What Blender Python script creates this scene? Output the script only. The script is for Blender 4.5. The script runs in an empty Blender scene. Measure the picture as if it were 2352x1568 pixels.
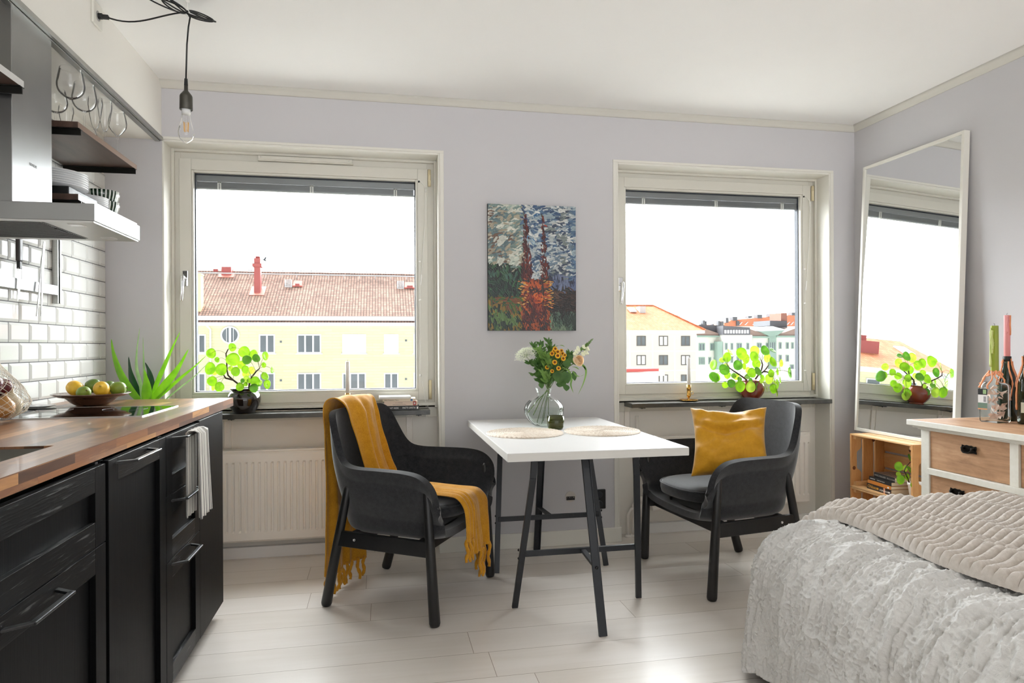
import bpy, math, random
import numpy as np
from mathutils import Vector, Matrix
random.seed(7)
PI = math.pi
S = bpy.context.scene
C = S.collection
# ------------------------------------------------------------------ camera
CAM_H = 1.15
YAW, ROLL, FPX, CYO = 0.193531, -0.00469382, 1538.1, 10.32
cam_d = bpy.data.cameras.new('camera'); cam = bpy.data.objects.new('camera', cam_d); C.objects.link(cam)
cam_d.sensor_width = 36.0; cam_d.lens = FPX / 2352 * 36.0
cam_d.shift_y = CYO / 2352
cam_d.clip_start = 0.02; cam_d.clip_end = 600
_r = Vector((math.cos(YAW), -math.sin(YAW), 0)); _f = Vector((math.sin(YAW), math.cos(YAW), 0)); _u = Vector((0, 0, 1))
_r2 = _r * math.cos(ROLL) + _u * math.sin(ROLL); _u2 = _u * math.cos(ROLL) - _r * math.sin(ROLL)
M = Matrix((_r2, _u2, -_f)).transposed().to_4x4(); M.translation = Vector((0, 0, CAM_H))
cam.matrix_world = M
S.camera = cam
# ------------------------------------------------------------------ colour management
S.view_settings.view_transform = 'Standard'; S.view_settings.look = 'None'
S.view_settings.gamma = 1.0; S.view_settings.use_curve_mapping = False
S.view_settings.exposure = 0.25
S.cycles.max_bounces = 10; S.cycles.diffuse_bounces = 6; S.cycles.transparent_max_bounces = 24
S.cycles.transmission_bounces = 8; S.cycles.glossy_bounces = 5
# ------------------------------------------------------------------ overcast sky, brighter beyond the windows
SKY_FRONT, SKY_BACK, SKY_GROUND = 20.0, 1.2, 5.0
w = bpy.data.worlds.new('overcast_sky'); S.world = w; w.use_nodes = True
nt = w.node_tree; nt.nodes.clear()
def wn(t, **k):
    n = nt.nodes.new(t)
    for a, b in k.items(): setattr(n, a, b)
    return n
tc = wn('ShaderNodeTexCoord'); sp = wn('ShaderNodeSeparateXYZ'); nt.links.new(tc.outputs['Generated'], sp.inputs[0])
mr = wn('ShaderNodeMapRange'); mr.interpolation_type = 'SMOOTHSTEP'
nt.links.new(sp.outputs['Y'], mr.inputs['Value'])
for i, v in (('From Min', 0.0), ('From Max', 0.45), ('To Min', SKY_BACK), ('To Max', SKY_FRONT)): mr.inputs[i].default_value = v
mg = wn('ShaderNodeMapRange'); nt.links.new(sp.outputs['Z'], mg.inputs['Value'])
for i, v in (('From Min', -0.15), ('From Max', -0.02), ('To Min', 0.0), ('To Max', 1.0)): mg.inputs[i].default_value = v
mx = wn('ShaderNodeMix'); mx.data_type = 'FLOAT'
nt.links.new(mg.outputs[0], mx.inputs['Factor']); mx.inputs['A'].default_value = SKY_GROUND
nt.links.new(mr.outputs[0], mx.inputs['B'])
bg = wn('ShaderNodeBackground'); bg.inputs['Color'].default_value = (0.965, 0.98, 1.0, 1)
nt.links.new(mx.outputs['Result'], bg.inputs['Strength'])
wo = wn('ShaderNodeOutputWorld'); nt.links.new(bg.outputs[0], wo.inputs['Surface'])
# ------------------------------------------------------------------ helpers
def at(x, y, X=None, Y=None, Z=None, D=None):
    """the world point seen at photograph pixel (x, y) lying on a given plane"""
    d = _r2 * ((x - 1176) / FPX) - _u2 * ((y - 784 - CYO) / FPX) + _f
    if X is not None: t = X / d.x
    elif Y is not None: t = Y / d.y
    elif Z is not None: t = (Z - CAM_H) / d.z
    else: t = D
    return Vector((0, 0, CAM_H)) + d * t
def lin(c):
    if isinstance(c, str):
        c = [int(c[i:i + 2], 16) for i in (0, 2, 4)]
    return tuple(((v / 255) / 12.92 if v / 255 <= .04045 else ((v / 255 + .055) / 1.055) ** 2.4) for v in c[:3])
def lerp(a, b, t): return a + (b - a) * t
ORG = {}
def finer(pf, k):
    """smooth a profile by interpolating between its points"""
    out = []; n = len(pf); g = lambda i: pf[min(max(i, 0), n - 1)]
    for i in range(n - 1):
        for q in range(k):
            t = q / k; r = []
            for d in (0, 1):
                a, b, c, e = g(i - 1)[d], g(i)[d], g(i + 1)[d], g(i + 2)[d]; r.append(.5 * ((2 * b) + (-a + c) * t + (2 * a - 5 * b + 4 * c - e) * t * t + (-a + 3 * b - 3 * c + e) * t ** 3))
            out.append((max(r[0], .0005), r[1]))
    return out + [pf[-1]]
class MB:
    """collects shapes and links them as one mesh object"""
    def __init__(s): s.v = []; s.f = []; s.sm = []
    def add(s, vs, fs, smooth=False):
        o = len(s.v); s.v += [tuple(v) for v in vs]; s.f += [tuple(i + o for i in f) for f in fs]; s.sm += [smooth] * len(fs); return s
    def box(s, x0, x1, y0, y1, z0, z1):
        vs = [(x, y, z) for z in (z0, z1) for y in (y0, y1) for x in (x0, x1)]
        return s.add(vs, [(0, 2, 3, 1), (4, 5, 7, 6), (0, 1, 5, 4), (2, 6, 7, 3), (0, 4, 6, 2), (1, 3, 7, 5)])
    def obox(s, c, size, rot=None):
        a, b, d = [q / 2 for q in size]; R = rot or Matrix.Identity(3)
        vs = [Vector(c) + R @ Vector((x, y, z)) for z in (-d, d) for y in (-b, b) for x in (-a, a)]
        return s.add(vs, [(0, 2, 3, 1), (4, 5, 7, 6), (0, 1, 5, 4), (2, 6, 7, 3), (0, 4, 6, 2), (1, 3, 7, 5)])
    def beam(s, p, q, wd, ht, up=(0, 0, 1)):
        p, q = Vector(p), Vector(q); d = (q - p).normalized(); a = d.cross(Vector(up))
        if a.length < 1e-4: a = d.cross(Vector((1, 0, 0)))
        a.normalize(); b = a.cross(d)
        R = Matrix((d, a, b)).transposed()
        return s.obox((p + q) / 2, ((q - p).length, wd, ht), R)
    def tube(s, pts, rad, n=10, cap=True, closed=False):
        pts = [Vector(p) for p in pts]; m = len(pts)
        if not hasattr(rad, '__len__'): rad = [rad] * m
        rings = []; prev = None
        for i, p in enumerate(pts):
            if closed: t = (pts[(i + 1) % m] - pts[i - 1])
            else: t = pts[min(i + 1, m - 1)] - pts[max(i - 1, 0)]
            if t.length < 1e-9: t = Vector((0, 0, 1))
            t.normalize()
            if prev is None:
                a = t.orthogonal().normalized()
            else:
                a = prev - t * prev.dot(t)
                a = a.normalized() if a.length > 1e-6 else t.orthogonal().normalized()
            prev = a; b = t.cross(a)
            rings.append([p + (a * math.cos(2 * PI * k / n) + b * math.sin(2 * PI * k / n)) * rad[i] for k in range(n)])
        vs = [v for r in rings for v in r]; fs = []
        for i in range(m if closed else m - 1):
            j = (i + 1) % m
            for k in range(n):
                fs.append((i * n + k, i * n + (k + 1) % n, j * n + (k + 1) % n, j * n + k))
        s.add(vs, fs, True)
        if cap and not closed:
            o = len(s.v) - m * n
            s.f += [tuple(o + k for k in reversed(range(n))), tuple(o + (m - 1) * n + k for k in range(n))]; s.sm += [False, False]
        return s
    def lathe(s, prof, c=(0, 0, 0), n=32, axis=None, rib=None, smooth=True, fine=0):
        if fine: prof = finer(prof, fine)
        """prof: (radius, height) list; axis: direction; rib: f(angle) radius factor"""
        c = Vector(c); ax = Vector(axis).normalized() if axis else Vector((0, 0, 1))
        a = ax.orthogonal().normalized() if axis else Vector((1, 0, 0)); b = ax.cross(a)
        vs = []; fs = []; m = len(prof)
        for r, h in prof:
            for k in range(n):
                th = 2 * PI * k / n; rr = r * (rib(th) if rib else 1)
                vs.append(c + ax * h + (a * math.cos(th) + b * math.sin(th)) * rr)
        for i in range(m - 1):
            for k in range(n): fs.append((i * n + k, i * n + (k + 1) % n, (i + 1) * n + (k + 1) % n, (i + 1) * n + k))
        s.add(vs, fs, smooth)
        o = len(s.v) - m * n
        if prof[0][0] > 1e-5: s.f.append(tuple(o + k for k in reversed(range(n)))); s.sm.append(False)
        if prof[-1][0] > 1e-5: s.f.append(tuple(o + (m - 1) * n + k for k in range(n))); s.sm.append(False)
        return s
    def prism(s, poly, h, axis='z', base=0.0):
        """2D polygon extruded by h along axis"""
        def P(a, b, c): return {'z': (a, b, c), 'x': (c, a, b), 'y': (a, c, b)}[axis]
        n = len(poly); vs = [P(a, b, base) for a, b in poly] + [P(a, b, base + h) for a, b in poly]
        fs = [tuple(range(n - 1, -1, -1)), tuple(range(n, 2 * n))] + [(i, (i + 1) % n, n + (i + 1) % n, n + i) for i in range(n)]
        return s.add(vs, fs)
    def grid(s, fn, nu, nv, smooth=True, wrapu=False):
        vs = [fn(i / (nu if wrapu else nu - 1), j / (nv - 1)) for j in range(nv) for i in range(nu)]
        fs = []
        for j in range(nv - 1):
            for i in range(nu if wrapu else nu - 1):
                k = (i + 1) % nu; fs.append((j * nu + i, j * nu + k, (j + 1) * nu + k, (j + 1) * nu + i))
        return s.add(vs, fs, smooth)
    def ell(s, c, r, n=16, m=10, rot=None):
        R = rot or Matrix.Identity(3); c = Vector(c); vs = []; fs = []
        vs.append(c + R @ Vector((0, 0, -r[2])))
        for j in range(1, m):
            ph = PI * j / m - PI / 2
            for i in range(n):
                th = 2 * PI * i / n; vs.append(c + R @ Vector((r[0] * math.cos(ph) * math.cos(th), r[1] * math.cos(ph) * math.sin(th), r[2] * math.sin(ph))))
        vs.append(c + R @ Vector((0, 0, r[2]))); L = len(vs) - 1
        for i in range(n): fs.append((0, 1 + (i + 1) % n, 1 + i))
        for j in range(m - 2):
            for i in range(n): fs.append((1 + j * n + i, 1 + j * n + (i + 1) % n, 1 + (j + 1) * n + (i + 1) % n, 1 + (j + 1) * n + i))
        for i in range(n): fs.append((L, 1 + (m - 2) * n + i, 1 + (m - 2) * n + (i + 1) % n))
        return s.add(vs, fs, True)
    def build(s, name, mat, parent=None, bevel=0, seg=2, subsurf=0, solid=0, smooth=None, merge=0, solid_off=0, crease=False, kind=None):
        me = bpy.data.meshes.new(name)
        if parent is not None: org = ORG.get(parent.name, Vector((0, 0, 0)))
        else:
            xs = [v[0] for v in s.v]; ys = [v[1] for v in s.v]; zs = [v[2] for v in s.v]
            org = Vector(((min(xs) + max(xs)) / 2, (min(ys) + max(ys)) / 2, min(zs)))
        me.from_pydata([(v[0] - org[0], v[1] - org[1], v[2] - org[2]) for v in s.v], [], s.f)
        me.polygons.foreach_set('use_smooth', [bool(q) if smooth is None else smooth for q in s.sm])
        if isinstance(mat, (list, tuple)):
            for m_ in mat: me.materials.append(m_)
        elif mat: me.materials.append(mat)
        if merge:
            import bmesh
            bm = bmesh.new(); bm.from_mesh(me); bmesh.ops.remove_doubles(bm, verts=bm.verts, dist=merge)
            bmesh.ops.recalc_face_normals(bm, faces=bm.faces); bm.to_mesh(me); bm.free()
        me.update()
        o = bpy.data.objects.new(name, me); C.objects.link(o)
        if parent is not None: o.parent = parent
        else: o.location = org
        ORG[o.name] = Vector(org)
        if solid:
            q = o.modifiers.new('s', 'SOLIDIFY'); q.thickness = solid; q.offset = solid_off
        if bevel:
            q = o.modifiers.new('b', 'BEVEL'); q.width = bevel; q.segments = seg; q.limit_method = 'ANGLE'; q.angle_limit = math.radians(40)
        if subsurf:
            q = o.modifiers.new('u', 'SUBSURF'); q.levels = subsurf; q.render_levels = subsurf
        if kind: o['kind'] = kind
        return o
def thing(name, label, cat, loc=(0, 0, 0), group=None):
    o = bpy.data.objects.new(name, None); C.objects.link(o); o.location = loc; o.empty_display_size = .05
    ORG[o.name] = Vector(loc); o['label'] = label; o['category'] = cat
    if group: o['group'] = group
    return o
def tag(o, label, cat, group=None, kind=None):
    o['label'] = label; o['category'] = cat
    if group: o['group'] = group
    if kind: o['kind'] = kind
    return o
def kids(o): return [q for q in bpy.data.objects if q.parent == o]
def dup(root, loc=None, rotz=None, label=None, group=None, parent=None, scale=None):
    r = root.copy(); C.objects.link(r)
    ORG[r.name] = Vector(loc) if loc is not None else ORG.get(root.name, Vector())
    if parent is not None: r.parent = parent
    if loc is not None: r.location = loc
    if rotz is not None: r.rotation_euler = (0, 0, rotz)
    if scale is not None: r.scale = scale
    if label: r['label'] = label
    if group: r['group'] = group
    for ch in kids(root): dup(ch, parent=r)
    return r
def struct(mb, name, mat, parent=None, **k):
    o = mb.build(name, mat, parent, **k)
    if parent is None: o['kind'] = 'structure'
    return o
def struct_root(name, loc=(0, 0, 0)):
    o = bpy.data.objects.new(name, None); C.objects.link(o); o.location = loc; ORG[o.name] = Vector(loc); o['kind'] = 'structure'; o.empty_display_size = .05
    return o
def text(body, name, mat, parent, origin, xdir, ydir, size, depth=0.0004, align='LEFT', sx=1.0, label=None):
    cu = bpy.data.curves.new(name, 'FONT'); cu.body = body; cu.size = size; cu.extrude = depth; cu.align_x = align; cu.resolution_u = 2
    o = bpy.data.objects.new(name, cu); C.objects.link(o); bpy.context.view_layer.update()
    me = bpy.data.meshes.new_from_object(o.evaluated_get(bpy.context.evaluated_depsgraph_get()))
    bpy.data.objects.remove(o); bpy.data.curves.remove(cu)
    X = Vector(xdir).normalized(); Yv = Vector(ydir).normalized(); Z = X.cross(Yv)
    org = ORG.get(parent.name, Vector()) if parent else Vector()
    R = Matrix((X * sx, Yv, Z)).transposed().to_4x4(); R.translation = Vector(origin) - org
    me.transform(R); me.materials.clear(); me.materials.append(mat)
    n = bpy.data.objects.new(name, me); C.objects.link(n); n.parent = parent
    return n
# numpy value noise
_rng = np.random.RandomState(3)
_T = _rng.rand(256, 256)
def vnoise(x, y, seed=0):
    x = np.asarray(x, float) + seed * 17.13; y = np.asarray(y, float) + seed * 9.71
    xi = np.floor(x).astype(int); yi = np.floor(y).astype(int); fx = x - xi; fy = y - yi
    fx = fx * fx * (3 - 2 * fx); fy = fy * fy * (3 - 2 * fy)
    a = _T[xi % 256, yi % 256]; b = _T[(xi + 1) % 256, yi % 256]; c = _T[xi % 256, (yi + 1) % 256]; d = _T[(xi + 1) % 256, (yi + 1) % 256]
    return (a * (1 - fx) + b * fx) * (1 - fy) + (c * (1 - fx) + d * fx) * fy
def npgrid(P, name, mat, parent=None, smooth=True, solid=0, solid_off=0):
    """P: (nv, nu, 3) array of points -> one mesh"""
    nv, nu = P.shape[:2]
    idx = np.arange(nv * nu).reshape(nv, nu)
    F = np.stack([idx[:-1, :-1], idx[:-1, 1:], idx[1:, 1:], idx[1:, :-1]], -1).reshape(-1, 4)
    me = bpy.data.meshes.new(name)
    if parent is not None: org = np.array(ORG.get(parent.name, Vector()))
    else: org = np.array([P[..., 0].mean(), P[..., 1].mean(), P[..., 2].min()])
    V = (P.reshape(-1, 3) - org).astype(np.float32)
    me.vertices.add(len(V)); me.vertices.foreach_set('co', V.ravel())
    me.loops.add(F.size); me.loops.foreach_set('vertex_index', F.ravel().astype(np.int32))
    me.polygons.add(len(F)); me.polygons.foreach_set('loop_start', np.arange(0, F.size, 4, dtype=np.int32))
    me.polygons.foreach_set('loop_total', np.full(len(F), 4, np.int32))
    me.update(); me.validate(); me.polygons.foreach_set('use_smooth', np.full(len(me.polygons), smooth))
    me.materials.append(mat)
    o = bpy.data.objects.new(name, me); C.objects.link(o)
    if parent is not None: o.parent = parent
    else: o.location = Vector(org)
    ORG[o.name] = Vector(org)
    if solid:
        q = o.modifiers.new('s', 'SOLIDIFY'); q.thickness = solid; q.offset = solid_off
    return o
# ------------------------------------------------------------------ materials
class NT:
    def __init__(s, name):
        s.m = bpy.data.materials.new(name); s.m.use_nodes = True; s.t = s.m.node_tree; s.b = s.t.nodes['Principled BSDF']; s.out = s.t.nodes['Material Output']
    def n(s, t, ins=None, **k):
        q = s.t.nodes.new(t)
        for a, b in k.items(): setattr(q, a, b)
        for a, b in (ins or {}).items():
            if isinstance(b, bpy.types.NodeSocket): s.t.links.new(b, q.inputs[a])
            else: q.inputs[a].default_value = b
        return q
    def L(s, a, b): s.t.links.new(a, b)
    def math(s, op, a, b=0.0, c=0.0, clamp=False):
        q = s.n('ShaderNodeMath', {0: a, 1: b, 2: c}, operation=op, use_clamp=clamp); return q.outputs[0]
    def ramp(s, fac, stops, interp='LINEAR'):
        q = s.n('ShaderNodeValToRGB', {'Fac': fac}); cr = q.color_ramp; cr.interpolation = interp
        while len(cr.elements) < len(stops): cr.elements.new(0.5)
        for e, (p, c) in zip(cr.elements, stops): e.position = p; e.color = (*lin(c), 1)
        return q.outputs['Color']
    def co(s, scale=(1, 1, 1), kind='Object', rot=(0, 0, 0), loc=(0, 0, 0)):
        tc = s.n('ShaderNodeTexCoord'); mp = s.n('ShaderNodeMapping', {'Vector': tc.outputs[kind], 'Scale': scale, 'Rotation': rot, 'Location': loc}); return mp.outputs[0]
    def noise(s, vec, scale=5, detail=3, rough=.5, dist=0): return s.n('ShaderNodeTexNoise', {'Vector': vec, 'Scale': scale, 'Detail': detail, 'Roughness': rough, 'Distortion': dist}).outputs['Fac']
    def bump(s, h, strength=.3, dist=.01):
        q = s.n('ShaderNodeBump', {'Height': h, 'Strength': strength, 'Distance': dist}); s.L(q.outputs[0], s.b.inputs['Normal']); return q
    def set(s, **k):
        for a, b in k.items():
            a = {'col': 'Base Color', 'rough': 'Roughness', 'metal': 'Metallic', 'spec': 'Specular IOR Level', 'sheen': 'Sheen Weight', 'coat': 'Coat Weight', 'trans': 'Transmission Weight', 'ior': 'IOR', 'sss': 'Subsurface Weight', 'coatr': 'Coat Roughness', 'sheenr': 'Sheen Roughness'}[a]
            if isinstance(b, bpy.types.NodeSocket): s.L(b, s.b.inputs[a])
            elif a == 'Base Color': s.b.inputs[a].default_value = (*lin(b), 1)
            else: s.b.inputs[a].default_value = b
        return s
def plain(name, col, rough=.5, metal=0, spec=.5, var=.06, scale=6, bump=0, bscale=60, coat=0, sheen=0, stretch=(1, 1, 1)):
    """paint, ceramic, metal...: a base colour with slight procedural variation"""
    m = NT(name); v = m.co(stretch)
    nz = m.noise(v, scale, 3)
    c = lin(col); a = [max(0, q * (1 - var)) for q in c]; b = [min(1, q * (1 + var)) for q in c]
    mixn = m.n('ShaderNodeMix', {0: nz}, data_type='RGBA'); mixn.inputs[6].default_value = (*a, 1); mixn.inputs[7].default_value = (*b, 1)
    m.set(col=mixn.outputs[2], rough=rough, metal=metal, spec=spec, coat=coat, sheen=sheen)
    if bump: m.bump(m.noise(v, bscale, 3), bump, .002)
    return m.m
def thin_glass(name, tint=(255, 255, 255), edge=.25, base=.03, rough=0.0):
    """thin clear glass: transparent with a mirror layer that grows at grazing angles"""
    m = NT(name); t = m.t
    tr = m.n('ShaderNodeBsdfTransparent', {'Color': (*lin(tint), 1)}); gl = m.n('ShaderNodeBsdfGlossy', {'Color': (1, 1, 1, 1), 'Roughness': rough})
    lw = m.n('ShaderNodeLayerWeight', {'Blend': edge}); f = m.math('MULTIPLY_ADD', lw.outputs['Fresnel'], .9, base, clamp=True)
    nz = m.noise(m.co(), 4); f = m.math('MULTIPLY', f, m.math('MULTIPLY_ADD', nz, .1, .95))
    mx = m.n('ShaderNodeMixShader', {0: f, 1: tr.outputs[0], 2: gl.outputs[0]}); m.L(mx.outputs[0], m.out.inputs['Surface'])
    return m.m
def wood(name, stops, axis='x', scale=1.0, rough=.45, ring=14, bump=.15, var=.5, knots=False, coat=0):
    """solid wood, grain along an axis"""
    m = NT(name); st = {'x': (.12, 1, 1), 'y': (1, .12, 1), 'z': (1, 1, .12)}[axis]
    v = m.co(tuple(q * scale for q in st)); n1 = m.noise(v, ring, 5, .6, .6)
    v2 = m.co(tuple(q * scale * 8 for q in st)); n2 = m.noise(v2, ring * 2, 3, .6)
    f = m.math('MULTIPLY_ADD', n2, .35, m.math('MULTIPLY', n1, .75))
    m.set(col=m.ramp(f, stops), rough=rough, coat=coat); m.bump(f, bump, .003)
    return m.m
def planks(name, axis, width, length, stops, gap=.0012, gapcol=(120, 105, 90), rough=.4, grain=1.0, amount=.35, bump=.25, coat=0, spec=.5):
    """boards or staves laid side by side: rows of the given width, random lengths, own tone each. axis = direction of the boards"""
    m = NT(name); tc = m.n('ShaderNodeNewGeometry'); sp = m.n('ShaderNodeSeparateXYZ', {0: tc.outputs['Position']})
    a, b = (sp.outputs['X'], sp.outputs['Y']) if axis == 'x' else (sp.outputs['Y'], sp.outputs['X'])
    if axis == 'y2': a, b = sp.outputs['Y'], m.math('ADD', sp.outputs['X'], sp.outputs['Z'])
    row = m.math('DIVIDE', b, width); ri = m.math('FLOOR', row); rf = m.math('FRACT', row)
    wn_ = m.n('ShaderNodeTexWhiteNoise', {'W': ri}, noise_dimensions='1D')
    col = m.math('ADD', m.math('DIVIDE', a, length), m.math('MULTIPLY', wn_.outputs['Value'], 7.31)); ci = m.math('FLOOR', col); cf = m.math('FRACT', col)
    cv = m.n('ShaderNodeCombineXYZ', {0: ri, 1: ci, 2: 0.0}); w2 = m.n('ShaderNodeTexWhiteNoise', {'Vector': cv.outputs[0]}, noise_dimensions='3D')
    sc = (.8, 9, 9) if axis == 'x' else (9, .8, 9)
    mp = m.n('ShaderNodeMapping', {'Vector': tc.outputs['Position'], 'Scale': tuple(q * grain for q in sc)})
    off = m.n('ShaderNodeVectorMath', {0: mp.outputs[0], 1: w2.outputs['Color']}, operation='ADD')
    off2 = m.n('ShaderNodeVectorMath', {0: w2.outputs['Color']}, operation='SCALE'); off2.inputs['Scale'].default_value = 13.0
    off = m.n('ShaderNodeVectorMath', {0: mp.outputs[0], 1: off2.outputs[0]}, operation='ADD')
    g = m.noise(off.outputs[0], 2.2, 6, .62, .5)
    f = m.math('ADD', m.math('MULTIPLY', w2.outputs['Value'], 1 - amount), m.math('MULTIPLY', g, amount))
    base = m.ramp(f, stops)
    d1 = m.math('MINIMUM', m.math('MULTIPLY', rf, width), m.math('MULTIPLY', m.math('SUBTRACT', 1.0, rf), width))
    d2 = m.math('MINIMUM', m.math('MULTIPLY', cf, length), m.math('MULTIPLY', m.math('SUBTRACT', 1.0, cf), length))
    d = m.math('MINIMUM', d1, d2); gm = m.math('LESS_THAN', d, gap)
    mixn = m.n('ShaderNodeMix', {0: gm, 6: base}, data_type='RGBA'); mixn.inputs[7].default_value = (*lin(gapcol), 1)
    m.set(col=mixn.outputs[2], rough=rough, coat=coat, spec=spec)
    h = m.math('SUBTRACT', m.math('MULTIPLY', g, .3), gm); m.bump(h, bump, .001)
    return m.m
def fabric(name, c1, c2, rough=.9, scale=350, bump=.3, sheen=.15):
    m = NT(name); v = m.co(); a = m.noise(v, scale, 2, .7); b = m.noise(v, scale * .12, 3, .6); f = m.math('ADD', m.math('MULTIPLY', a, .6), m.math('MULTIPLY', b, .4))
    m.set(col=m.ramp(f, [(.35, c1), (.65, c2)]), rough=rough, sheen=sheen, spec=.2); m.bump(a, bump, .001); return m.m
MT = {}
MT['wall'] = plain('wall_paint', (196, 194, 196), .85, var=.012, scale=3, bump=.05, bscale=220)
MT['ceiling'] = plain('ceiling_paint', (244, 243, 240), .9, var=.01, bump=.04, bscale=200)
MT['white'] = plain('white_trim_paint', (218, 215, 206), .45, var=.015, scale=9)
MT['winwhite'] = plain('window_frame_paint', (208, 205, 195), .38, var=.012, scale=12)
MT['niche'] = plain('niche_paint', (228, 224, 217), .7, var=.015, scale=5)
MT['board'] = plain('cover_board_paint', (226, 225, 224), .5, var=.02)
MT['radiator'] = plain('radiator_enamel', (236, 231, 224), .4, var=.015)
MT['alu'] = plain('brushed_aluminium', (176, 176, 172), .32, 1, var=.1, scale=20, stretch=(1, .05, 8))
MT['steel'] = plain('brushed_steel', (200, 200, 198), .28, 1, var=.1, scale=30, stretch=(1, 1, .04))
MT['chrome'] = plain('chrome', (215, 215, 215), .14, 1, var=.03)
MT['brass'] = plain('brass', (206, 160, 84), .22, 1, var=.08)
MT['hinge'] = plain('cream_hinge_enamel', (222, 208, 172), .4, var=.04)
MT['black'] = plain('black_plastic', (16, 16, 17), .45, var=.1)
MT['blackmetal'] = plain('black_powder_coat', (30, 33, 38), .42, .0, var=.15, scale=30)
MT['glass'] = thin_glass('window_glass', (246, 247, 247), base=.004, edge=.05)
MT['stone'] = NT('dark_grey_stone')
_m = MT['stone']; _n = _m.noise(_m.co(), 30, 6, .7); _n2 = _m.noise(_m.co(), 5, 3)
_m.set(col=_m.ramp(_m.math('MULTIPLY_ADD', _n2, .4, _m.math('MULTIPLY', _n, .6)), [(.3, (48, 49, 46)), (.55, (70, 70, 66)), (.75, (96, 96, 90))]), rough=.3); _m.bump(_n, .05, .002); MT['stone'] = _m.m
MT['floor'] = planks('whitewashed_oak_boards', 'x', .1915, 2.1, [(.0, (198, 188, 178)), (.35, (208, 200, 191)), (.6, (216, 209, 202)), (1, (224, 219, 213))], gap=.0011, gapcol=(140, 126, 112), rough=.31, amount=.6, bump=.15)
# ================================================================== the room
YW, YN, XL, XR, ZC, ZB = 3.74, 3.885, -1.376, 2.946, 2.49, -0.001
N1 = (-1.104, .327, 2.226); N2 = (1.362, 2.771, 2.226)      # niches: x0, x1, top
struct(MB().box(-1.6, 3.2, -2.6, 4.1, -.12, 0), 'floor', MT['floor'])
struct(MB().box(-1.6, 3.2, -2.6, 4.1, ZC + .035, ZC + .15), 'ceiling', MT['ceiling'])
wb = MB()
for x0, x1, z0, z1 in ((-1.376, N1[0], 0, ZC), (N1[1], N2[0], 0, ZC), (N2[1], 2.946, 0, ZC), (N1[0], N1[1], N1[2], ZC), (N2[0], N2[1], N2[2], ZC)):
    wb.box(x0, x1, YW, YN + .16, z0, z1)
struct(wb, 'wall_back', MT['wall'])
struct(MB().box(XR, XR + .12, -2.6, 4.1, 0, ZC + .04), 'wall_right', MT['wall'])
struct(MB().box(XL - .12, XL, -2.6, 4.1, 0, ZC + .04), 'wall_left', MT['white'])
# cove where walls meet the ceiling
cv = MB(); q = [(0, 0)] + [(.035 * (1 - math.cos(a)) , .036 * math.sin(a)) for a in [i * PI / 2 / 6 for i in range(7)]]
def cove(p, d, n):
    pts = [(0, -.001), (.004, 0), (.008, .012), (.018, .025), (.036, .036), (0, .036)]
    vs = [];
    for e in p:
        for a, b in pts: vs.append(Vector(e) + Vector(n) * a + Vector((0, 0, b)))
    m = len(pts); cv.add(vs, [(i, (i + 1) % m, m + (i + 1) % m, m + i) for i in range(m)], True)
cove([(-1.106, YW, ZC), (2.946, YW, ZC)], 0, (0, -1, 0)); cove([(XR, YW, ZC), (XR, -2.6, ZC)], 0, (-1, 0, 0))
struct(cv, 'trim_1', plain('dimmed_cove_paint', (206, 203, 194), .9, var=.01))  # ceiling paint, darkened in colour because the cove catches more light
# niche linings: back wall below the window, reveals with a slim white lining and corner bead
def niche(nx, i):
    x0, x1, zt = nx
    nb = MB(); nb.box(x0, x1, YN, YN + .12, 0, .84)
    struct(nb, 'wall_back', MT['niche'])
    r = MB()
    r.box(x0 - .0, x0 + .010, YW - .004, YN + .02, 0, zt); r.box(x1 - .010, x1, YW - .004, YN + .02, 0, zt)
    r.box(x0 + .010, x1 - .010, YW - .004, YN + .02, zt - .012, zt)
    r.box(x0 - .022, x0, YW - .006, YW + .002, 0, zt) if i == 2 else None
    r.box(x1, x1 + .022, YW - .006, YW + .002, 0, zt)
    r.box(x0 - .022, x1 + .022, YW - .006, YW + .002, zt, zt + .014)
    struct(r, 'trim_%d' % (i + 1), MT['white'], bevel=.002)
niche(N1, 1); niche(N2, 2)
# soffit over the kitchen with an aluminium profile on its lower edge
XS, ZS = -1.106, 2.223
struct(MB().box(XL, XS, -2.6, YW, ZS, ZC + .036), 'ceiling', plain('soffit_paint', (232, 229, 222), .85, var=.01))
pr = MB(); pr.box(XS - .004, XS + .009, -2.6, YW, ZS - .006, ZS + .012).box(XS - .030, XS - .006, -2.6, YW, ZS - .010, ZS)
struct(pr, 'trim_4', MT['alu'], bevel=.001)
# skirtings
sk = MB(); sk.box(N1[1] - .012, N2[0] + .02, YW - .014, YW, 0, .085); struct(sk, 'baseboard_back', MT['white'], bevel=.003)
struct(MB().box(XR - .014, XR, -2.6, YW - .014, 0, .085), 'baseboard_right', MT['white'], bevel=.003)
struct(MB().box(N1[0] + .2, N1[1] - .14, 3.853, YN, 0, .062), 'baseboard_back', MT['board'], bevel=.002)
struct(MB().box(N2[0] + .19, N2[1] - .01, 3.857, YN, 0, .062), 'baseboard_back', MT['board'], bevel=.002)
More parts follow.
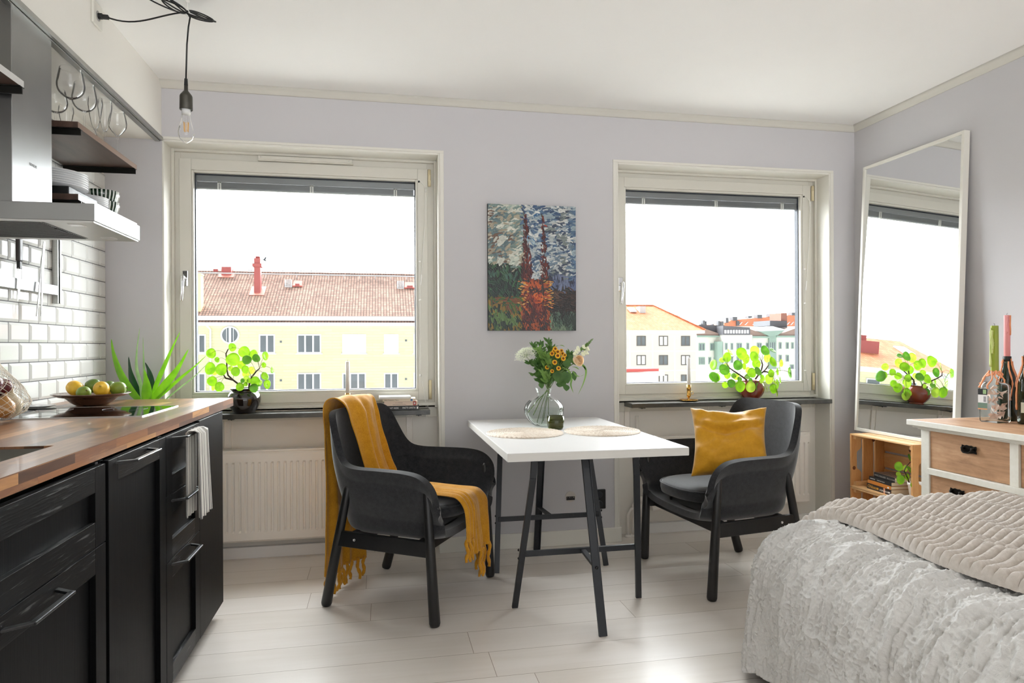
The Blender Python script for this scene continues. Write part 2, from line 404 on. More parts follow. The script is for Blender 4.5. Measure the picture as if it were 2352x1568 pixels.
# bevelled wall tiles
MT['tile'] = plain('white_glazed_tile', (214, 214, 210), .09, var=.02, scale=3, spec=.35)
MT['grout'] = plain('dark_grey_grout', (74, 74, 76), .9, var=.1, scale=80)
tiles = MB(); tl = MB()
P, TW = .0778, .1512; z0 = .9386 - P; Yj = 3.6647
r_ = 0
for r in range(0, 15):
    zb = z0 + r * P; off = 0 if (r % 2 == 1) else -TW / 2
    k = -24
    while True:
        ya = Yj + off + k * TW; yb = ya + TW; k += 1
        if ya > YW: break
        if yb < .2: continue
        yb = min(yb, YW - .001); zt = zb + P; g = .0013
        if zb < .90: zz = .905
        else: zz = zb
        a, b, c, d = ya + g, yb - g, zz + g, zt - g
        if b - a < .02: continue
        e = .011; X0, X1 = XL + .002, XL + .0075
        vs = [(X0, a, c), (X0, b, c), (X0, b, d), (X0, a, d), (X1, a + e, c + e), (X1, b - e, c + e), (X1, b - e, d - e), (X1, a + e, d - e)]
        if d - c < .04: vs = vs[:4] + [(X1, a + e, c), (X1, b - e, c), (X1, b - e, d - e), (X1, a + e, d - e)]
        tl.add(vs, [(4, 5, 6, 7), (0, 1, 5, 4), (1, 2, 6, 5), (2, 3, 7, 6), (3, 0, 4, 7)])
wl = [o for o in C.objects if o.name == 'wall_left'][0]
tl.build('tiling', MT['tile'], wl)
MB().box(XL, XL + .0022, .2, YW - .0005, .90, z0 + 15 * P).build('grout', MT['grout'], wl)
# ---------------------------------------------------------------- windows
MT['blind'] = plain('blind_aluminium', (150, 151, 153), .35, .6, var=.1, scale=4, stretch=(.2, 1, 60))
MT['gasket'] = plain('dark_rubber_gasket', (58, 62, 70), .6, var=.1)
MT['cord'] = plain('white_cord', (235, 233, 228), .6, var=.02)
def window(nx, i, sx0, sx1, sz0, sz1, vent):
    x0, x1, zt = nx; ys = 3.865
    root = struct_root('window_%d' % i, ((x0 + x1) / 2, YN, .84))
    f = MB()      # outer frame: a ring of stepped members
    for a, b, c, d in ((x0 + .01, sx0 + .004, .80, zt - .012), (sx1 - .004, x1 - .01, .80, zt - .012), (sx0 + .004, sx1 - .004, sz1 - .004, zt - .012), (sx0 + .004, sx1 - .004, .80, sz0 + .004)):
        f.box(a, b, ys + .012, ys + .11, c, d)
    f.box(x0 + .01, x0 + .024, ys - .012, ys + .012, .80, zt - .012); f.box(x1 - .024, x1 - .01, ys - .012, ys + .012, .80, zt - .012); f.box(x0 + .024, x1 - .024, ys - .012, ys + .012, zt - .026, zt - .012)
    f.build('frame', MT['winwhite'], root, bevel=.002)
    s = MB(); gx0, gx1, gz0, gz1 = sx0 + .071, sx1 - .069, sz0 + .066, sz1 - .072
    s.box(sx0, gx0 - .012, ys, ys + .07, sz0, sz1); s.box(gx1 + .012, sx1, ys, ys + .07, sz0, sz1)
    s.box(gx0 - .012, gx1 + .012, ys + .0008, ys + .07, sz0, gz0 - .012); s.box(gx0 - .012, gx1 + .012, ys + .0008, ys + .07, gz1 + .012, sz1)
    # glazing bead
    for a, b, c, d in ((gx0 - .012, gx0, gz0 - .012, gz1 + .012), (gx1, gx1 + .012, gz0 - .012, gz1 + .012), (gx0, gx1, gz0 - .012, gz0), (gx0, gx1, gz1, gz1 + .012)):
        s.box(a, b, ys + .006, ys + .068, c, d)
    s.build('sash', MT['winwhite'], root, bevel=.0025)
    g = MB()
    for a, b, c, d in ((gx0, gx0 + .005, gz0, gz1), (gx1 - .005, gx1, gz0, gz1), (gx0, gx1, gz0, gz0 + .004), (gx0, gx1, gz1 - .006, gz1)): g.box(a, b, ys + .03, ys + .065, c, d)
    g.build('gasket', MT['gasket'], root)
    MB().box(gx0, gx1, ys + .028, ys + .030, gz0, gz1).build('pane', MT['glass'], root)
    MB().box(gx0, gx1, ys + .066, ys + .068, gz0, gz1).build('pane', MT['glass'], root)
    # blind packed at the top between the panes
    bl = MB(); bl.box(gx0 + .006, gx1 - .006, ys + .036, ys + .060, gz1 - .040, gz1 - .008)
    for k in range(12):
        zz = gz1 - .043 - k * .0026; bl.box(gx0 + .008, gx1 - .008, ys + .036, ys + .061, zz - .0012, zz + .0006)
    bl.box(gx0 + .006, gx1 - .006, ys + .036, ys + .061, gz1 - .080, gz1 - .073)
    bo = bl.build('blind', MT['blind'], root)
    cl = MB()
    for fx in (.105, .515, .905):
        xx = lerp(gx0, gx1, fx)
        for dx in (-.006, .006): cl.box(xx + dx - .0035, xx + dx + .0035, ys + .031, ys + .036, gz1 - .084, gz1 - .040)
        cl.box(xx - .009, xx + .009, ys + .031, ys + .036, gz1 - .048, gz1 - .040)
    cl.build('ladder_clip', MT['cord'], bo)
    # handle
    hx = sx0 + .030; h = MB()
    h.box(hx - .014, hx + .014, ys - .011, ys, 1.478, 1.562); h.tube([(hx, ys - .008, 1.522), (hx, ys - .045, 1.522)], .009, 12)
    h.tube([(hx - .002, ys - .045, 1.530), (hx - .003, ys - .05, 1.50), (hx - .006, ys - .046, 1.45), (hx - .010, ys - .044, 1.398)], [.010, .0095, .0085, .0085], 12)
    h.build('handle', MT['chrome'], root, bevel=.003, smooth=None)
    hg = MB()
    for zz0, zz1 in ((sz1 - .10, sz1 - .005), (sz0 + .006, sz0 + .115)):
        hg.tube([(sx1 + .010, ys - .006, zz0), (sx1 + .010, ys - .006, zz1)], .0085, 12)
        for q in (.33, .66): hg.tube([(sx1 + .010, ys - .006, lerp(zz0, zz1, q) - .001), (sx1 + .010, ys - .006, lerp(zz0, zz1, q) + .001)], .0092, 12)
    hg.build('hinge', MT['hinge'], root)
    # blind cord on the right stile with its guide clips
    c = MB(); cx = sx1 - .047
    c.tube([(cx, ys + .002, gz1 - .003), (cx + .008, ys - .010, gz1 - .006), (cx + .03, ys - .012, gz1 - .03), (cx + .034, ys - .012, gz1 - .06), (cx + .03, ys - .011, gz1 - .25), (cx + .012, ys - .008, 1.6), (cx + .006, ys - .006, 1.50)], .0018, 6)
    c.tube([(cx + .034, ys - .012, gz1 - .035), (cx + .034, ys - .012, gz1 - .065)], .0038, 8); c.tube([(cx + .010, ys - .008, 1.56), (cx + .006, ys - .006, 1.50)], .004, 8)
    c.tube([(cx, ys - .004, gz1 - .35), (cx + .002, ys - .004, 1.3), (cx + .002, ys - .004, .985), (cx + .02, ys - .006, .90), (cx + .032, ys - .01, .80), (cx + .03, ys - .02, .74), (cx + .04, ys - .01, .6)][:6], .0012, 6)
    for zz in (1.635, 1.415, .985): c.lathe([(.0065, 0), (.0065, .005), (.003, .008)], (cx + .001, ys + .0, zz), 12, axis=(0, -1, 0))
    c.build('cord', MT['cord'], root)
    hole = MB().lathe([(.006, 0), (.006, .001)], (cx - .002, ys, gz1 - .002), 14, axis=(0, -1, 0)); hole.build('cord_hole', MT['black'], root)
    if vent:
        v = MB(); v.box(-.652, -.151, ys - .020, ys + .012, 2.176, 2.196); v.box(-.655, -.148, ys - .014, ys + .012, 2.170, 2.178)
        vo = v.build('vent', MT['winwhite'], root, bevel=.002)
        b = MB()
        for xx in (-.635, -.17): b.lathe([(.004, 0), (.004, .0012), (.0015, .002)], (xx, ys - .020, 2.186), 10, axis=(0, -1, 0))
        b.build('screw', MT['chrome'], vo)
    sl = MB(); sl.box(x0 + .01, x1 - .01, YN - .034, YN + .06, .812, .830)
    sl.box(x0 + .01, x1 - .01, YN - .008, YN + .06, .745, .812)
    sl.build('window_sill', MT['winwhite'], root, bevel=.002)
    return root
window(N1, 1, -1.057, .268, .842, 2.167, True)
window(N2, 2, 1.399, 2.724, .852, 2.175, False)
# stone sills on steel angle brackets
def sill(x0, x1, zt, brackets, label, front=3.722):
    t = thing('stone_sill', label, 'window sill', ((x0 + x1) / 2, 3.78, zt - .028))
    MB().box(x0, x1, front, YN - .035, zt - .026, zt).build('slab', MT['stone'], t, bevel=.0015)
    for bx in brackets:
        b = MB(); b.box(bx - .016, bx + .016, YN - .0045, YN, zt - .026 - .175, zt - .027); b.box(bx - .016, bx + .016, front + .02, YN, zt - .0305, zt - .0265)
        b.box(bx - .018, bx - .016, YN - .012, YN, zt - .2, zt - .03).box(bx + .016, bx + .018, YN - .012, YN, zt - .2, zt - .03)
        for k in (.06, .11, .18): b.lathe([(.004, 0), (.003, .002)], (bx + (.004 if k < .1 else -.003), YN - .0045, zt - k), 10, axis=(0, -1, 0))
        b.build('bracket', MT['radiator'], t, bevel=.001)
        s2 = MB().box(bx + .03, bx + .06, front + .012, front + .10, zt - .031, zt - .026); s2.lathe([(.004, 0), (.002, .004)], (bx + .045, front + .03, zt - .035), 8); s2.build('clamp_plate', MT['blackmetal'], t)
    return t
sill(-1.09, .266, .799, (-.82, -.225, .16), 'dark grey stone sill running below the left window')
sill(1.445, 2.768, .808, (1.475, 1.99, 2.50), 'dark grey stone sill below the right window, left end visible')
# radiators
def radiator(x0, x1, z0, z1, y, label, valve, valve_left):
    t = thing('radiator', label, 'radiator', ((x0 + x1) / 2, y, 0))
    p = MB(); n = int((x1 - x0) / .0335); dx = (x1 - x0 - .02) / n
    prof = []
    for k in range(n):
        a = x0 + .01 + k * dx; prof += [(a, 0), (a + dx * .26, 0), (a + dx * .36, -.010), (a + dx * .90, -.010)]
    prof.append((x1 - .01, 0)); prof = [(x0 + .003, 0)] + prof + [(x1 - .003, 0)]
    zs = [z0, z0 + .012, z0 + .052, z0 + .062, z1 - .065, z1 - .055, z1 - .012, z1]
    fl = [0, 1, 1, 0, 0, 1, 1, 0]     # 1 = flat band in front of flutes
    vs = []
    for zz, fb in zip(zs, fl):
        for (a, d) in prof: vs.append((a, y - .010 if fb else (y + d * 1.0 if zz not in (z0, z1) else y + .004), zz))
    m = len(prof); fs = [(i * m + k, i * m + k + 1, (i + 1) * m + k + 1, (i + 1) * m + k) for i in range(len(zs) - 1) for k in range(m - 1)]
    p.add(vs, fs); p.box(x0 + .003, x1 - .003, y + .004, y + .055, z0, z1)
    p.build('panel', MT['radiator'], t)
    gs = MB(); gs.box(x0, x1, y - .004, y + .060, z1 - .001, z1 + .008); gs.box(x0 - .002, x0 + .004, y - .010, y + .060, z1 - .06, z1 + .008).box(x1 - .004, x1 + .004, y - .010, y + .060, z1 - .06, z1 + .008)
    gs.build('top_cover', MT['radiator'], t, bevel=.002)
    for k in (x0 + .0, ):
        pass
    px = (x0 - .11, x0 - .145) if valve_left else (x1 + .06, x1 + .10)
    sgn = 1 if valve_left else -1; ex = x0 if valve_left else x1
    for q, (xx, zz) in enumerate(zip(px, (.215, .16) if valve_left else (.15, .13))):
        pp = MB(); pp.tube([(ex, y + .02, zz + .02), (ex - sgn * .03, y + .02, zz + .02), (xx + sgn * .02, y + .02, zz + .005), (xx, y + .02, zz - .03), (xx, y + .02, .0)], .009, 10)
        pp.lathe([(.020, 0), (.018, .008), (.010, .012)], (xx, y + .02, 0), 16)
        pp.build('pipe', MT['radiator'], t)
    v = MB(); vx = px[0] + sgn * .05; v.tube([(vx, y + .02, .12), (vx, y + .02, .20)], .015, 12); v.tube([(vx - .03, y + .02, .16), (vx + .03, y + .02, .16)], .012, 12)
    v.tube([(vx, y + .02, .20), (vx, y + .02, .235)], .020, 14)
    v.build('valve', MT['radiator'], t)
    return t
radiator(-1.02, -.01, .105, .590, 3.795, 'long white fluted radiator below the left window, behind the throw', True, False)
radiator(1.60, 2.655, .150, .590, 3.800, 'white fluted radiator below the right window, behind the cushioned chair', True, True)
rp = MB(); rp.tube([(1.535, 3.868, .0), (1.535, 3.868, .72)], .009, 10)
tag(rp.build('heating_pipe', MT['radiator']), 'white vertical heating pipe rising left of the right radiator', 'pipe')
# sockets on the window wall
sk = thing('wall_socket', 'black double wall socket low on the wall under the table', 'socket', (1.243, YW, .2))
MB().box(1.203, 1.284, YW - .012, YW, .199, .312).build('plate', MT['black'], sk, bevel=.004)
so = MB()
for zz in (.283, .228): so.lathe([(.0215, 0), (.0215, -.006), (.018, -.008)], (1.243, YW - .0125, zz), 20, axis=(0, 1, 0))
so.build('socket_insert', MT['blackmetal'], sk)
ob = thing('junction_box', 'small open junction box with a black terminal, low under the table', 'junction box', (1.073, YW, .25))
MB().lathe([(.031, 0), (.031, .003)], (1.073, YW, .277), 24, axis=(0, -1, 0)).build('plaster_ring', plain('raw_plaster', (196, 190, 182), .9, var=.1, scale=40), ob)
MB().box(1.048, 1.098, YW - .008, YW - .003, .258, .279).build('terminal', MT['black'], ob, bevel=.001)
sc = MB()
for k in range(4): sc.lathe([(.0035, 0), (.002, .002)], (1.056 + k * .0115, YW - .008, .274), 8, axis=(0, -1, 0))
sc.build('screw', MT['chrome'], ob)
# ================================================================== kitchen
def _blackwood():
    m = NT('black_stained_ash'); v = m.co((5, 5, .35)); n1 = m.noise(v, 6, 6, .65, 1.4); v2 = m.co((60, 60, 1.2)); n2 = m.noise(v2, 4, 3, .6)
    f = m.math('MULTIPLY_ADD', n2, .4, m.math('MULTIPLY', n1, .6))
    m.set(col=m.ramp(f, [(.3, (6, 6, 7)), (.6, (10, 10, 11)), (.75, (19, 19, 19))]), rough=.46, spec=.09); m.bump(f, .25, .002); return m.m
def _blackwood_h():
    m = NT('black_stained_ash_rail'); v = m.co((5, .5, 5)); n1 = m.noise(v, 7, 6, .65, 2.2)
    w_ = m.n('ShaderNodeTexWave', {'Vector': m.co((1, .35, 5)), 'Scale': 15.0, 'Distortion': 7.0, 'Detail': 3.0, 'Detail Scale': 1.2}).outputs['Fac']
    f = m.math('MULTIPLY_ADD', w_, .5, m.math('MULTIPLY', n1, .5))
    m.set(col=m.ramp(f, [(.3, (7, 7, 8)), (.62, (13, 13, 14)), (.8, (84, 84, 84))]), rough=.46, spec=.12, coat=.14, coatr=.14); m.bump(f, .3, .002); return m.m
MT['bw'] = _blackwood(); MT['bwh'] = _blackwood_h()
MT['carcass'] = plain('dark_carcass', (20, 20, 21), .6, var=.05)
XF = -.667                       # plane of the fronts
def shaker(mb, y0, y1, z0, z1, st=.060, xt=.018, rec=.013):
    """framed front: four members around a recessed panel"""
    mb.box(XF - xt, XF, y0, y0 + st, z0, z1).box(XF - xt, XF, y1 - st, y1, z0, z1)
    mb.box(XF - xt, XF - rec, y0 + st, y1 - st, z0 + st, z1 - st)
def rails(mb, y0, y1, z0, z1, st=.060, xt=.018):
    mb.box(XF - xt, XF, y0 + st, y1 - st, z0, z0 + st).box(XF - xt, XF, y0 + st, y1 - st, z1 - st, z1)
def front(name, parent, y0, y1, z0, z1, handle=None, st=.060):
    a = MB(); shaker(a, y0, y1, z0, z1, st); o = a.build(name, MT['bw'], parent, bevel=.0008)
    for q in (z0, z1 - st): MB().box(XF - .018, XF, y0 + st, y1 - st, q, q + st).build('rail', MT['bwh'], o, bevel=.0008)
    if handle:
        ya, yb, zz, *c = handle; h = MB(); xo = XF + .042
        bar(h, ya, yb, zz, xo); h.build('handle', MT['handle'], o, bevel=.0015)
    return o
MT['handle'] = plain('black_handle_lacquer', (22, 22, 23), .28, .2, var=.05)
def bar(h, ya, yb, zz, xo):
    """angular bow handle: two slanting arms and a flat grip"""
    wd, th = .016, .006
    for y0, s in ((ya, 1), (yb, -1)):
        vs = []
        for x, yo in ((XF - .0005, 0), (xo, .028 * s)):
            for dy in (0, .016 * s):
                for dz in (-th / 2, th / 2): vs.append((x, y0 + yo + dy, zz + dz))
        h.add(vs, [(0, 1, 3, 2), (4, 6, 7, 5), (0, 4, 5, 1), (2, 3, 7, 6), (0, 2, 6, 4), (1, 5, 7, 3)])
    h.box(xo - .010, xo + .003, ya + .028, yb - .028, zz - th / 2, zz + th / 2)
def cabinet(name, label, y0, y1, loc_y):
    t = thing(name, label, 'cabinet', (XF, (y0 + y1) / 2, 0))
    c = MB(); c.box(XL + .03, XF - .019, y0 + .001, y0 + .017, .066, .870).box(XL + .03, XF - .019, y1 - .017, y1 - .001, .066, .870).box(XL + .03, XF - .019, y0 + .017, y1 - .017, .066, .082).box(XL + .03, XL + .04, y0 + .017, y1 - .017, .082, .870); c.build('body', MT['carcass'], t)
    l = MB(); l.box(XL + .12, XF - .075, y0 + .001, y1 - .001, 0, .066); l.build('plinth', MT['carcass'], t)
    return t
g = .0016
c1 = cabinet('sink_cabinet', 'black base cabinet under the sink, nearest on the left', .82, 1.818, 0)
front('drawer_front', c1, .82, 1.812, .6755, .866)
front('drawer_front', c1, .82, 1.812, .065, .6725, (1.345, 1.565, .645))
c2 = cabinet('dishwasher_cabinet', 'narrow black dishwasher front with one tall panel, left of the drawers', 1.829, 2.285, 0)
front('door', c2, 1.831, 2.2835, .065, .869, (1.875, 2.125, .856))
c3 = cabinet('drawer_cabinet', 'black cabinet with three drawers and the towel hanging in front', 2.285, 2.685, 0)
for z0_, z1_, hz in ((.6775, .869, .857), (.468, .6745, .654), (.065, .465, .448)):
    front('drawer_front', c3, 2.2865, 2.681, z0_, z1_, (2.335, 2.575, hz))
fp = MB().box(XL + .12, XF - .001, 2.686, 3.06, .060, .875)
tag(fp.build('filler_panel', MT['bw'], bevel=.001), 'plain black end panel of the kitchen run, nearest the window', 'panel')
pl = MB().box(XL + .14, XF - .09, 2.69, 3.03, 0, .060); tag(pl.build('plinth_leg_block', MT['carcass']), 'dark recessed plinth under the plain black end panel', 'plinth')
# --- worktop with a cut-out for the sink
MT['block'] = planks('oiled_stave_worktop', 'y', .042, .46, [(0.18, (70, 46, 32)), (.35, (112, 78, 54)), (.5, (146, 104, 72)), (.62, (118, 82, 58)), (.75, (168, 122, 82)), (.88, (200, 152, 104))], gap=.0004, gapcol=(80, 56, 40), spec=.35, rough=.30, amount=.35, bump=.12, grain=2.5, coat=.15)
MT['blockend'] = planks('oiled_stave_edge', 'y2', .0215, .24, [(.18, (74, 46, 30)), (.38, (122, 78, 48)), (.52, (158, 104, 62)), (.66, (126, 82, 54)), (.84, (212, 156, 96))], gap=.0002, gapcol=(80, 50, 34), rough=.38, amount=.35, bump=.12, grain=2.5)
wt = thing('worktop', 'oiled wooden stave worktop along the left wall', 'worktop', (-1.02, 2.0, .877))
sx0, sx1, sy0, sy1 = -1.18, -.775, 1.36, 1.80
X0, X1, Y0, Y1, Z0, Z1 = XL + .002, -.677, .3, 3.317, .8775, .915
m_ = MB(); m_.box(X0, sx0, Y0, Y1, Z0, Z1).box(sx1, X1 - .0006, Y0, Y1, Z0, Z1).box(sx0, sx1, Y0, sy0, Z0, Z1).box(sx0, sx1, sy1, Y1, Z0, Z1)
m_.build('top', MT['block'], wt)
MB().box(X1 - .0004, X1 + .0004, Y0, Y1, Z0, Z1 - .0012).build('edge', MT['blockend'], wt)
# --- undermounted sink
MT['inox'] = plain('sink_steel', (150, 148, 142), .3, 1, var=.2, scale=25)
sk_ = MB(); a0, a1, b0, b1, dz = sx0 + .001, sx1 - .001, sy0 + .001, sy1 - .001, .17
def sinkf(u, v):
    r = [0, .0, .02, .05, 1][min(4, int(v * 4 + .5))]
    return None
prof = [(0, .909), (.0, .80), (.012, .74), (.05, .722), (.12, .718)]
vs = []; n_ = 4
for ins, zz in prof:
    vs += [(a0 + ins, b0 + ins, zz), (a1 - ins, b0 + ins, zz), (a1 - ins, b1 - ins, zz), (a0 + ins, b1 - ins, zz)]
fs = [(i * 4 + k, (i + 1) * 4 + k, (i + 1) * 4 + (k + 1) % 4, i * 4 + (k + 1) % 4) for i in range(4) for k in range(4)] + [(16, 17, 18, 19)]
sk_.add(vs, fs, True); st = thing('kitchen_sink', 'steel sink set under the wooden worktop', 'sink', (-.98, 1.6, .72))
sk_.build('basin', MT['inox'], st, bevel=.006, seg=3); MB().lathe([(.04, 0), (.038, .004), (.02, .003), (.001, .003)], (-.98, 1.6, .7185), 24).build('drain', MT['chrome'], st)
# --- induction hob
MT['hob'] = plain('black_hob_glass', (8, 9, 10), .04, var=.05, spec=.7)
hb = thing('induction_hob', 'black glass hob set on the worktop', 'hob', (-1.07, 2.68, .915))
MB().box(-1.33, -.800, 2.478, 2.888, .9152, .9185).build('glass', MT['hob'], hb, bevel=.0008)
hf = MB(); hf.box(-1.333, -.797, 2.475, 2.478, .915, .9192).box(-1.333, -.797, 2.888, 2.891, .915, .9192).box(-.800, -.797, 2.478, 2.888, .915, .9192).box(-1.333, -1.330, 2.478, 2.888, .915, .9192)
hf.build('trim_frame', MT['steel'], hb)
rg = MB()
for cx_, cy_, rr in ((-1.2, 2.6, .09), (-.95, 2.77, .075), (-1.2, 2.79, .06)):
    rg.tube([(cx_ + rr * math.cos(k * PI / 20), cy_ + rr * math.sin(k * PI / 20), .9186) for k in range(40)], .0006, 4, closed=True)
rg.build('zone_marking', plain('grey_print', (90, 90, 92), .5), hb)
# --- cooker hood
hx = -.862
hd = thing('cooker_hood', 'stainless steel cooker hood with a tall chimney on the tiled wall', 'cooker hood', (-1.1, 2.46, 1.536))
def _steelhood():
    m = NT('hood_steel'); n = m.noise(m.co((1, 1, .02)), 160, 3, .6); n2 = m.noise(m.co(), 3, 2)
    m.set(col=m.ramp(n2, [(.3, (140, 140, 139)), (.7, (154, 154, 153))]), metal=1, rough=m.math('MULTIPLY_ADD', n, .05, .30)); return m.m
MT['hoodsteel'] = _steelhood()
h = MB(); y0, y1 = 2.268, 2.662; zt = 1.594
h.box(XL + .01, hx, y0, y1, 1.541, zt); h.build('canopy', MT['hoodsteel'], hd, bevel=.0012)
u = MB(); u.box(XL + .02, hx - .004, y0 + .004, y1 - .004, 1.536, 1.5415); u.build('underside', plain('satin_grey_underside', (186, 185, 181), .35, .35, var=.03), hd)
sl = MB()
for k in range(26):
    yy = y0 + .02 + k * .0128; xe = -1.02
    sl.box(XL + .05, xe, yy, yy + .0045, 1.5350, 1.5362)
sl.box(-1.018, -1.010, y0 + .02, y1 - .06, 1.5352, 1.5362).box(XL + .05, XL + .058, y0 + .02, y1 - .05, 1.5350, 1.5362)
sl.build('filter_slot', MT['black'], hd)
lm = MB()
for yy in (y0 + .06, y1 - .08): MB().box(-.955, -.915, yy - .02, yy + .02, 1.5345, 1.5362).build('lamp', plain('frosted_lamp_glass', (205, 205, 203), .25), hd, bevel=.001)
lt = MB().box(-1.03, -1.022, 2.40, 2.47, 1.533, 1.536); lt.build('filter_latch', MT['black'], hd)
ch = MB().box(XL + .01, -1.118, 2.333, 2.590, zt + .0005, ZS - .002); ch.build('chimney', MT['hoodsteel'], hd, bevel=.0015)
text('SIEMENS', 'lettering', plain('engraved_grey', (120, 120, 119), .6), hd, (-1.1172, 2.435, 1.745), (0, 1, 0), (0, 0, 1), .0135, .0002)
# --- shelves on hooked steel brackets
MT['walnut'] = wood('dark_brown_wood', [(.25, (52, 38, 32)), (.5, (76, 58, 50)), (.75, (98, 76, 65))], 'y', 1, .35, 16)
def shelf(label, x1, y0, y1, z, mat, br, edge=None):
    t = thing('wall_shelf', label, 'shelf', (XL, (y0 + y1) / 2, z - .022))
    MB().box(XL + .012, x1, y0, y1, z - .022, z).build('board', mat, t, bevel=.001)
    if edge: MB().box(x1 - .0002, x1 + .0006, y0, y1, z - .0215, z - .0005).build('front_edge', edge, t)
    for by in br:
        b = MB(); b.box(XL + .006, x1 + .004, by - .003, by + .003, z - .046, z - .0225); b.box(XL + .004, x1 + .004, by - .014, by + .014, z - .0250, z - .0225)
        b.build('bracket', MT['bracket'], t, bevel=.001)
    return t
MT['bracket'] = plain('blackened_bracket', (38, 37, 34), .35, .7, var=.1)
shelf('dark brown shelf holding the wine glasses', -1.080, 2.700, 3.298, 1.9755, MT['walnut'], (2.716, 3.275), plain('light_brown_edging', (128, 104, 88), .5, var=.08))
shelf('dark shelf holding the plates, behind the cooker hood', -1.080, 2.700, 3.298, 1.712, MT['walnut'], (2.716, 3.275), plain('pale_front_edge', (214, 214, 214), .4))  # pale colour paints the light catching this dark shelf's front edge
shelf('dark shelf cut by the left edge, before the hood chimney', -1.080, 1.66, 2.322, 1.9755, MT['walnut'], (1.70, 2.306), plain('pale_front_edge', (206, 205, 202), .4))
# --- vertical wall rail and magnetic knife strip
rl = thing('wall_rail', 'vertical aluminium wall rail ending below the hood', 'wall rail', (XL, 3.19, 1.35))
MB().box(XL + .008, XL + .03, 3.165, 3.172, 1.340, 1.71).box(XL + .008, XL + .03, 3.187, 3.200, 1.340, 1.71).build('profile', MT['alu'], rl, bevel=.001)
b_ = MB().box(XL + .008, XL + .018, 3.1725, 3.1865, 1.340, 1.71)
for k in range(9): b_.box(XL + .018, XL + .0195, 3.1765, 3.1825, 1.36 + k * .04, 1.38 + k * .04)
b_.build('slotted_channel', plain('dark_slotted_steel', (64, 64, 63), .4, .8), rl)
ks = MB().box(XL + .012, XL + .036, 2.30, 3.150, 1.373, 1.414)
tag(ks.build('knife_strip', MT['hoodsteel'], bevel=.0015), 'wide steel magnetic strip across the tiles', 'knife rack')
kn = thing('kitchen_knife', 'kitchen knife with black handle on the magnetic strip', 'knife', (-1.33, 2.80, 1.28))
p1, p2 = at(45, 615, X=-1.334), at(44, 693, X=-1.334); hh0 = at(46, 548, X=-1.334)
def blade(mb, top, tip, w0, x=0, off=0):
    n = 10
    for k in range(n):
        pass
    vs = []; L = (tip - top)
    for k in range(n + 1):
        t = k / n; c = top + L * t; wd = w0 * (1 - t ** 3.0)
        for dx in (-.0009, .0009): vs += [(c.x + dx * (1 - t * .6), c.y - w0 * .5, c.z), (c.x + dx * .3, c.y - w0 * .5 + wd, c.z)]
    fs = []
    for k in range(n):
        a = k * 4
        fs += [(a, a + 1, a + 5, a + 4), (a + 2, a + 6, a + 7, a + 3), (a, a + 4, a + 6, a + 2), (a + 1, a + 3, a + 7, a + 5)]
    mb.add(vs, fs)
kb = MB(); blade(kb, p1 + Vector((0, 0, .0)), p2, .021); kb.build('blade', MT['steel'], kn)
kh = MB(); c_ = p1; kh.box(c_.x - .008, c_.x + .008, c_.y - .015, c_.y + .010, c_.z + .024, hh0.z + .012); kh.build('grip', plain('dark_wood_grip', (38, 28, 24), .4, var=.2), kn, bevel=.004)
MB().box(c_.x - .006, c_.x + .006, c_.y - .010, c_.y + .006, c_.z - .004, c_.z + .024).build('bolster', MT['black'], kn, bevel=.001)
tw = thing('kitchen_tweezers', 'long steel kitchen tweezers hanging on the magnetic strip', 'tweezers', (-1.32, 2.9, 1.27))
for q, (xt_, xb_, xo) in enumerate(((103, 84, 0), (101, 94.5, .012))):
    a = MB(); pts = [at(xt_, 555, X=-1.330 + xo), at(lerp(xt_, xb_, .25) - 1, 600, X=-1.33 + xo), at(lerp(xt_, xb_, .5) - 1, 650, X=-1.33 + xo), at(xb_, 726, X=-1.33 + xo)]
    wv = [.010, .022, .016, .006]; vs = []
    for p, wd in zip(pts, wv):
        for dx in (-.001, .001): vs += [(p.x + dx, p.y - wd / 2, p.z), (p.x + dx, p.y + wd / 2, p.z)]
    fs = []
    for k in range(3):
        b = k * 4; fs += [(b, b + 1, b + 5, b + 4), (b + 2, b + 6, b + 7, b + 3), (b, b + 4, b + 6, b + 2), (b + 1, b + 3, b + 7, b + 5)]
    fs += [(0, 2, 3, 1), (12, 13, 15, 14)]
    a.add(vs, fs); a.build('arm', plain('tweezer_steel', (120, 120, 116), .35, .9, var=.1), tw)
# --- wine glasses on the upper shelf
MT['crystal'] = thin_glass('wine_glass', base=.02, edge=.13)
def wineglass(label, px_, kind, x=-1.17, h=.22, r=.042):
    y = at(px_, 300, X=x).y; zb = 1.9757
    t = thing('wine_glass', label, 'glass', (x, y, zb), group=None)
    sh = h * (.52 if kind != 'flute' else .44)
    st = MB().lathe([(.034, 0), (.034, .0015), (.012, .004), (.0045, .012), (.0032, sh * .5), (.0035, sh - .012), (.008, sh)], (x, y, zb), 28); st.build('stem', MT['crystal'], t)
    bh = h - sh
    if kind == 'flute': pf = [(.004, 0), (.012, bh * .10), (.020, bh * .35), (.026, bh * .65), (.028, bh * .8), (.026, bh)]
    elif kind == 'big': pf = [(.004, 0), (.022, bh * .06), (r * .86, bh * .22), (r, bh * .42), (r * .95, bh * .62), (r * .78, bh)]
    else: pf = [(.004, 0), (.018, bh * .12), (r * .82, bh * .32), (r * .9, bh * .5), (r * .8, bh * .75), (r * .62, bh)]
    pf = [(a, b + sh) for a, b in pf]
    pf = finer(pf, 4); pin = [(max(a - .0011, .001), b + .001) for a, b in reversed(pf)]; pin[0] = (pin[0][0], pf[-1][1])
    MB().lathe(pf + pin[:-1] + [(.001, sh + .004)], (x, y, zb), 36).build('bowl', MT['crystal'], t)
    return t
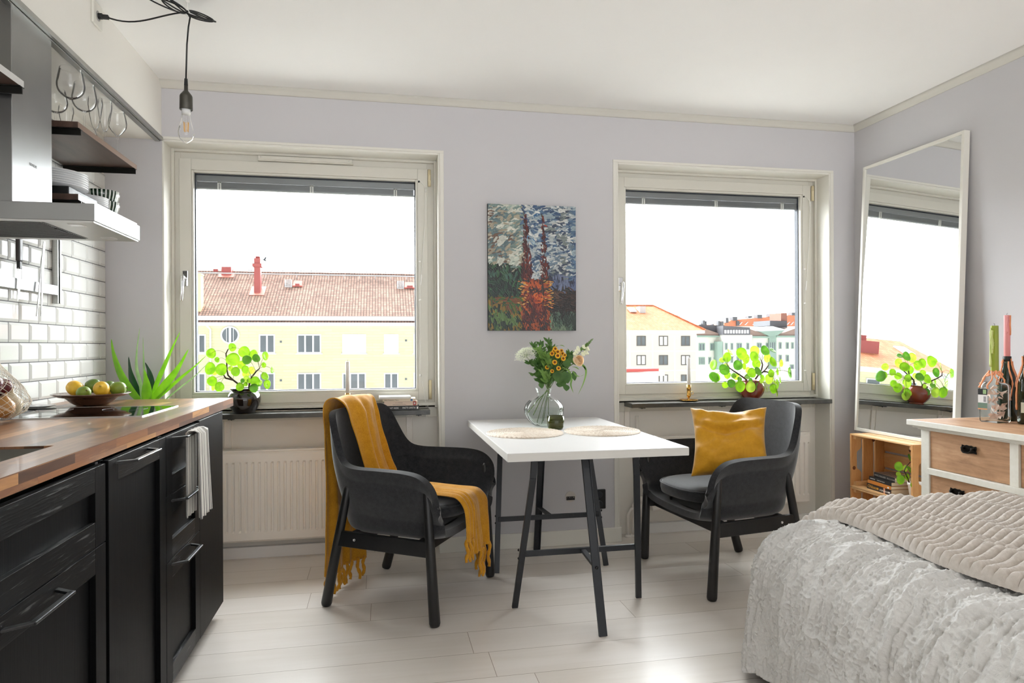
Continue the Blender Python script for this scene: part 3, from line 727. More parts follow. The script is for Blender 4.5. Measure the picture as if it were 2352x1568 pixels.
for q in ((163, 'big', 'big round wine glass on the shelf, fully visible nearest the chimney', -1.16, .243, .048), (194, 'big', 'big round wine glass, second from the chimney in the front row', -1.165, .236, .045),
          (219, 'flute', 'slim champagne flute behind the two big round wine glasses', -1.19, .240, .03), (241, 'flute', 'slim champagne flute beside the outermost wine glass', -1.16, .238, .03),
          (270, 'white', 'outermost wine glass, nearest the window on the shelf', -1.155, .236, .042), (152, 'flute', 'small flute hidden behind the biggest wine glass', -1.27, .17, .03),
          (128, 'big', 'wine glass half hidden by the hood chimney', -1.25, .19, .042), (205, 'white', 'low wine glass at the back of the shelf', -1.28, .16, .036)):
    wineglass(q[2], q[0], q[1], q[3], q[4], q[5])
tag(MB().box(-1.35, -1.26, 2.83, 2.95, 1.9757, 2.05).build('tea_tin', plain('grey_tin', (120, 118, 114), .35, .6), bevel=.003), 'small grey tin behind the wine glasses by the chimney', 'tin')
# --- crockery on the lower shelf
MT['porcelain'] = plain('white_porcelain', (222, 223, 224), .12, var=.02, coat=.3)
bx = MB().box(-1.36, -1.115, 2.71, 2.96, 1.7125, 1.742); tag(bx.build('black_tray', MT['black'], bevel=.003), 'flat black box on the shelf, carrying the big plates', 'box')
def plate(label, c, r, group):
    pm = MB(); pm.lathe([(.001, .004), (r * .55, .004), (r * .62, .008), (r, .019), (r + .001, .0215), (r - .002, .022), (r * .63, .0115), (r * .55, .008), (.001, .008)], c, 48)
    pm.lathe([(r * .5, 0), (r * .5, .004)], c, 36)
    tag(pm.build('plate', MT['porcelain']), label, 'plate', group)
for k in range(7): plate('large plate in the stack on the black box' if k != 6 else 'topmost large plate of the stack on the black box', (-1.235, 2.845, 1.7425 + k * .0085), .125, 'large plates on the lower shelf')
for k in range(5): plate('small plate in the low stack beside the striped bowls', (-1.19, 3.035, 1.7125 + k * .008), .085, 'small plates on the lower shelf')
def _stripe():
    m = NT('green_striped_glaze'); tc = m.n('ShaderNodeTexCoord'); sp_ = m.n('ShaderNodeSeparateXYZ', {0: tc.outputs['Object']})
    a = m.math('ARCTAN2', sp_.outputs['Y'], sp_.outputs['X']); f = m.math('FRACT', m.math('MULTIPLY', a, 26 / (2 * PI)))
    s_ = m.math('MULTIPLY', m.math('LESS_THAN', f, .62), m.math('GREATER_THAN', m.math('FRACT', m.math('ADD', m.math('MULTIPLY', a, 3 / (2 * PI)), .1)), .12))
    m.set(col=m.ramp(s_, [(0, (226, 228, 224)), (1, (20, 48, 30))]), rough=.12, coat=.3); return m.m
MT['stripe'] = _stripe()
for k, lb in enumerate(('lower green striped bowl on the shelf', 'upper green striped bowl stacked on its twin')):
    c = Vector((-1.172, 3.165, 1.7125 + k * .046)); r = .066
    t = thing('striped_bowl', lb, 'bowl', c)
    MB().lathe([(.035, 0), (.038, .004), (r * .86, .018), (r * .98, .045), (r, .062), (r - .003, .062), (r * .94, .045), (r * .8, .02), (.03, .008), (.001, .008)], c, 48).build('body', MT['stripe'], t)
# --- fruit bowl on the hob edge
MT['woodbowl'] = plain('glazed_brown_dish', (96, 66, 50), .22, var=.45, scale=14, coat=.4)
bc = Vector((-1.165, 3.03, .9155)); fb = thing('fruit_bowl', 'wide brown footed dish full of lemons and limes', 'bowl', bc)
MB().lathe([(.052, 0), (.060, .003), (.074, .012), (.088, .026), (.095, .032), (.118, .036), (.141, .046), (.143, .049), (.139, .050), (.112, .041), (.090, .036), (.07, .02), (.05, .012), (.001, .011)], bc, 56).build('dish', MT['woodbowl'], fb)
def citrus(label, cat, pxy, d, r, lemon, ang=0, tilt=.3, col=None):
    p = at(pxy[0], pxy[1], D=d); m = MB(); L = r * (1.28 if lemon else 1.12)
    ax = Vector((math.cos(ang) * math.cos(tilt), math.sin(ang) * math.cos(tilt), math.sin(tilt)))
    pf = []; n = 14
    for k in range(n + 1):
        t = -1 + 2 * k / n; rr = r * math.sqrt(max(0, 1 - t * t)) ** (.9)
        if lemon and k in (1, n - 1): rr *= .62
        pf.append((max(rr, .0006), t * L * (1.0 if not (lemon and k in (0, n)) else 1.10)))
    t_ = thing('lemon' if lemon else 'lime', label, cat, p)
    m.lathe(pf, p, 24, axis=ax); m.build('fruit_skin', col, t_, subsurf=1)
    MB().lathe([(.004, 0), (.0035, .003), (.001, .0035)], p + ax * (L * .97), 10, axis=ax).build('stem_button', plain('dry_stem', (120, 112, 60), .8), t_)
def peel(name, c1, c2):
    m = NT(name); v = m.co(); n = m.noise(v, 260, 2, .5); n2 = m.noise(v, 18, 3); m.set(col=m.ramp(n2, [(.35, c1), (.7, c2)]), rough=.38, spec=.5); m.bump(n, .25, .001); return m.m
LE = peel('lemon_peel', (222, 168, 30), (240, 196, 60)); LG = peel('lime_peel', (96, 128, 34), (140, 160, 60)); LD = peel('dark_lime_peel', (70, 98, 30), (110, 134, 48))
D0 = 3.17
citrus('yellow lemon at the left end of the fruit dish', 'lemon', (173, 892), 2.73, .0305, True, 2.6, .45, LE)
citrus('yellow lemon at the front centre of the fruit dish', 'lemon', (233, 893), 2.685, .0300, True, -1.3, .35, LE)
citrus('dark green lime topping the pile in the dish', 'lime', (214, 886), 2.77, .0290, False, .5, .25, LD)
citrus('green lime at the front of the dish between the lemons', 'lime', (192, 902), 2.69, .0265, False, -.8, .4, LG)
citrus('green lime at the right end of the fruit dish', 'lime', (271, 892), 2.745, .0285, False, .2, .1, LG)
citrus('dark green lime at the back of the dish', 'lime', (250, 889), 2.81, .0270, False, 1.2, .2, LD)
citrus('lemon mostly hidden at the back of the dish', 'lemon', (246, 897), 2.80, .0260, True, 0, 0, LE)
# spoon rest by the tiles
tag(MB().lathe([(.001, 0), (.03, .0), (.048, .006), (.050, .008), (.046, .008), (.03, .003), (.001, .003)], (-1.315, 2.92, .9187), 36, rib=lambda a: 1 + .25 * abs(math.cos(a))).build('spoon_rest', MT['porcelain']), 'small white spoon rest at the back by the tiles', 'spoon rest')
# --- net bag with onions
nb = thing('net_bag', 'cream string net bag of onions at the left edge', 'net bag', (-1.24, 2.6, .9187))
bcx = Vector((-1.245, 2.475, .9187))
def bagr(z):   # radius along the height
    t = z / .34
    pts = [(0, .05), (.06, .095), (.16, .12), (.30, .112), (.5, .075), (.75, .042), (1, .016)]
    for (a, ra), (b, rb) in zip(pts, pts[1:]):
        if t <= b: return lerp(ra, rb, (t - a) / (b - a))
    return pts[-1][1]
net = MB(); NS, NR = 34, 26
for sgn in (1, -1):
    for k in range(NS):
        pts = []
        for j in range(NR * 2 + 1):
            t = j / (NR * 2); z = .34 * t ** 1.05; th = 2 * PI * (k / NS) + sgn * (t * 3.4 + .10 * math.sin(j * .30 + k * 1.3)); r = bagr(z) + .0015
            pts.append(bcx + Vector((r * math.cos(th) - .06 * t, r * math.sin(th) - .10 * t, z + .002)))
        net.tube(pts, .0008, 5, cap=False)
net.build('netting', plain('cream_string', (222, 214, 200), .8, var=.08), nb)
OC = [plain('yellow_onion_skin', (176, 128, 72), .3, var=.2, scale=20), plain('white_onion_skin', (206, 190, 158), .3, var=.15, scale=20), plain('red_onion_skin', (92, 30, 36), .22, var=.25, scale=20)]
for k, (dx, dy, dz, r, ci) in enumerate(((-.02, -.04, .050, .043, 0), (.030, .035, .045, .040, 1), (-.045, .045, .045, .040, 2), (.045, -.035, .040, .036, 0), (-.01, .0, .115, .040, 2), (.0, .055, .1, .032, 2))):
    c = bcx + Vector((dx, dy, dz)); m = MB(); pf = [(.001, -r * .9), (r * .5, -r * .84), (r * .9, -r * .45), (r, 0), (r * .86, r * .5), (r * .4, r * .88), (r * .14, r * 1.05), (r * .08, r * 1.35), (.001, r * 1.38)]
    ax = Vector((.3 * math.sin(k * 2.3), .3 * math.cos(k * 1.7), 1)).normalized(); m.lathe(pf, c, 28, axis=ax)
    tag(m.build('onion', OC[ci]), ('yellow onion in the net bag, lowest at the back', 'pale onion at the front of the net bag', 'dark red onion low at the wall side of the net bag', 'yellow onion nearest the worktop front in the net bag', 'red onion in the middle of the net bag pile', 'red onion at the right side of the net bag')[k], 'onion', 'onions in the net bag')
# --- tea towel over the top drawer handle
def _towel():
    m = NT('striped_linen'); tc = m.n('ShaderNodeTexCoord'); u = m.n('ShaderNodeSeparateXYZ', {0: tc.outputs['UV']}).outputs['X']
    a = m.n('ShaderNodeTexNoise', {'W': m.math('MULTIPLY', u, 46.0), 'Scale': 1.0, 'Detail': 2.0}, noise_dimensions='1D').outputs['Fac']
    m.set(col=m.ramp(a, [(0, (228, 225, 218)), (.54, (226, 222, 214)), (.575, (112, 110, 112)), (.64, (96, 94, 96))]), rough=.95, spec=.15); m.bump(m.noise(m.co(), 500, 2), .3, .001); return m.m
MT['towel'] = _towel()
tt = thing('tea_towel', 'white linen tea towel with dark stripes over the top drawer handle', 'towel', (XF + .05, 2.50, .56))
nu, nv = 44, 60; P = np.zeros((nv, nu, 3)); yc = 2.50
for j in range(nv):
    for i in range(nu):
        u_ = i / (nu - 1); v_ = j / (nv - 1); s_ = v_ * .62            # arc length: back leaf up, over, front leaf down
        hb_, hf_ = .285, .315
        yw = lerp(.070, .088, max(0, (v_ - .5) * 2)) if v_ > .5 else .066
        fold = math.sin(u_ * 2 * PI * 3.5 + .8) * .0055 + math.sin(u_ * 2 * PI * 6.3) * .002
        xg = XF + .040
        if s_ < hb_: x = xg - .017 + fold * .7; z = .862 - (hb_ - s_)
        elif s_ < hb_ + .03:
            a = (s_ - hb_) / .03 * PI; x = xg - .017 * math.cos(a) + fold * .5; z = .862 + .009 * math.sin(a)
        else:
            d_ = s_ - hb_ - .03; x = xg + .017 + fold * (.6 + d_ * 2.2) + d_ * .02; z = .862 - d_ - .01 * math.sin(u_ * 3)
        P[j, i] = (x, yc - yw + 2 * yw * u_ + (.02 * (v_ - .5) if v_ > .5 else -.02), max(z, .57))
o = npgrid(P, 'cloth', MT['towel'], tt, solid=.0018)
uvl = o.data.uv_layers.new(name='uv'); li = np.zeros(len(o.data.loops), np.int32); o.data.loops.foreach_get('vertex_index', li)
uu = (li % nu) / (nu - 1); uvl.data.foreach_set('uv', np.stack([uu, (li // nu) / nv], -1).astype(np.float32).ravel())
# --- pendant lamp with its looped cord
LY = 2.85; KL = 1.096; ks_ = lambda pf: [(a_ * KL, b_ * KL) for a_, b_ in pf]
pd = thing('pendant_lamp', 'bare bulb pendant on a black cord before the left window', 'lamp', (-.69, LY, 1.9))
lx = at(427.5, 250, Y=LY).x; kz = 2.455
hook = Vector((lx + .004, LY, 2.478))
ck = MB().lathe([(.001, .0), (.008, 0), (.008, -.006), (.003, -.010)], (hook.x + .003, hook.y, ZC + .034), 16)
ck.tube([(hook.x + .003, hook.y, ZC + .03), (hook.x + .003, hook.y, ZC + .0), (hook.x + .012, hook.y, ZC - .015), (hook.x + .004, hook.y, ZC - .03), (hook.x - .006, hook.y, ZC - .02)], .0018, 8); ck.build('ceiling_hook', MT['cord'], pd)
cd = MB(); cr = .0032
zs_top = at(428, 180, Y=LY).z
cd.tube([hook, hook + Vector((.012, 0, -.02)), (lx + .010, LY, 2.42), (lx + .004, LY, 2.35), (lx, LY, zs_top)], cr, 8)
pk = at(232, 37.5, X=XS + .02)
pk = Vector((XS + .036, pk.y, pk.z))
mid = [Vector(pk).lerp(hook, t) - Vector((0, 0, .045 * math.sin(PI * t) * (1 - t))) for t in [i / 14 for i in range(15)]]
cd.tube(mid, cr, 8)
def loop(ax, lens, wd, ph, dz):
    pts = []; a = Vector(ax).normalized(); b = Vector((0, 0, 1)).cross(a)
    for k in range(25):
        t = 2 * PI * k / 24; pts.append(hook + a * (lens * (1 - math.cos(t)) / 2) + b * (wd * math.sin(t) * math.sin(t / 2)) + Vector((0, 0, dz * (1 - math.cos(t)) / 2 + ph * math.sin(t))))
    cd.tube(pts, cr * .9, 7)
for a, l_, w_2, ph, dz in (((1, .3, 0), .105, .03, .016, -.015), ((1, .1, 0), .098, .022, .020, -.022), ((1, .6, 0), .09, .028, .012, -.005), ((-1, -.3, 0), .14, .03, -.02, .060), ((-1, -.6, 0), .12, .03, -.015, .058), ((-1, .2, 0), .10, .02, .014, .05), ((-1, -.1, 0), .15, .02, -.02, .045)):
    loop(a, l_, w_2, ph, dz)
cd.build('cord', MT['black'], pd)
pg = MB(); pg.tube([(pk.x - .034, pk.y, pk.z), (pk.x - .010, pk.y, pk.z)], .012, 12); pg.box(pk.x - .018, pk.x + .012, pk.y - .008, pk.y + .008, pk.z - .009, pk.z + .006); pg.build('plug', MT['black'], pd, bevel=.002)
s_ = MB(); zc = zs_top
s_.lathe(ks_([(.0035, .0), (.0055, -.002), (.0065, -.022), (.0068, -.026)]), (lx, LY, zc), 20); s_.build('strain_relief', MT['black'], pd)
MB().lathe(ks_([(.0065, -.026), (.0070, -.044), (.0085, -.046), (.020, -.061), (.0215, -.066), (.0215, -.068), (.022, -.112), (.0215, -.114), (.0195, -.114), (.0185, -.10), (.001, -.10)]), (lx, LY, zc), 36).build('socket', plain('aged_gunmetal', (84, 82, 76), .42, .8, var=.25, scale=30), pd)
MB().lathe(ks_([(.001, -.098), (.0150, -.098), (.0155, -.122), (.0145, -.130), (.001, -.130)]), (lx, LY, zc), 28).build('bulb_collar', plain('white_bulb_base', (218, 218, 216), .4), pd)
bp = [(.0142, -.126), (.0150, -.140), (.0185, -.158), (.0245, -.178), (.0272, -.192), (.0268, -.205), (.0215, -.220), (.010, -.230), (.0035, -.2335), (.001, -.235)]
MB().lathe(ks_(bp), (lx, LY, zc), 36, fine=4).build('bulb', MT['crystal'], pd)
fl = MB()
for dx, t2 in ((-.0085, -.005), (.0085, .005), (0, 0)):
    for dy in ((-.005, .005) if dx else (.0,)): fl.tube([(lx + dx * .9, LY + dy, zc - .158 * KL), (lx + dx * .7, LY + dy, zc - .193 * KL)], .0016 if dx else .0012, 6)
fl.build('filament', plain('amber_filament', (226, 178, 110), .4), pd)
MB().tube([(lx, LY, zc - .128 * KL), (lx, LY, zc - .155 * KL)], .0035, 8).build('glass_stem', MT['crystal'], pd)
ol = thing('ceiling_outlet', 'white square lamp outlet on the soffit holding the black plug', 'socket', (XS, pk.y, pk.z))
MB().box(XS, XS + .010, pk.y - .043, pk.y + .043, pk.z - .043, pk.z + .050).build('plate', MT['white'], ol, bevel=.003)
MB().lathe([(.020, 0), (.020, .0008), (.001, .0008)], (XS + .010, pk.y, pk.z), 24, axis=(1, 0, 0)).build('inlet', plain('shadow_grey_inlet', (150, 148, 144), .5), ol)
# ================================================================== dining table on trestles
MT['tabletop'] = plain('white_table_laminate', (212, 210, 208), .42, var=.012, scale=5)
MT['tabledge'] = plain('table_edge_band', (206, 203, 197), .5, var=.04, scale=14, stretch=(.2, .2, 6))
tb = thing('table_top', 'white rectangular table top resting on two black trestles', 'table top', (.842, 3.10, .706))
MB().box(.472, 1.214, 2.505, 3.690, .707, .740).build('board', MT['tabletop'], tb, bevel=.0012)
e = MB()
for a, b, c, d in ((.4713, .472, 2.506, 3.689), (1.214, 1.2147, 2.506, 3.689), (.473, 1.213, 2.5043, 2.505)): e.box(a, b, c, d, .709, .7375)
e.build('edge_band', MT['tabledge'], tb)
def trestle(label, ytop, yf2, yf1, xa, xb, xc, xta, xtb, xtc, kink):
    t = thing('trestle', label, 'trestle', (.86, ytop, 0)); zt = .706
    bm = MB().box(.55, 1.17, ytop - .015, ytop + .015, zt - .022, zt - .0005); bm.build('top_bar', MT['blackmetal'], t, bevel=.001)
    for (xt_, xf_, yf) in ((xta, xa, yf2), (xtc, xc, yf2)):
        l = MB(); k = Vector((lerp(xt_, xf_, .10), lerp(ytop, yf, .06), .60))
        for p, q in (((xt_, ytop, zt - .01), k), (k, (xf_, yf, 0.0))): l.beam(p, q, .014, .026, up=(1, 0, 0))
        l.build('leg', MT['blackmetal'], t, bevel=.001)
    l = MB(); k = Vector((lerp(xtb, xb, .12), lerp(ytop, yf1, .10), .60)); l.beam((xtb, ytop, zt - .01), (xb, yf1, 0), .034, .012, up=(0, 1, 0)); l.beam((xtb + .015, ytop, zt - .01), (xb + .015, yf1 + (.010 if yf1 < ytop else -.010), 0.0), .004, .028, up=(0, 1, 0)); l.build('leg', MT['blackmetal'], t, bevel=.001)
    zc = .255; f = 1 - zc / zt
    ya = lerp(ytop, yf2, f); xa_ = lerp(xta, xa, f); xc_ = lerp(xtc, xc, f)
    c = MB().beam((xa_, ya, zc), (xc_, ya, zc), .014, .024); c.build('cross_bar', MT['blackmetal'], t, bevel=.001)
    yb = lerp(ytop, yf1, f); xb_ = lerp(xtb, xb, f)
    MB().beam((lerp(xa_, xc_, .52), ya, zc), (xb_, yb, zc + .0), .022, .012).build('strut', MT['blackmetal'], t, bevel=.001)
    for (x_, y_, s_) in ((xa_, ya, -1), (xc_, ya, 1)):
        for dz in (-.018, .018): MB().lathe([(.006, 0), (.005, .004), (.002, .006)], (x_ + s_ * .012, y_, zc + dz), 12, axis=(s_, 0, 0)).build('bolt', MT['black'], t)
    MB().lathe([(.007, 0), (.006, .004), (.002, .006)], (xb_, yb - (.008 if yf1 < ytop else -.008), zc), 12, axis=(0, -1 if yf1 < ytop else 1, 0)).build('bolt', MT['black'], t)
trestle('black steel trestle under the near end of the table', 2.70, 2.889, 2.532, .573, .858, 1.149, at(1226, 1070, Y=2.72).x, at(1345, 1070, Y=2.69).x, at(1452, 1070, Y=2.74).x, 0)
trestle('black steel trestle under the wall end of the table', 3.52, 3.345, 3.684, .571, .857, 1.151, at(1152, 1070, Y=3.5).x, at(1246, 1070, Y=3.53).x, at(1351, 1070, Y=3.5).x, 0)
# woven placemats
def _seagrass():
    m = NT('braided_seagrass'); v = m.co((1, 1, 1)); n = m.noise(v, 90, 4, .7); n2 = m.noise(v, 14, 3)
    m.set(col=m.ramp(m.math('MULTIPLY_ADD', n2, .4, m.math('MULTIPLY', n, .6)), [(.28, (176, 156, 134)), (.45, (220, 206, 190)), (.7, (240, 231, 220))]), rough=.75, spec=.3); m.bump(n, .5, .002); return m.m
MT['grass'] = _seagrass()
def placemat(label, cx, cy, r):
    nr, nt_ = 96, 420; R = np.linspace(0.0005, r, nr)[:, None]; T = np.linspace(0, 2 * PI, nt_)[None, :]
    ring = .0165; q = (R + T / (2 * PI) * ring) / ring; k = np.floor(q); f = q - k
    per = np.maximum(6, np.round(2 * PI * R / .021)); ph = T * per
    side = (f > .5)
    tw = np.abs(np.sin((ph + np.where(side, 1, -1) * (f - .5) * 5.0 + k * 1.7) / 2 * 1.0))
    h = .0028 + .0052 * np.sqrt(np.clip(np.sin(np.mod(f * 2, 1) * PI), 0, 1)) * (.45 + .55 * tw)
    h = h * np.clip((r - R) / .004, 0.15, 1)
    edge = 1 + .006 * np.sin(T * 52) * (R > r * .97)
    P = np.stack([cx + R * edge * np.cos(T) + 0 * h, cy + R * edge * np.sin(T) + 0 * h, .7405 + h], -1)
    o = npgrid(P, 'placemat', MT['grass']); tag(o, label, 'placemat')
    b = o.modifiers.new('s', 'SOLIDIFY'); b.thickness = .002; b.offset = -1 if False else 1
placemat('round braided placemat on the left half of the table', .660, 3.066, .181)
placemat('round braided placemat on the right half of the table', 1.034, 3.052, .181)
# ================================================================== armchairs
MT['char'] = fabric('charcoal_wool_felt', (20, 21, 23), (50, 51, 54), .95, 420, .35, .4)
MT['chairleg'] = wood('black_stained_leg', [(.3, (12, 12, 13)), (.7, (24, 24, 25))], 'z', 1, .38, 18, .1)
RIM = [(0, -.292, 0, .866), (.12, -.288, .13, .866), (.2, -.272, .205, .860), (.27, -.248, .243, .828), (.34, -.214, .266, .748), (.41, -.168, .282, .662), (.48, -.105, .293, .638), (.6, .02, .303, .636), (.74, .14, .312, .634), (.84, .215, .316, .622), (.91, .262, .317, .592), (.96, .288, .314, .55), (1.0, .292, .300, .495)]
BAS = [(0, -.225, 0, .425), (.12, -.222, .095, .425), (.2, -.210, .160, .425), (.27, -.190, .200, .425), (.34, -.160, .228, .425), (.41, -.125, .245, .425), (.48, -.075, .255, .425), (.6, .02, .262, .42), (.74, .12, .266, .42), (.84, .19, .268, .42), (.91, .235, .268, .42), (.96, .262, .266, .42), (1.0, .280, .255, .42)]
def _ci(tab, u):
    a = abs(u)
    for k in range(len(tab) - 1):
        if a <= tab[k + 1][0] + 1e-9:
            t = (a - tab[k][0]) / (tab[k + 1][0] - tab[k][0]); t2 = t
            p0 = np.array(tab[max(k - 1, 0)][1:]); p1 = np.array(tab[k][1:]); p2 = np.array(tab[k + 1][1:]); p3 = np.array(tab[min(k + 2, len(tab) - 1)][1:])
            if k == 0: p0 = p1 * np.array([1, -1, 1]) + 0 * p1; p0 = np.array([p2[0], -p2[1], p2[2]])
            v = .5 * ((2 * p1) + (-p0 + p2) * t2 + (2 * p0 - 5 * p1 + 4 * p2 - p3) * t2 ** 2 + (-p0 + 3 * p1 - 3 * p2 + p3) * t2 ** 3)
            v[1] *= (1 if u >= 0 else -1); return v
def shell_pt(u, v):
    B = _ci(BAS, u); Rm = _ci(RIM, u)
    if v < .22:      # under the seat, from the keel outwards
        t = v / .22; k = math.sin(t * PI / 2) ** .9
        z = .345 + (.372 - .345) * t ** 2 + (.02 if False else 0)
        fr = np.array([B[0] * .97, B[1] * k * .94, z]); fr[2] += .012 * max(0, abs(u) - .85) / .15
        return fr
    if v < .36:
        t = (v - .22) / .14; a = t * PI / 2
        return np.array([lerp(B[0] * .97, B[0], t), B[1] * lerp(.94, 1, math.sin(a)), .372 + (.425 - .372) * (1 - math.cos(a))]) if abs(u) < .9 else np.array([B[0], B[1] * lerp(.94, 1, math.sin(a)), .372 + .048 * (1 - math.cos(a)) + .012 * (abs(u) - .85) / .15 * (1 - t)])
    t = (v - .36) / .64
    p = B * (1 - t) + Rm * t
    arm = min(1, max(0, (abs(u) - .36) / .12))
    bul = math.sin(PI * min(1, t * 1.05)) * (.018 if True else 0)
    n = np.array([p[0] + .02 if abs(u) < .4 else 0, p[1], 0]); n = n / (np.linalg.norm(n) + 1e-6)
    p[:2] += n[:2] * bul * (1 - .3 * arm)
    roll = max(0, (t - .74) / .26)       # arm tops flare outwards
    p[1] += (1 if u > 0 else -1) * arm * .016 * math.sin(roll * PI * .5)
    return p
def make_chair():
    t = thing('armchair', '', 'armchair')
    NU, NV = 81, 30
    m = MB()
    P = [[shell_pt(-1 + 2 * i / (NU - 1), j / (NV - 1)) for i in range(NU)] for j in range(NV)]
    vs = [tuple(p) for r in P for p in r]; fs = [(j * NU + i, j * NU + i + 1, (j + 1) * NU + i + 1, (j + 1) * NU + i) for j in range(NV - 1) for i in range(NU - 1)]
    m.add(vs, fs, True)
    o = m.build('shell', MT['char'], t, solid=.030, solid_off=-1, merge=.0015, smooth=True)
    for q in o.modifiers: q.offset = 1
    b = o.modifiers.new('b', 'BEVEL'); b.width = .012; b.segments = 3; b.limit_method = 'ANGLE'; b.angle_limit = math.radians(50)
    b = o.modifiers.new('u', 'SUBSURF'); b.levels = 1; b.render_levels = 1
    # seat cushion: soft slab with a piped edge
    c = MB(); n = 64
    def outl(th, k):
        cx, cy = math.cos(th), math.sin(th); ex = 2.6
        r = (abs(cx) ** ex + abs(cy) ** ex) ** (-1 / ex); ax = .262 if cx > 0 else .215
        x = .035 + cx * r * ax * k; y = cy * r * .232 * k
        return x, y
    rows = [(0.02, .402), (.9, .402), (.985, .408), (1.0, .425), (1.0, .440), (.985, .455), (.93, .463), (.8, .468), (.5, .466), (.02, .462)]
    vs = [(*outl(2 * PI * i / n, k), z) for k, z in rows for i in range(n)]
    fs = [(j * n + i, j * n + (i + 1) % n, (j + 1) * n + (i + 1) % n, (j + 1) * n + i) for j in range(len(rows) - 1) for i in range(n)]
    c.add(vs, fs, True); cu = c.build('seat_cushion', MT['char'], t, merge=.006)
    MB().tube([(*outl(2 * PI * i / n, 1.004), .455) for i in range(n)], .0028, 6, closed=True).build('piping', MT['char'], cu)
    # legs
    def leg(p, q, r0, r1):
        l = MB(); p, q = Vector(p), Vector(q); d = (q - p).normalized()
        pts = [p, p + d * .012, p.lerp(q, .5), q - d * .014, q - d * .003, q]; l.tube(pts, [r0 * .6, r0, lerp(r0, r1, .5), r1, r1 * .86, r1 * .6], 20)
        return l
    for s in (1, -1):
        leg((.238, s * .326, .565), (.268, s * .314, .001), .0175, .0235).build('leg', MT['chairleg'], t)
        leg((-.150, s * .300, .550), (-.292, s * .262, .001), .0175, .0235).build('leg', MT['chairleg'], t)
        MB().beam((-.215, s * .286, .315), (.250, s * .318, .315), .022, .066).build('side_rail', MT['chairleg'], t, bevel=.003)
    MB().beam((.20, .30, .315), (.20, -.30, .315), .022, .064).build('cross_rail', MT['chairleg'], t, bevel=.003)
    MB().beam((-.14, .27, .315), (-.14, -.27, .315), .022, .060).build('cross_rail', MT['chairleg'], t, bevel=.003)
    for s in (1, -1):
        MB().tube([(-.14, s * .15, .345), (-.14, s * .15, .378)], .007, 10).build('post', MT['chairleg'], t)
        MB().tube([(.20, s * .15, .345), (.20, s * .15, .366)], .007, 10).build('post', MT['chairleg'], t)
        for x_ in (-.12, .16): MB().lathe([(.007, 0), (.006, .002), (.003, .002), (.003, .001), (.001, .001)], (x_, s * (.303 + .01 * (x_ > 0)), .318), 12, axis=(0, s, 0)).build('bolt', MT['chrome'], t)
    return t
ch1 = make_chair()
ch1['label'] = 'charcoal felt armchair left of the table with the mustard throw over it'
L_C, L_A = Vector((.140, 3.163, 0)), math.radians(-30.3)
R_C, R_A = Vector((1.690, 3.125, 0)), math.radians(186.0)
ch2 = dup(ch1, R_C, R_A, 'charcoal felt armchair right of the table holding the mustard cushion')
ch1.location = L_C; ch1.rotation_euler = (0, 0, L_A)
ORG[ch1.name] = L_C
def loc2w(c, a, p): return Vector((c.x + p[0] * math.cos(a) - p[1] * math.sin(a), c.y + p[0] * math.sin(a) + p[1] * math.cos(a), p[2]))
# ---------------------------------------------------------------- mustard throw over the left chair
MT['mustard'] = fabric('mustard_fleece', (176, 118, 18), (206, 148, 36), .9, 260, .25, .25)
PATH = [(-.322, .095, -.030, .150), (-.324, .20, -.030, .150), (-.326, .35, -.030, .148), (-.328, .50, -.032, .146), (-.334, .64, -.036, .146), (-.330, .76, -.044, .146), (-.328, .84, -.056, .145), (-.316, .888, -.064, .145), (-.286, .9075, -.068, .144), (-.254, .897, -.068, .142),
        (-.236, .855, -.062, .138), (-.222, .79, -.050, .130), (-.208, .71, -.030, .120), (-.196, .63, -.010, .112), (-.180, .56, .005, .108), (-.155, .510, .012, .106), (-.11, .487, .016, .106), (-.03, .481, .02, .106), (.08, .481, .028, .106), (.19, .479, .020, .106), (.255, .478, .015, .104), (.290, .470, .012, .102), (.308, .440, .010, .100), (.312, .38, .008, .098), (.314, .31, .006, .096), (.314, .235, .004, .094)]
def catmull(tab, s):
    n = len(tab) - 1; x = s * n; k = min(int(x), n - 1); t = x - k
    g = lambda i: np.array(tab[min(max(i, 0), n)]); p0, p1, p2, p3 = g(k - 1), g(k), g(k + 1), g(k + 2)
    return .5 * ((2 * p1) + (-p0 + p2) * t + (2 * p0 - 5 * p1 + 4 * p2 - p3) * t * t + (-p0 + 3 * p1 - 3 * p2 + p3) * t ** 3)
thr = thing('throw_blanket', 'mustard yellow fringed throw draped over the left armchair', 'blanket', L_C)
NU, NV = 60, 190; P = np.zeros((NV, NU, 3))
for j in range(NV):
    s = j / (NV - 1); c = catmull(PATH, s); d = catmull(PATH, min(1, s + .004)) - catmull(PATH, max(0, s - .004))
    tx, tz = d[0], d[1]; L = math.hypot(tx, tz) + 1e-9; nx, nz = -tz / L, tx / L      # outward: left of travel
    hang = max(0, 1 - s / .28) + max(0, (s - .86) / .14)
    inside = max(0, min(1, (s - .36) / .05)) * max(0, min(1, (.62 - s) / .05))
    for i in range(NU):
        u = i / (NU - 1) * 2 - 1
        amp = .003 + .017 * min(1, hang) + .012 * inside
        wu = u + .22 * (float(vnoise(u * 1.6 + 9, s * 9)) - .5)
        f = amp * (.9 + .75 * math.sin(wu * 4.1 + .6 + s * 2.5) + .45 * math.sin(wu * 8.3 + 2 + s * 6) + .18 * math.sin(wu * 15 + s * 13)) + .006 * (float(vnoise(u * 3 + 5, s * 26)) - .5)
        y = c[2] + u * c[3] + .010 * math.sin(s * 21 + u * 1.3) * (1 - .5 * hang)
        z = c[1] + nz * (f + .006); x = c[0] + nx * (f + .006)
        P[j, i] = loc2w(L_C, L_A, (x, y, z))
npgrid(P, 'cloth', MT['mustard'], thr, solid=.005, solid_off=-1)
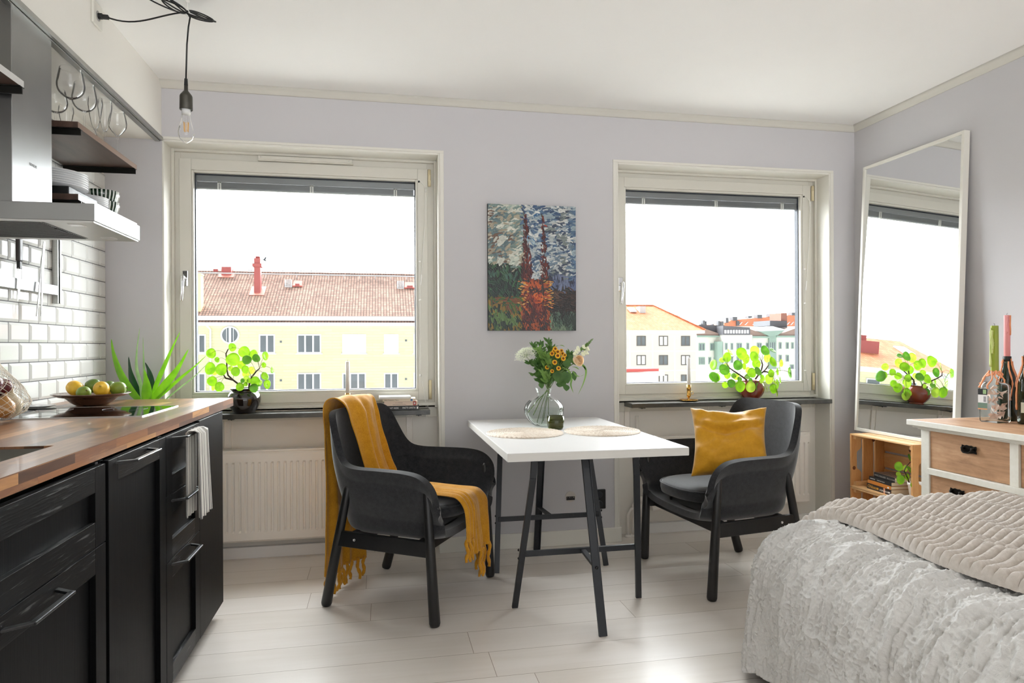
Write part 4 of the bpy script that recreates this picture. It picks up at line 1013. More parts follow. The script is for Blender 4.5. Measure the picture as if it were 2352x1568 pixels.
# second, narrower fold lying on the seat front, hanging a little less far
F2 = [(.10, .492, -.02, .07), (.2, .494, -.035, .075), (.272, .492, -.045, .08), (.322, .482, -.052, .08), (.352, .446, -.056, .078), (.360, .39, -.058, .072), (.363, .345, -.058, .066)]
F2 = [(.10, .487, -.07, .045), (.2, .488, -.085, .046), (.255, .490, -.100, .048), (.296, .484, -.108, .048), (.326, .446, -.112, .046), (.334, .38, -.114, .042), (.336, .305, -.116, .040)]
n2u, n2v = 26, 50; Q = np.zeros((n2v, n2u, 3))
for j in range(n2v):
    s = j / (n2v - 1); c = catmull(F2, s)
    for i in range(n2u):
        u = i / (n2u - 1) * 2 - 1; f = .010 * abs(math.sin(u * 4 + .5)) + .004
        d = catmull(F2, min(1, s + .01)) - catmull(F2, max(0, s - .01)); L = math.hypot(d[0], d[1]) + 1e-9
        Q[j, i] = loc2w(L_C, L_A, (c[0] - d[1] / L * f, c[2] + u * c[3], c[1] + d[0] / L * f))
npgrid(Q, 'fold', MT['mustard'], thr, solid=.005, solid_off=-1)
def tassel(p, q, r, k):
    m = MB(); p, q = Vector(p), Vector(q); pts = []; rr = []
    nseg = 12
    for i in range(nseg + 1):
        t = i / nseg; pts.append(p.lerp(q, t) + Vector((.004 * math.sin(t * 9 + k), .004 * math.cos(t * 8 + k * 2), 0))); rr.append(r * (.75 + .35 * abs(math.sin(t * 11 + k))) * (1 if t < .9 else .8))
    m.tube(pts, rr, 8); m.build('tassel', MT['mustard'], thr)
for k in range(9):
    u = -.92 + k * .23; a = P[0, int((u + 1) / 2 * (NU - 1))]; tassel(Vector(a) + Vector((0, 0, .012)), (a[0] + .015 * math.sin(k * 2), a[1] - .010 - .02 * (k % 2), .012), .0085, k)
for k in range(7):
    u = -.3 + k * .21; u = min(u, .97); a = P[-1, int((u + 1) / 2 * (NU - 1))]; tassel(Vector(a) + Vector((0, 0, .012)), (a[0] + .006 * math.sin(k * 2), a[1], a[2] - .105 - .012 * (k % 3)), .0085, k)
for k in range(4):
    u = -.8 + k * .5; a = Q[-1, int((u + 1) / 2 * (n2u - 1))]; tassel(Vector(a) + Vector((0, 0, .012)), (a[0], a[1], a[2] - .085), .0085, k + 3)
# ---------------------------------------------------------------- mustard cushion on the right chair
MT['mustard2'] = fabric('mustard_cotton_satin', (190, 134, 16), (208, 152, 30), .55, 500, .12, .3)
def cushion(center, xa, ya, w, h, th):
    xa = Vector(xa).normalized(); ya = (Vector(ya) - xa * Vector(ya).dot(xa)).normalized(); na = xa.cross(ya)
    N = 56; t = thing('cushion', 'mustard yellow scatter cushion leaning in the right armchair', 'cushion', center - Vector((0, 0, h / 2)))
    for side in (1,):
        m = MB()
        for sg in (1, -1):
            vs = []
            for j in range(N):
                for i in range(N):
                    a = -1 + 2 * i / (N - 1); b = -1 + 2 * j / (N - 1)
                    pin = 1 - .13 * (1 - a * a) * abs(b) ** 3; pin2 = 1 - .12 * (1 - b * b) * abs(a) ** 3
                    if b > 0: pin -= .10 * (1 - a * a) ** 1 * b ** 3
                    prof = max(0, (1 - a ** 4) * (1 - b ** 4)) ** .55
                    r = math.hypot(a, b); wr = 0
                    wr += .020 * math.sin(3.2 * a + 5.5 * b * b * (1 if b > 0 else .3)) * prof * max(0, b + .3)
                    wr += .022 * (float(vnoise(a * 2.2 + 3, b * 2.8 + 1 + sg)) - .5) * prof + .010 * (float(vnoise(a * 5 + b * 2 + 3, b * 6 - a * 3 + 1)) - .5) * prof
                    wr += .014 * math.exp(-((b - .62 + .35 * (1 - a * a)) / .09) ** 2) * prof - .016 * math.exp(-((b - .48 + .35 * (1 - a * a)) / .08) ** 2) * prof
                    wr += .005 * math.sin(14 * (a * b) + 3 * a) * prof * (abs(a) > .35)
                    vs.append(center + xa * (a * w / 2 * pin2) + ya * (b * h / 2 * pin) + na * (sg * (th / 2 * prof + wr * (1 if sg > 0 else .3))))
            fs = [(j * N + i, j * N + i + 1, (j + 1) * N + i + 1, (j + 1) * N + i) for j in range(N - 1) for i in range(N - 1)]
            if sg < 0: fs = [f[::-1] for f in fs]
            m.add(vs, fs, True)
        m.build('cover', MT['mustard2'], t, merge=.0012, subsurf=1)
    return t
cushion(Vector((1.685, 3.035, .675)), (.28, -.15, .01), (.22, .10, .29), .375, .385, .14)
# ================================================================== things on the sills and the table
def _leafmat(name, c1, c2, veins=0.0, rough=.35, tr=.45):
    m = NT(name); n = m.noise(m.co(), 22, 3); v = m.co((1, 1, 1))
    col = m.ramp(n, [(.3, c1), (.7, c2)])
    m.set(col=col, rough=rough, spec=.5)
    tb_ = m.n('ShaderNodeBsdfTranslucent', {'Color': col}); mx = m.n('ShaderNodeMixShader', {0: tr, 1: m.b.outputs[0], 2: tb_.outputs[0]}); m.L(mx.outputs[0], m.out.inputs['Surface'])
    return m.m
MT['pilea'] = _leafmat('pilea_leaf', (92, 142, 14), (134, 178, 30)); MT['pilea2'] = _leafmat('pilea_leaf_pale', (134, 172, 36), (168, 196, 64)); MT['pilea3'] = _leafmat('pilea_leaf_dark', (62, 118, 24), (96, 150, 40), tr=.3)
MT['petiole'] = plain('green_brown_petiole', (122, 120, 70), .6, var=.15); MT['bark'] = plain('dark_bark', (64, 46, 38), .85, var=.3, scale=60, bump=.6, bscale=150)
def disc_leaf(mb, c, nrm, up, r, seed):
    """a coin-shaped leaf, slightly cupped with a raised centre"""
    c = Vector(c); n = Vector(nrm).normalized(); a = (Vector(up) - n * Vector(up).dot(n)).normalized(); b = n.cross(a); N = 20; vs = [c + n * (-.10 * r)]
    rnd = random.Random(seed); e = rnd.uniform(.86, 1.0); ph = rnd.uniform(0, 6)
    for k, (kr, kh) in enumerate(((.3, -.02), (.65, .03), (.9, .02), (1.0, -.05))):
        for i in range(N):
            th = 2 * PI * i / N; rr = r * kr * (1 + .03 * math.sin(3 * th + ph)); vs.append(c + a * (rr * math.cos(th)) + b * (rr * e * math.sin(th)) + n * (kh * r + .05 * r * kr * math.sin(2 * th + ph)))
    fs = [(0, 1 + i, 1 + (i + 1) % N) for i in range(N)] + [(1 + k * N + i, 1 + (k + 1) * N + i, 1 + (k + 1) * N + (i + 1) % N, 1 + k * N + (i + 1) % N) for k in range(3) for i in range(N)]
    mb.add(vs, fs, True)
def curve(p, q, sag, n=8, side=(0, 0, 1)):
    p, q = Vector(p), Vector(q); return [p.lerp(q, i / n) + Vector(side) * (sag * math.sin(PI * i / n)) for i in range(n + 1)]
def pilea(label, base, leaves, stems, yplane, potmb, potmat, potname='pot', seed=1, scale=1.0):
    """leaves: (px, py, radius_px, dy, tilt_x, tilt_z) read off the photograph"""
    t = thing('pilea_plant', label, 'plant', base); rnd = random.Random(seed)
    po = potmb.build(potname, potmat, t)
    sm = MB()
    sp_ = []
    for pts in stems:
        P_ = [at(x, y, Y=yplane + dy) for x, y, dy in pts]; sm.tube(P_, [lerp(.0055, .0032, i / max(1, len(P_) - 1)) * scale for i in range(len(P_))], 8); sp_ += P_[1:]
    sm.build('stem', MT['bark'], t)
    pm = MB(); groups = {0: MB(), 1: MB(), 2: MB()}
    for k, lf in enumerate(leaves):
        x, y, rp, dy = lf[:4]; ct = at(x, y, Y=yplane + dy); r = rp * 1.1 / FPX * (ct - Vector((0, 0, CAM_H))).dot(_f); nx, nz = (lf[4], lf[5]) if len(lf) > 5 else (rnd.uniform(-.35, .35), rnd.uniform(-.1, .5))
        nrm = Vector((nx, -1, nz)); g = lf[6] if len(lf) > 6 else rnd.choice((0, 0, 1, 2))
        disc_leaf(groups[g], ct, nrm, (0, 0, 1), r, k + seed * 100)
        near = min(sp_, key=lambda q: (q - ct).length + .3 * max(0, q.z - ct.z)); pm.tube(curve(near, ct + Vector((0, .004, 0)), .012 + .15 * (near - ct).length * .3, 7), .0011 * scale, 5)
    pm.build('leaf_stalks', MT['petiole'], t)
    for g, mname in ((0, 'pilea'), (1, 'pilea2'), (2, 'pilea3')):
        if groups[g].v: groups[g].build('foliage', MT[mname], t)
    return t
MT['blackpot'] = plain('brown_black_glazed_clay', (26, 20, 18), .10, var=.4, scale=8, coat=.5, bump=.15, bscale=20)
MT['redpot'] = plain('red_brown_glazed_clay', (118, 46, 26), .14, var=.15, scale=8, coat=.5)
bl = at(562, 944, Z=.7995); bl = Vector((bl.x, 3.795, .7995)); bl.x = at(561, 944, Y=3.795).x
pot1 = MB().lathe([(.050, 0), (.054, .002), (.058, .010), (.076, .038), (.0845, .066), (.083, .088), (.072, .108), (.064, .114), (.064, .120), (.070, .128), (.0705, .132), (.064, .132), (.058, .120), (.06, .11), (.001, .108)], bl, 48, fine=3)
LV1 = [(485, 811, 11, 0, .3, .3, 0), (482, 846, 13.5, -.02, -.4, .1, 0), (508, 848, 13, -.04, .0, .1, 0), (535, 825, 14, -.03, .2, .2, 0), (534, 797, 9, 0, .9, .1, 0), (561, 808, 12, 0, .3, .1, 0), (567, 826, 10, -.04, .1, .3, 2), (541, 853, 10, -.06, .2, .0, 0), (563, 848, 8.5, -.05, -.1, .1, 0), (555, 838, 9, 0, .2, 0, 0), (583, 815, 11, .02, .9, .0, 0), (589, 822, 9, .0, .7, .3, 2), (610, 817, 9.5, .02, 1.3, .1, 0), (606, 838, 6, 0, .6, .2, 0), (626, 849, 7.5, 0, 2.6, 0, 0), (609, 863, 9, -.03, .9, .6, 0), (487, 875, 10.5, -.04, .0, .0, 0), (504, 888, 10.5, -.05, .2, .1, 0), (489, 889, 8, -.02, -1.2, .0, 1), (494, 854, 7, .02, -.5, .3, 1), (551, 888, 9, -.09, .0, .2, 0), (566, 871, 7.5, -.05, .2, .1, 1), (572, 874, 5, -.06, 0, 0, 0), (557, 874, 5, -.07, 0, 0, 2), (564, 882, 4.6, -.07, 0, 0, 0), (586, 875, 10, -.07, .0, .2, 0), (583, 891, 9.5, -.09, .0, .1, 2), (614, 882, 10, -.04, 1.0, .1, 0), (594, 880, 7, .02, .7, .2, 2), (598, 878, 6, .0, 1.5, .1, 1), (565, 858, 8, .02, .1, .2, 1), (578, 850, 8, .03, .6, .1, 1), (530, 846, 6, .03, .5, .3, 1), (499, 826, 6, .03, .9, .2, 0)]
ST1 = [((560, 893, 0), (548, 882, -.01), (535, 872, -.02), (524, 862, -.02), (521, 848, -.02), (521, 830, -.01), (519, 812, 0), (524, 802, 0)), ((535, 872, -.02), (518, 868, -.03), (514, 861, -.03)), ((572, 893, 0), (573, 880, -.01), (578, 866, -.02), (588, 853, -.02), (596, 846, -.01))]
pilea('round leaved plant in a glossy dark brown pot on the left sill', bl, LV1, ST1, 3.795, pot1, MT['blackpot'], seed=1)
br = Vector((at(1725, 915, Y=3.80).x, 3.795, .8085))
pot2 = MB().lathe([(.044, 0), (.046, .006), (.044, .010), (.050, .014), (.070, .040), (.078, .066), (.076, .084), (.066, .104), (.060, .112), (.061, .118), (.064, .121), (.060, .121), (.056, .112), (.05, .106), (.001, .104)], br, 48, fine=3)
def cr(x, y): return (1620 + x / 10.4545, 780 + y / 10.4545)
L2 = [(600, 290, 85, .02, .6, .9, 1), (515, 420, 110, 0, -1.0, .2, 0), (405, 480, 70, .02, -.8, .8, 1), (190, 600, 120, 0, -3.0, .3, 0), (450, 720, 130, -.02, -1.1, -.6, 2), (210, 900, 130, -.02, -1.6, -.9, 2), (275, 900, 95, .01, -2.0, -.5, 0), (875, 330, 140, -.02, 0, .2, 0), (975, 450, 115, .03, .2, .1, 0), (785, 610, 115, -.03, -.1, .2, 2), (935, 640, 75, .01, .4, .1, 0), (1190, 270, 120, .02, 0, .1, 1), (1175, 400, 115, -.03, 0, .2, 0), (1440, 255, 118, 0, 0, .4, 2), (1620, 250, 80, 0, .4, 1.3, 2), (1490, 430, 105, .03, .1, 0, 1), (1230, 580, 105, .02, 0, .1, 0), (1635, 530, 115, -.03, .4, .4, 0), (1830, 560, 85, .03, .5, 0, 1), (1120, 795, 110, -.05, 0, .2, 0), (1275, 755, 105, -.04, .3, .5, 2), (1585, 805, 92, -.04, .1, .1, 0), (1740, 770, 80, -.02, .8, .1, 0), (1790, 680, 80, 0, 1.8, .1, 0), (2005, 770, 85, 0, 1.8, .2, 0), (2040, 800, 130, .01, 3.0, .3, 2), (1535, 940, 112, -.03, 0, 0, 1), (625, 1045, 95, -.05, -.4, .3, 2), (840, 1120, 125, -.08, 0, 0, 0), (1095, 1130, 125, -.09, 0, 0, 1), (1250, 1130, 90, -.07, .9, 0, 2), (480, 1085, 75, -.03, -.5, -.3, 0), (1090, 970, 52, -.08, 0, .1, 2), (1350, 990, 55, -.08, 0, 0, 1), (530, 850, 80, .02, -.6, .1, 0), (680, 860, 60, .01, -.8, .3, 2), (740, 890, 70, .0, -.4, .0, 1), (825, 950, 60, -.02, 0, .2, 2), (1030, 730, 70, .03, 0, .1, 1), (1640, 1170, 110, -.05, 0, .1, 0), (1485, 1190, 65, -.03, 1.8, 0, 1), (1720, 1260, 100, -.06, 2.2, .2, 1), (1680, 1020, 60, .0, .5, .9, 1), (1800, 960, 80, -.01, 2.4, .2, 0), (1735, 1060, 110, -.02, 2.8, .1, 0), (1380, 910, 75, .01, .3, .4, 0), (1010, 880, 60, .0, -.6, .4, 2), (500, 640, 70, .03, -.6, .3, 1)]
LV2 = [(*cr(x, y), r / 10.4545, dy, a, b, g_) for x, y, r, dy, a, b, g_ in L2]
ST2 = [[(*cr(x, y), d) for x, y, d in q] for q in (((990, 960, 0), (930, 915, 0), (820, 840, -.01), (700, 760, -.02), (580, 680, -.02), (520, 590, -.01)), ((1200, 950, 0), (1270, 850, -.01), (1350, 720, 0), (1375, 600, 0), (1350, 510, .01)), ((1300, 840, 0), (1400, 760, -.01), (1460, 700, -.01), (1510, 620, 0)), ((1400, 760, -.01), (1480, 770, -.02), (1600, 820, -.03)))]
pilea('large round leaved plant in a red brown pot on the right sill', br, LV2, ST2, 3.795, pot2, MT['redpot'], seed=2)
# candles
def candle_mesh(c, r, h): return MB().lathe([(r, 0), (r, h - .003), (r * .93, h), (r * .5, h - .002), (.001, h - .003)], c, 28)
MT['wax'] = plain('white_wax', (232, 230, 226), .45, var=.02)
cx = at(798.5, 900, Y=3.80).x; zb = .7995
cs = thing('candlestick', 'grey stone candlestick with a brass collar on the left sill', 'candlestick', (cx, 3.80, zb))
MB().lathe([(.030, 0), (.031, .002), (.030, .006), (.024, .030), (.018, .052), (.0155, .062), (.001, .062)], (cx, 3.80, zb), 36).build('base', plain('grey_taupe_stone', (134, 124, 110), .7, var=.15, scale=60), cs)
MB().lathe([(.0145, .062), (.0148, .082), (.0148, .094), (.0125, .094), (.012, .07), (.001, .07)], (cx, 3.80, zb), 32).build('collar', MT['brass'], cs)
cd_ = thing('candle', 'white taper candle in the grey candlestick on the left sill', 'candle', (cx, 3.80, zb + .0705)); candle_mesh((cx, 3.80, zb + .0705), .0112, .200).build('wax', MT['wax'], cd_)
MB().tube([(cx, 3.80, zb + .2675), (cx + .001, 3.80, zb + .279)], .0009, 6).build('wick', MT['black'], cd_)
cx = at(1582, 900, Y=3.80).x; zb = .8085
cs = thing('brass_chamberstick', 'brass candle holder with a saucer and ring on the right sill', 'candlestick', (cx, 3.80, zb))
MB().lathe([(.040, 0), (.046, .001), (.0545, .007), (.056, .010), (.054, .0105), (.045, .005), (.010, .004), (.001, .004)], (cx, 3.80, zb), 44).build('saucer', MT['brass'], cs)
MB().lathe([(.012, .0045), (.007, .010), (.005, .018), (.007, .026), (.0125, .031), (.0125, .040), (.0105, .042), (.0122, .060), (.0105, .065), (.0125, .068), (.0130, .100), (.0112, .100), (.0108, .075), (.001, .074)], (cx, 3.80, zb), 36).build('column', MT['brass'], cs)
MB().tube([(cx + .014 + .010 * math.sin(a) * 1.0 + .006, 3.80 + .001 * math.cos(a), zb + .050 + .009 * math.cos(a)) for a in [k * PI / 10 for k in range(20)]], .0013, 6, closed=True).build('ring', MT['brass'], cs)
cd_ = thing('candle', 'white taper candle in the brass holder on the right sill', 'candle', (cx, 3.80, zb + .0745)); candle_mesh((cx, 3.80, zb + .0745), .0104, .190).build('wax', MT['wax'], cd_)
MB().tube([(cx, 3.80, zb + .262), (cx, 3.80, zb + .270), (cx + .004, 3.80, zb + .272)], .0009, 6).build('wick', MT['black'], cd_)
# books
PAGE = plain('book_pages', (226, 218, 200), .9, var=.05, scale=300, stretch=(.01, .01, 1))
def book(label, c, size, rot, cov, group, pages_side=1, spine_text=None, tcol=None, extra=None, tsize=None):
    """c: centre of the bottom face; size (length along spine, depth, thickness); spine faces local -y"""
    t = thing('book', label, 'book', c, group=group); L_, D_, H_ = size; R = Matrix.Rotation(rot, 3, 'Z'); c = Vector(c)
    def B(mb, x0, x1, y0, y1, z0, z1):
        ce = Vector(((x0 + x1) / 2, (y0 + y1) / 2, (z0 + z1) / 2)); mb.obox(c + R @ ce, (x1 - x0, y1 - y0, z1 - z0), R)
    cm = MB(); th = .0014
    B(cm, -L_ / 2, L_ / 2, -D_ / 2, D_ / 2, 0, th); B(cm, -L_ / 2, L_ / 2, -D_ / 2, D_ / 2, H_ - th, H_); B(cm, -L_ / 2, L_ / 2, -D_ / 2 - .0004, -D_ / 2 + th, 0, H_)
    cm.build('cover', cov, t, bevel=.0004)
    p = MB(); B(p, -L_ / 2 + .001, L_ / 2 - .001, -D_ / 2 + th, D_ / 2 - .002, th, H_ - th); p.build('pages', PAGE, t)
    X = R @ Vector((1, 0, 0)); sp0 = lambda x, z: c + R @ Vector((x, -D_ / 2 - .0010, z))
    for (tx, x_, z_, sz, mt_) in (spine_text or []):
        text(tx, 'title', mt_, t, sp0(x_, z_), X, (0, 0, 1), sz, .0002)
    for (x0, x1, z0, z1, mt_) in (extra or []):
        e = MB(); ce = Vector(((x0 + x1) / 2, -D_ / 2 - .0007, (z0 + z1) / 2)); e.obox(c + R @ ce, (x1 - x0, .0004, z1 - z0), R); e.build('label_patch', mt_, t)
    return t
INK = plain('dark_ink', (70, 62, 58), .7); WHT = plain('white_ink', (232, 230, 226), .6); RED = plain('red_print', (172, 40, 36), .6); BLU = plain('blue_print', (60, 110, 160), .6); YEL = plain('yellow_print', (226, 168, 60), .6)
g_ = 'books stacked on the left sill'
book('black paperback at the bottom of the stack on the left sill', (.112, 3.805, .7995), (.190, .125, .0235), 0, plain('black_cover', (22, 22, 23), .4), g_, spine_text=[('JUST KIDS', -.072, .0075, .0125, WHT), ('PATTI SMITH', .004, .0075, .0125, WHT)], extra=[(.082, .090, .006, .017, WHT)])
book('pink beige paperback with a red publisher mark, second from below on the sill', (.108, 3.807, .8232), (.182, .122, .0245), .01, plain('pink_beige_cover', (222, 200, 180), .5), g_, spine_text=[('H · J Schneider', -.030, .0140, .0065, INK), ('London Shopping Guide: One', -.046, .0050, .0060, INK)], extra=[(.066, .082, .001, .0235, RED), (.070, .078, .006, .018, WHT)])
book('cream paperback with a blue patch, third from below on the sill', (.100, 3.80, .8479), (.178, .120, .0155), -.03, plain('cream_cover', (224, 208, 184), .5), g_, spine_text=[('Klara Trastevere Tibern', -.080, .0045, .0080, INK)], extra=[(.062, .073, .002, .012, BLU)])
book('thin white book topping the stack on the left sill', (.075, 3.795, .8636), (.172, .125, .0115), .02, plain('pale_cover', (220, 218, 212), .45), g_)
# ---------------------------------------------------------------- vase, tumbler and bouquet
MT['vaseglass'] = thin_glass('vase_glass', (251, 253, 252), base=.01, edge=.09)
MT['water'] = thin_glass('water', (248, 251, 249), base=.01, edge=.06)
V = Vector((.818, 3.335, .7405))
vz = thing('glass_vase', 'round ribbed clear glass vase with water on the table', 'vase', V)
vp = [(.030, .001), (.045, .003), (.070, .018), (.092, .045), (.1005, .075), (.096, .105), (.076, .130), (.052, .145), (.036, .155), (.034, .165), (.036, .180), (.041, .195)]
vp = finer(vp, 5); vi = [(a - .0025, b + .002) for a, b in reversed(vp)]; vi[0] = (.0385, .195)
MB().lathe(vp + vi + [(.001, .004)], V, 96, rib=lambda a: 1 + .016 * math.cos(a * 14)).build('body', MT['vaseglass'], vz)
wp = [(.001, .0045), (.04, .006), (.066, .020), (.088, .046), (.096, .075), (.0945, .088), (.001, .088)]; MB().lathe(wp, V, 64, fine=4).build('water', MT['water'], vz)
MT['green_glass'] = NT('olive_green_glass').set(col=(70, 78, 12), rough=.04, trans=.55, ior=1.45, coat=.3).m
gt = thing('glass_tumbler', 'small olive green glass in front of the vase', 'glass', (.842, 3.19, .7405))
MB().lathe([(.032, 0), (.036, .003), (.040, .012), (.042, .030), (.042, .066), (.0395, .066), (.0395, .030), (.037, .014), (.001, .010)], (.842, 3.19, .7405), 48).build('body', MT['green_glass'], gt)
GL = [_leafmat('bouquet_leaf', (48, 84, 34), (82, 118, 54), rough=.5, tr=.25), _leafmat('bouquet_leaf_light', (96, 136, 60), (128, 160, 80), rough=.5, tr=.3)]
STM = plain('flower_stem', (92, 116, 60), .6, var=.2)
def fx(x, y): return (1160 + x / 6.8167, 770 + y / 6.8167)
def F(x, y, dy=0): a, b = fx(x, y); return at(a, b, Y=V.y + dy)
NECK = F(680, 840); LOWS = [F(500, 1370, 0), F(575, 1385, .01), F(340, 1230, .02), F(440, 1250, -.02), F(680, 1240, .02), F(600, 1340, -.02)]
def stemline(mb, head, k, r=.0016):
    lo = LOWS[k % len(LOWS)]; nk = NECK + Vector(((k % 3 - 1) * .008, ((k * 7) % 3 - 1) * .008, 0)); b = nk + (head - nk) * .35 + Vector((0, 0, .03))
    mb.tube([lo, lo.lerp(nk, .5) + Vector((0, 0, .01)), nk, b, head], r, 6)
def pleaf(mb, p, d, up, L, w, fold=.25, n=7, curl=0.0):
    """pointed leaf from p along d"""
    p = Vector(p); d = Vector(d).normalized(); up = Vector(up); s = d.cross(up)
    if s.length < 1e-4: s = d.orthogonal()
    s.normalize(); u = s.cross(d); vs = []
    for i in range(n + 1):
        t = i / n; c = p + d * (L * t) + u * (curl * L * t * t); hw = w / 2 * math.sin(PI * min(1, t ** .8)) ** .8 if 0 < t < 1 else .0004
        vs += [c - s * hw + u * hw * fold, c, c + s * hw + u * hw * fold]
    fs = []
    for i in range(n): a = i * 3; fs += [(a, a + 1, a + 4, a + 3), (a + 1, a + 2, a + 5, a + 4)]
    mb.add(vs, fs, True)
# leafy sprigs
sprigs = [((600, 600), (560, 150), 0.02, 0), ((640, 560), (680, 110), .0, 0), ((560, 500), (440, 170), .0, 0), ((600, 700), (450, 620), -.02, 0), ((640, 500), (520, 240), -.03, 1), ((700, 600), (720, 200), -.01, 0), ((560, 560), (370, 430), .0, 0), ((700, 640), (640, 330), -.04, 1), ((740, 620), (890, 420), .03, 0), ((620, 760), (520, 710), -.02, 0), ((760, 680), (960, 480), .02, 0), ((600, 620), (620, 420), -.03, 0), ((680, 640), (760, 480), -.04, 0), ((560, 620), (500, 420), .02, 0), ((760, 640), (840, 620), -.04, 0), ((640, 740), (600, 600), -.05, 1), ((700, 760), (700, 600), -.05, 0), ((820, 560), (1010, 300), .02, 0), ((720, 520), (820, 330), .03, 0)]
rnd = random.Random(5); lbl = {'s': 'dark green leafy sprig among the flowers in the vase'}
for k, (a, b, dy, g) in enumerate(sprigs):
    P0, P1 = F(a[0], a[1], dy), F(b[0], b[1], dy); m = MB(); s_m = MB(); stemline(s_m, P0, k); s_m.tube(curve(P0, P1, .012, 8, (1, 0, 0)), .0012, 6)
    t = thing('leafy_sprig', lbl['s'], 'leaves', V, group='leafy sprigs in the vase'); s_m.build('stem', STM, t)
    pts = curve(P0, P1, .012, 12, (1, 0, 0)); d = (P1 - P0).normalized()
    for i, p in enumerate(pts):
        for s_ in (1, -1):
            dd = d * .6 + Vector((s_ * rnd.uniform(.5, 1), rnd.uniform(-.7, .5), rnd.uniform(-.1, .5))); pleaf(m, p, dd, (0, -1, .4), rnd.uniform(.022, .040), rnd.uniform(.010, .016), .2)
    pleaf(m, P1, d, (0, -1, .3), .028, .010); m.build('foliage', GL[g], t)
# broad leaves low right
m = MB(); s_m = MB(); t = thing('broad_leaf_branch', 'branch with broad dark leaves on the right of the bouquet', 'leaves', V); stemline(s_m, F(760, 700, -.03), 2, .0022)
for (x, y, dx, dz, L_, w_, dy) in ((800, 580, .3, -.8, .030, .030, -.06), (850, 560, -.2, -.9, .045, .050, -.06), (930, 560, .2, -1, .046, .040, -.05), (880, 680, .2, -.9, .030, .034, -.05), (800, 770, 1, .1, .030, .022, -.03), (1075, 560, .0, -1, .036, .022, 0), (960, 770, -.1, -1, .024, .026, -.01), (560, 730, .1, -1, .024, .022, -.02), (900, 450, .8, .3, .035, .03, 0), (1000, 300, .5, -.9, .045, .022, 0)):
    p = F(x, y, dy); pleaf(m, p, (dx, -.25, dz), (0, -1, 0), L_ * 1.45, w_ * 1.35, .12, 8, .1); s_m.tube(curve(F(760, 690, -.03), p, .01, 6), .0012, 5)
s_m.build('stem', STM, t); m.build('foliage', GL[0], t)
# grass blades
t = thing('grass_blade', 'long light green grass blades arching out of the bouquet', 'leaves', V); s_m = MB(); stemline(s_m, F(900, 500, 0), 4, .0012); s_m.build('stem', STM, t); m = MB()
def ribbon(mb, pts, w):
    vs = []; n = len(pts)
    for i, p in enumerate(pts):
        hw = w / 2 * math.sin(PI * (.12 + .88 * i / (n - 1))) + .0003; vs += [p - Vector((hw, 0, hw * .2)), p + Vector((hw, 0, hw * .2))]
    mb.add(vs, [(2 * i, 2 * i + 1, 2 * i + 3, 2 * i + 2) for i in range(n - 1)], True)
for pts, w_ in (([(900, 500), (1000, 560), (1040, 680), (1030, 780), (1070, 900)], .012), ([(1000, 420), (1200, 450), (1268, 560), (1230, 740), (1145, 925)], .010), ([(1050, 490), (1110, 500), (1160, 535)], .009), ([(1060, 560), (1120, 630), (1180, 640), (1240, 610)], .011), ([(740, 210), (800, 170), (870, 152), (935, 175)], .013), ([(1210, 470), (1240, 500), (1265, 540)], .009)):
    pp = [F(x, y, -.01) for x, y in pts]; q = []
    for i in range(len(pp) - 1):
        for s_ in range(5):
            a_, b_, c_, d_ = pp[max(i - 1, 0)], pp[i], pp[i + 1], pp[min(i + 2, len(pp) - 1)]; tt_ = s_ / 5
            q.append(.5 * ((2 * b_) + (-a_ + c_) * tt_ + (2 * a_ - 5 * b_ + 4 * c_ - d_) * tt_ ** 2 + (-a_ + 3 * b_ - 3 * c_ + d_) * tt_ ** 3))
    q.append(pp[-1]); ribbon(m, q, w_)
m.build('blade', GL[1], t)
# white lace flower
t = thing('lace_flower', 'white lace umbel leaning out on the left of the bouquet', 'flower', V); s_m = MB(); hd_ = F(330, 330, -.01); stemline(s_m, hd_, 0)
m = MB(); hub = hd_
for k in range(60):
    th = k * 2.4; rr = math.sqrt((k + .5) / 60); u_ = Vector((-.42, -.35, .84)).normalized(); a_ = u_.orthogonal().normalized(); b_ = u_.cross(a_)
    e = F(330, 300, -.01) + (a_ * math.cos(th) + b_ * math.sin(th)) * (.056 * rr) + u_ * (.022 - .028 * rr * rr) + Vector((-.002, 0, .004))
    s_m.tube([hub, hub.lerp(e, .6) - Vector((0, 0, .003)), e], .0004, 4)
    for q in range(22):
        o_ = Vector((rnd.gauss(0, .0056), rnd.gauss(0, .0056), rnd.gauss(0, .0034))); p = e + o_; s = .0019
        m.add([p + Vector((s, 0, 0)), p + Vector((0, s, .0003)), p + Vector((-s, 0, 0)), p + Vector((0, -s, .0003)), p + Vector((0, 0, s))], [(0, 1, 4), (1, 2, 4), (2, 3, 4), (3, 0, 4), (3, 2, 1, 0)])
s_m.build('stem', STM, t); m.build('umbel', plain('cream_white_florets', (226, 230, 206), .8, var=.08), t)
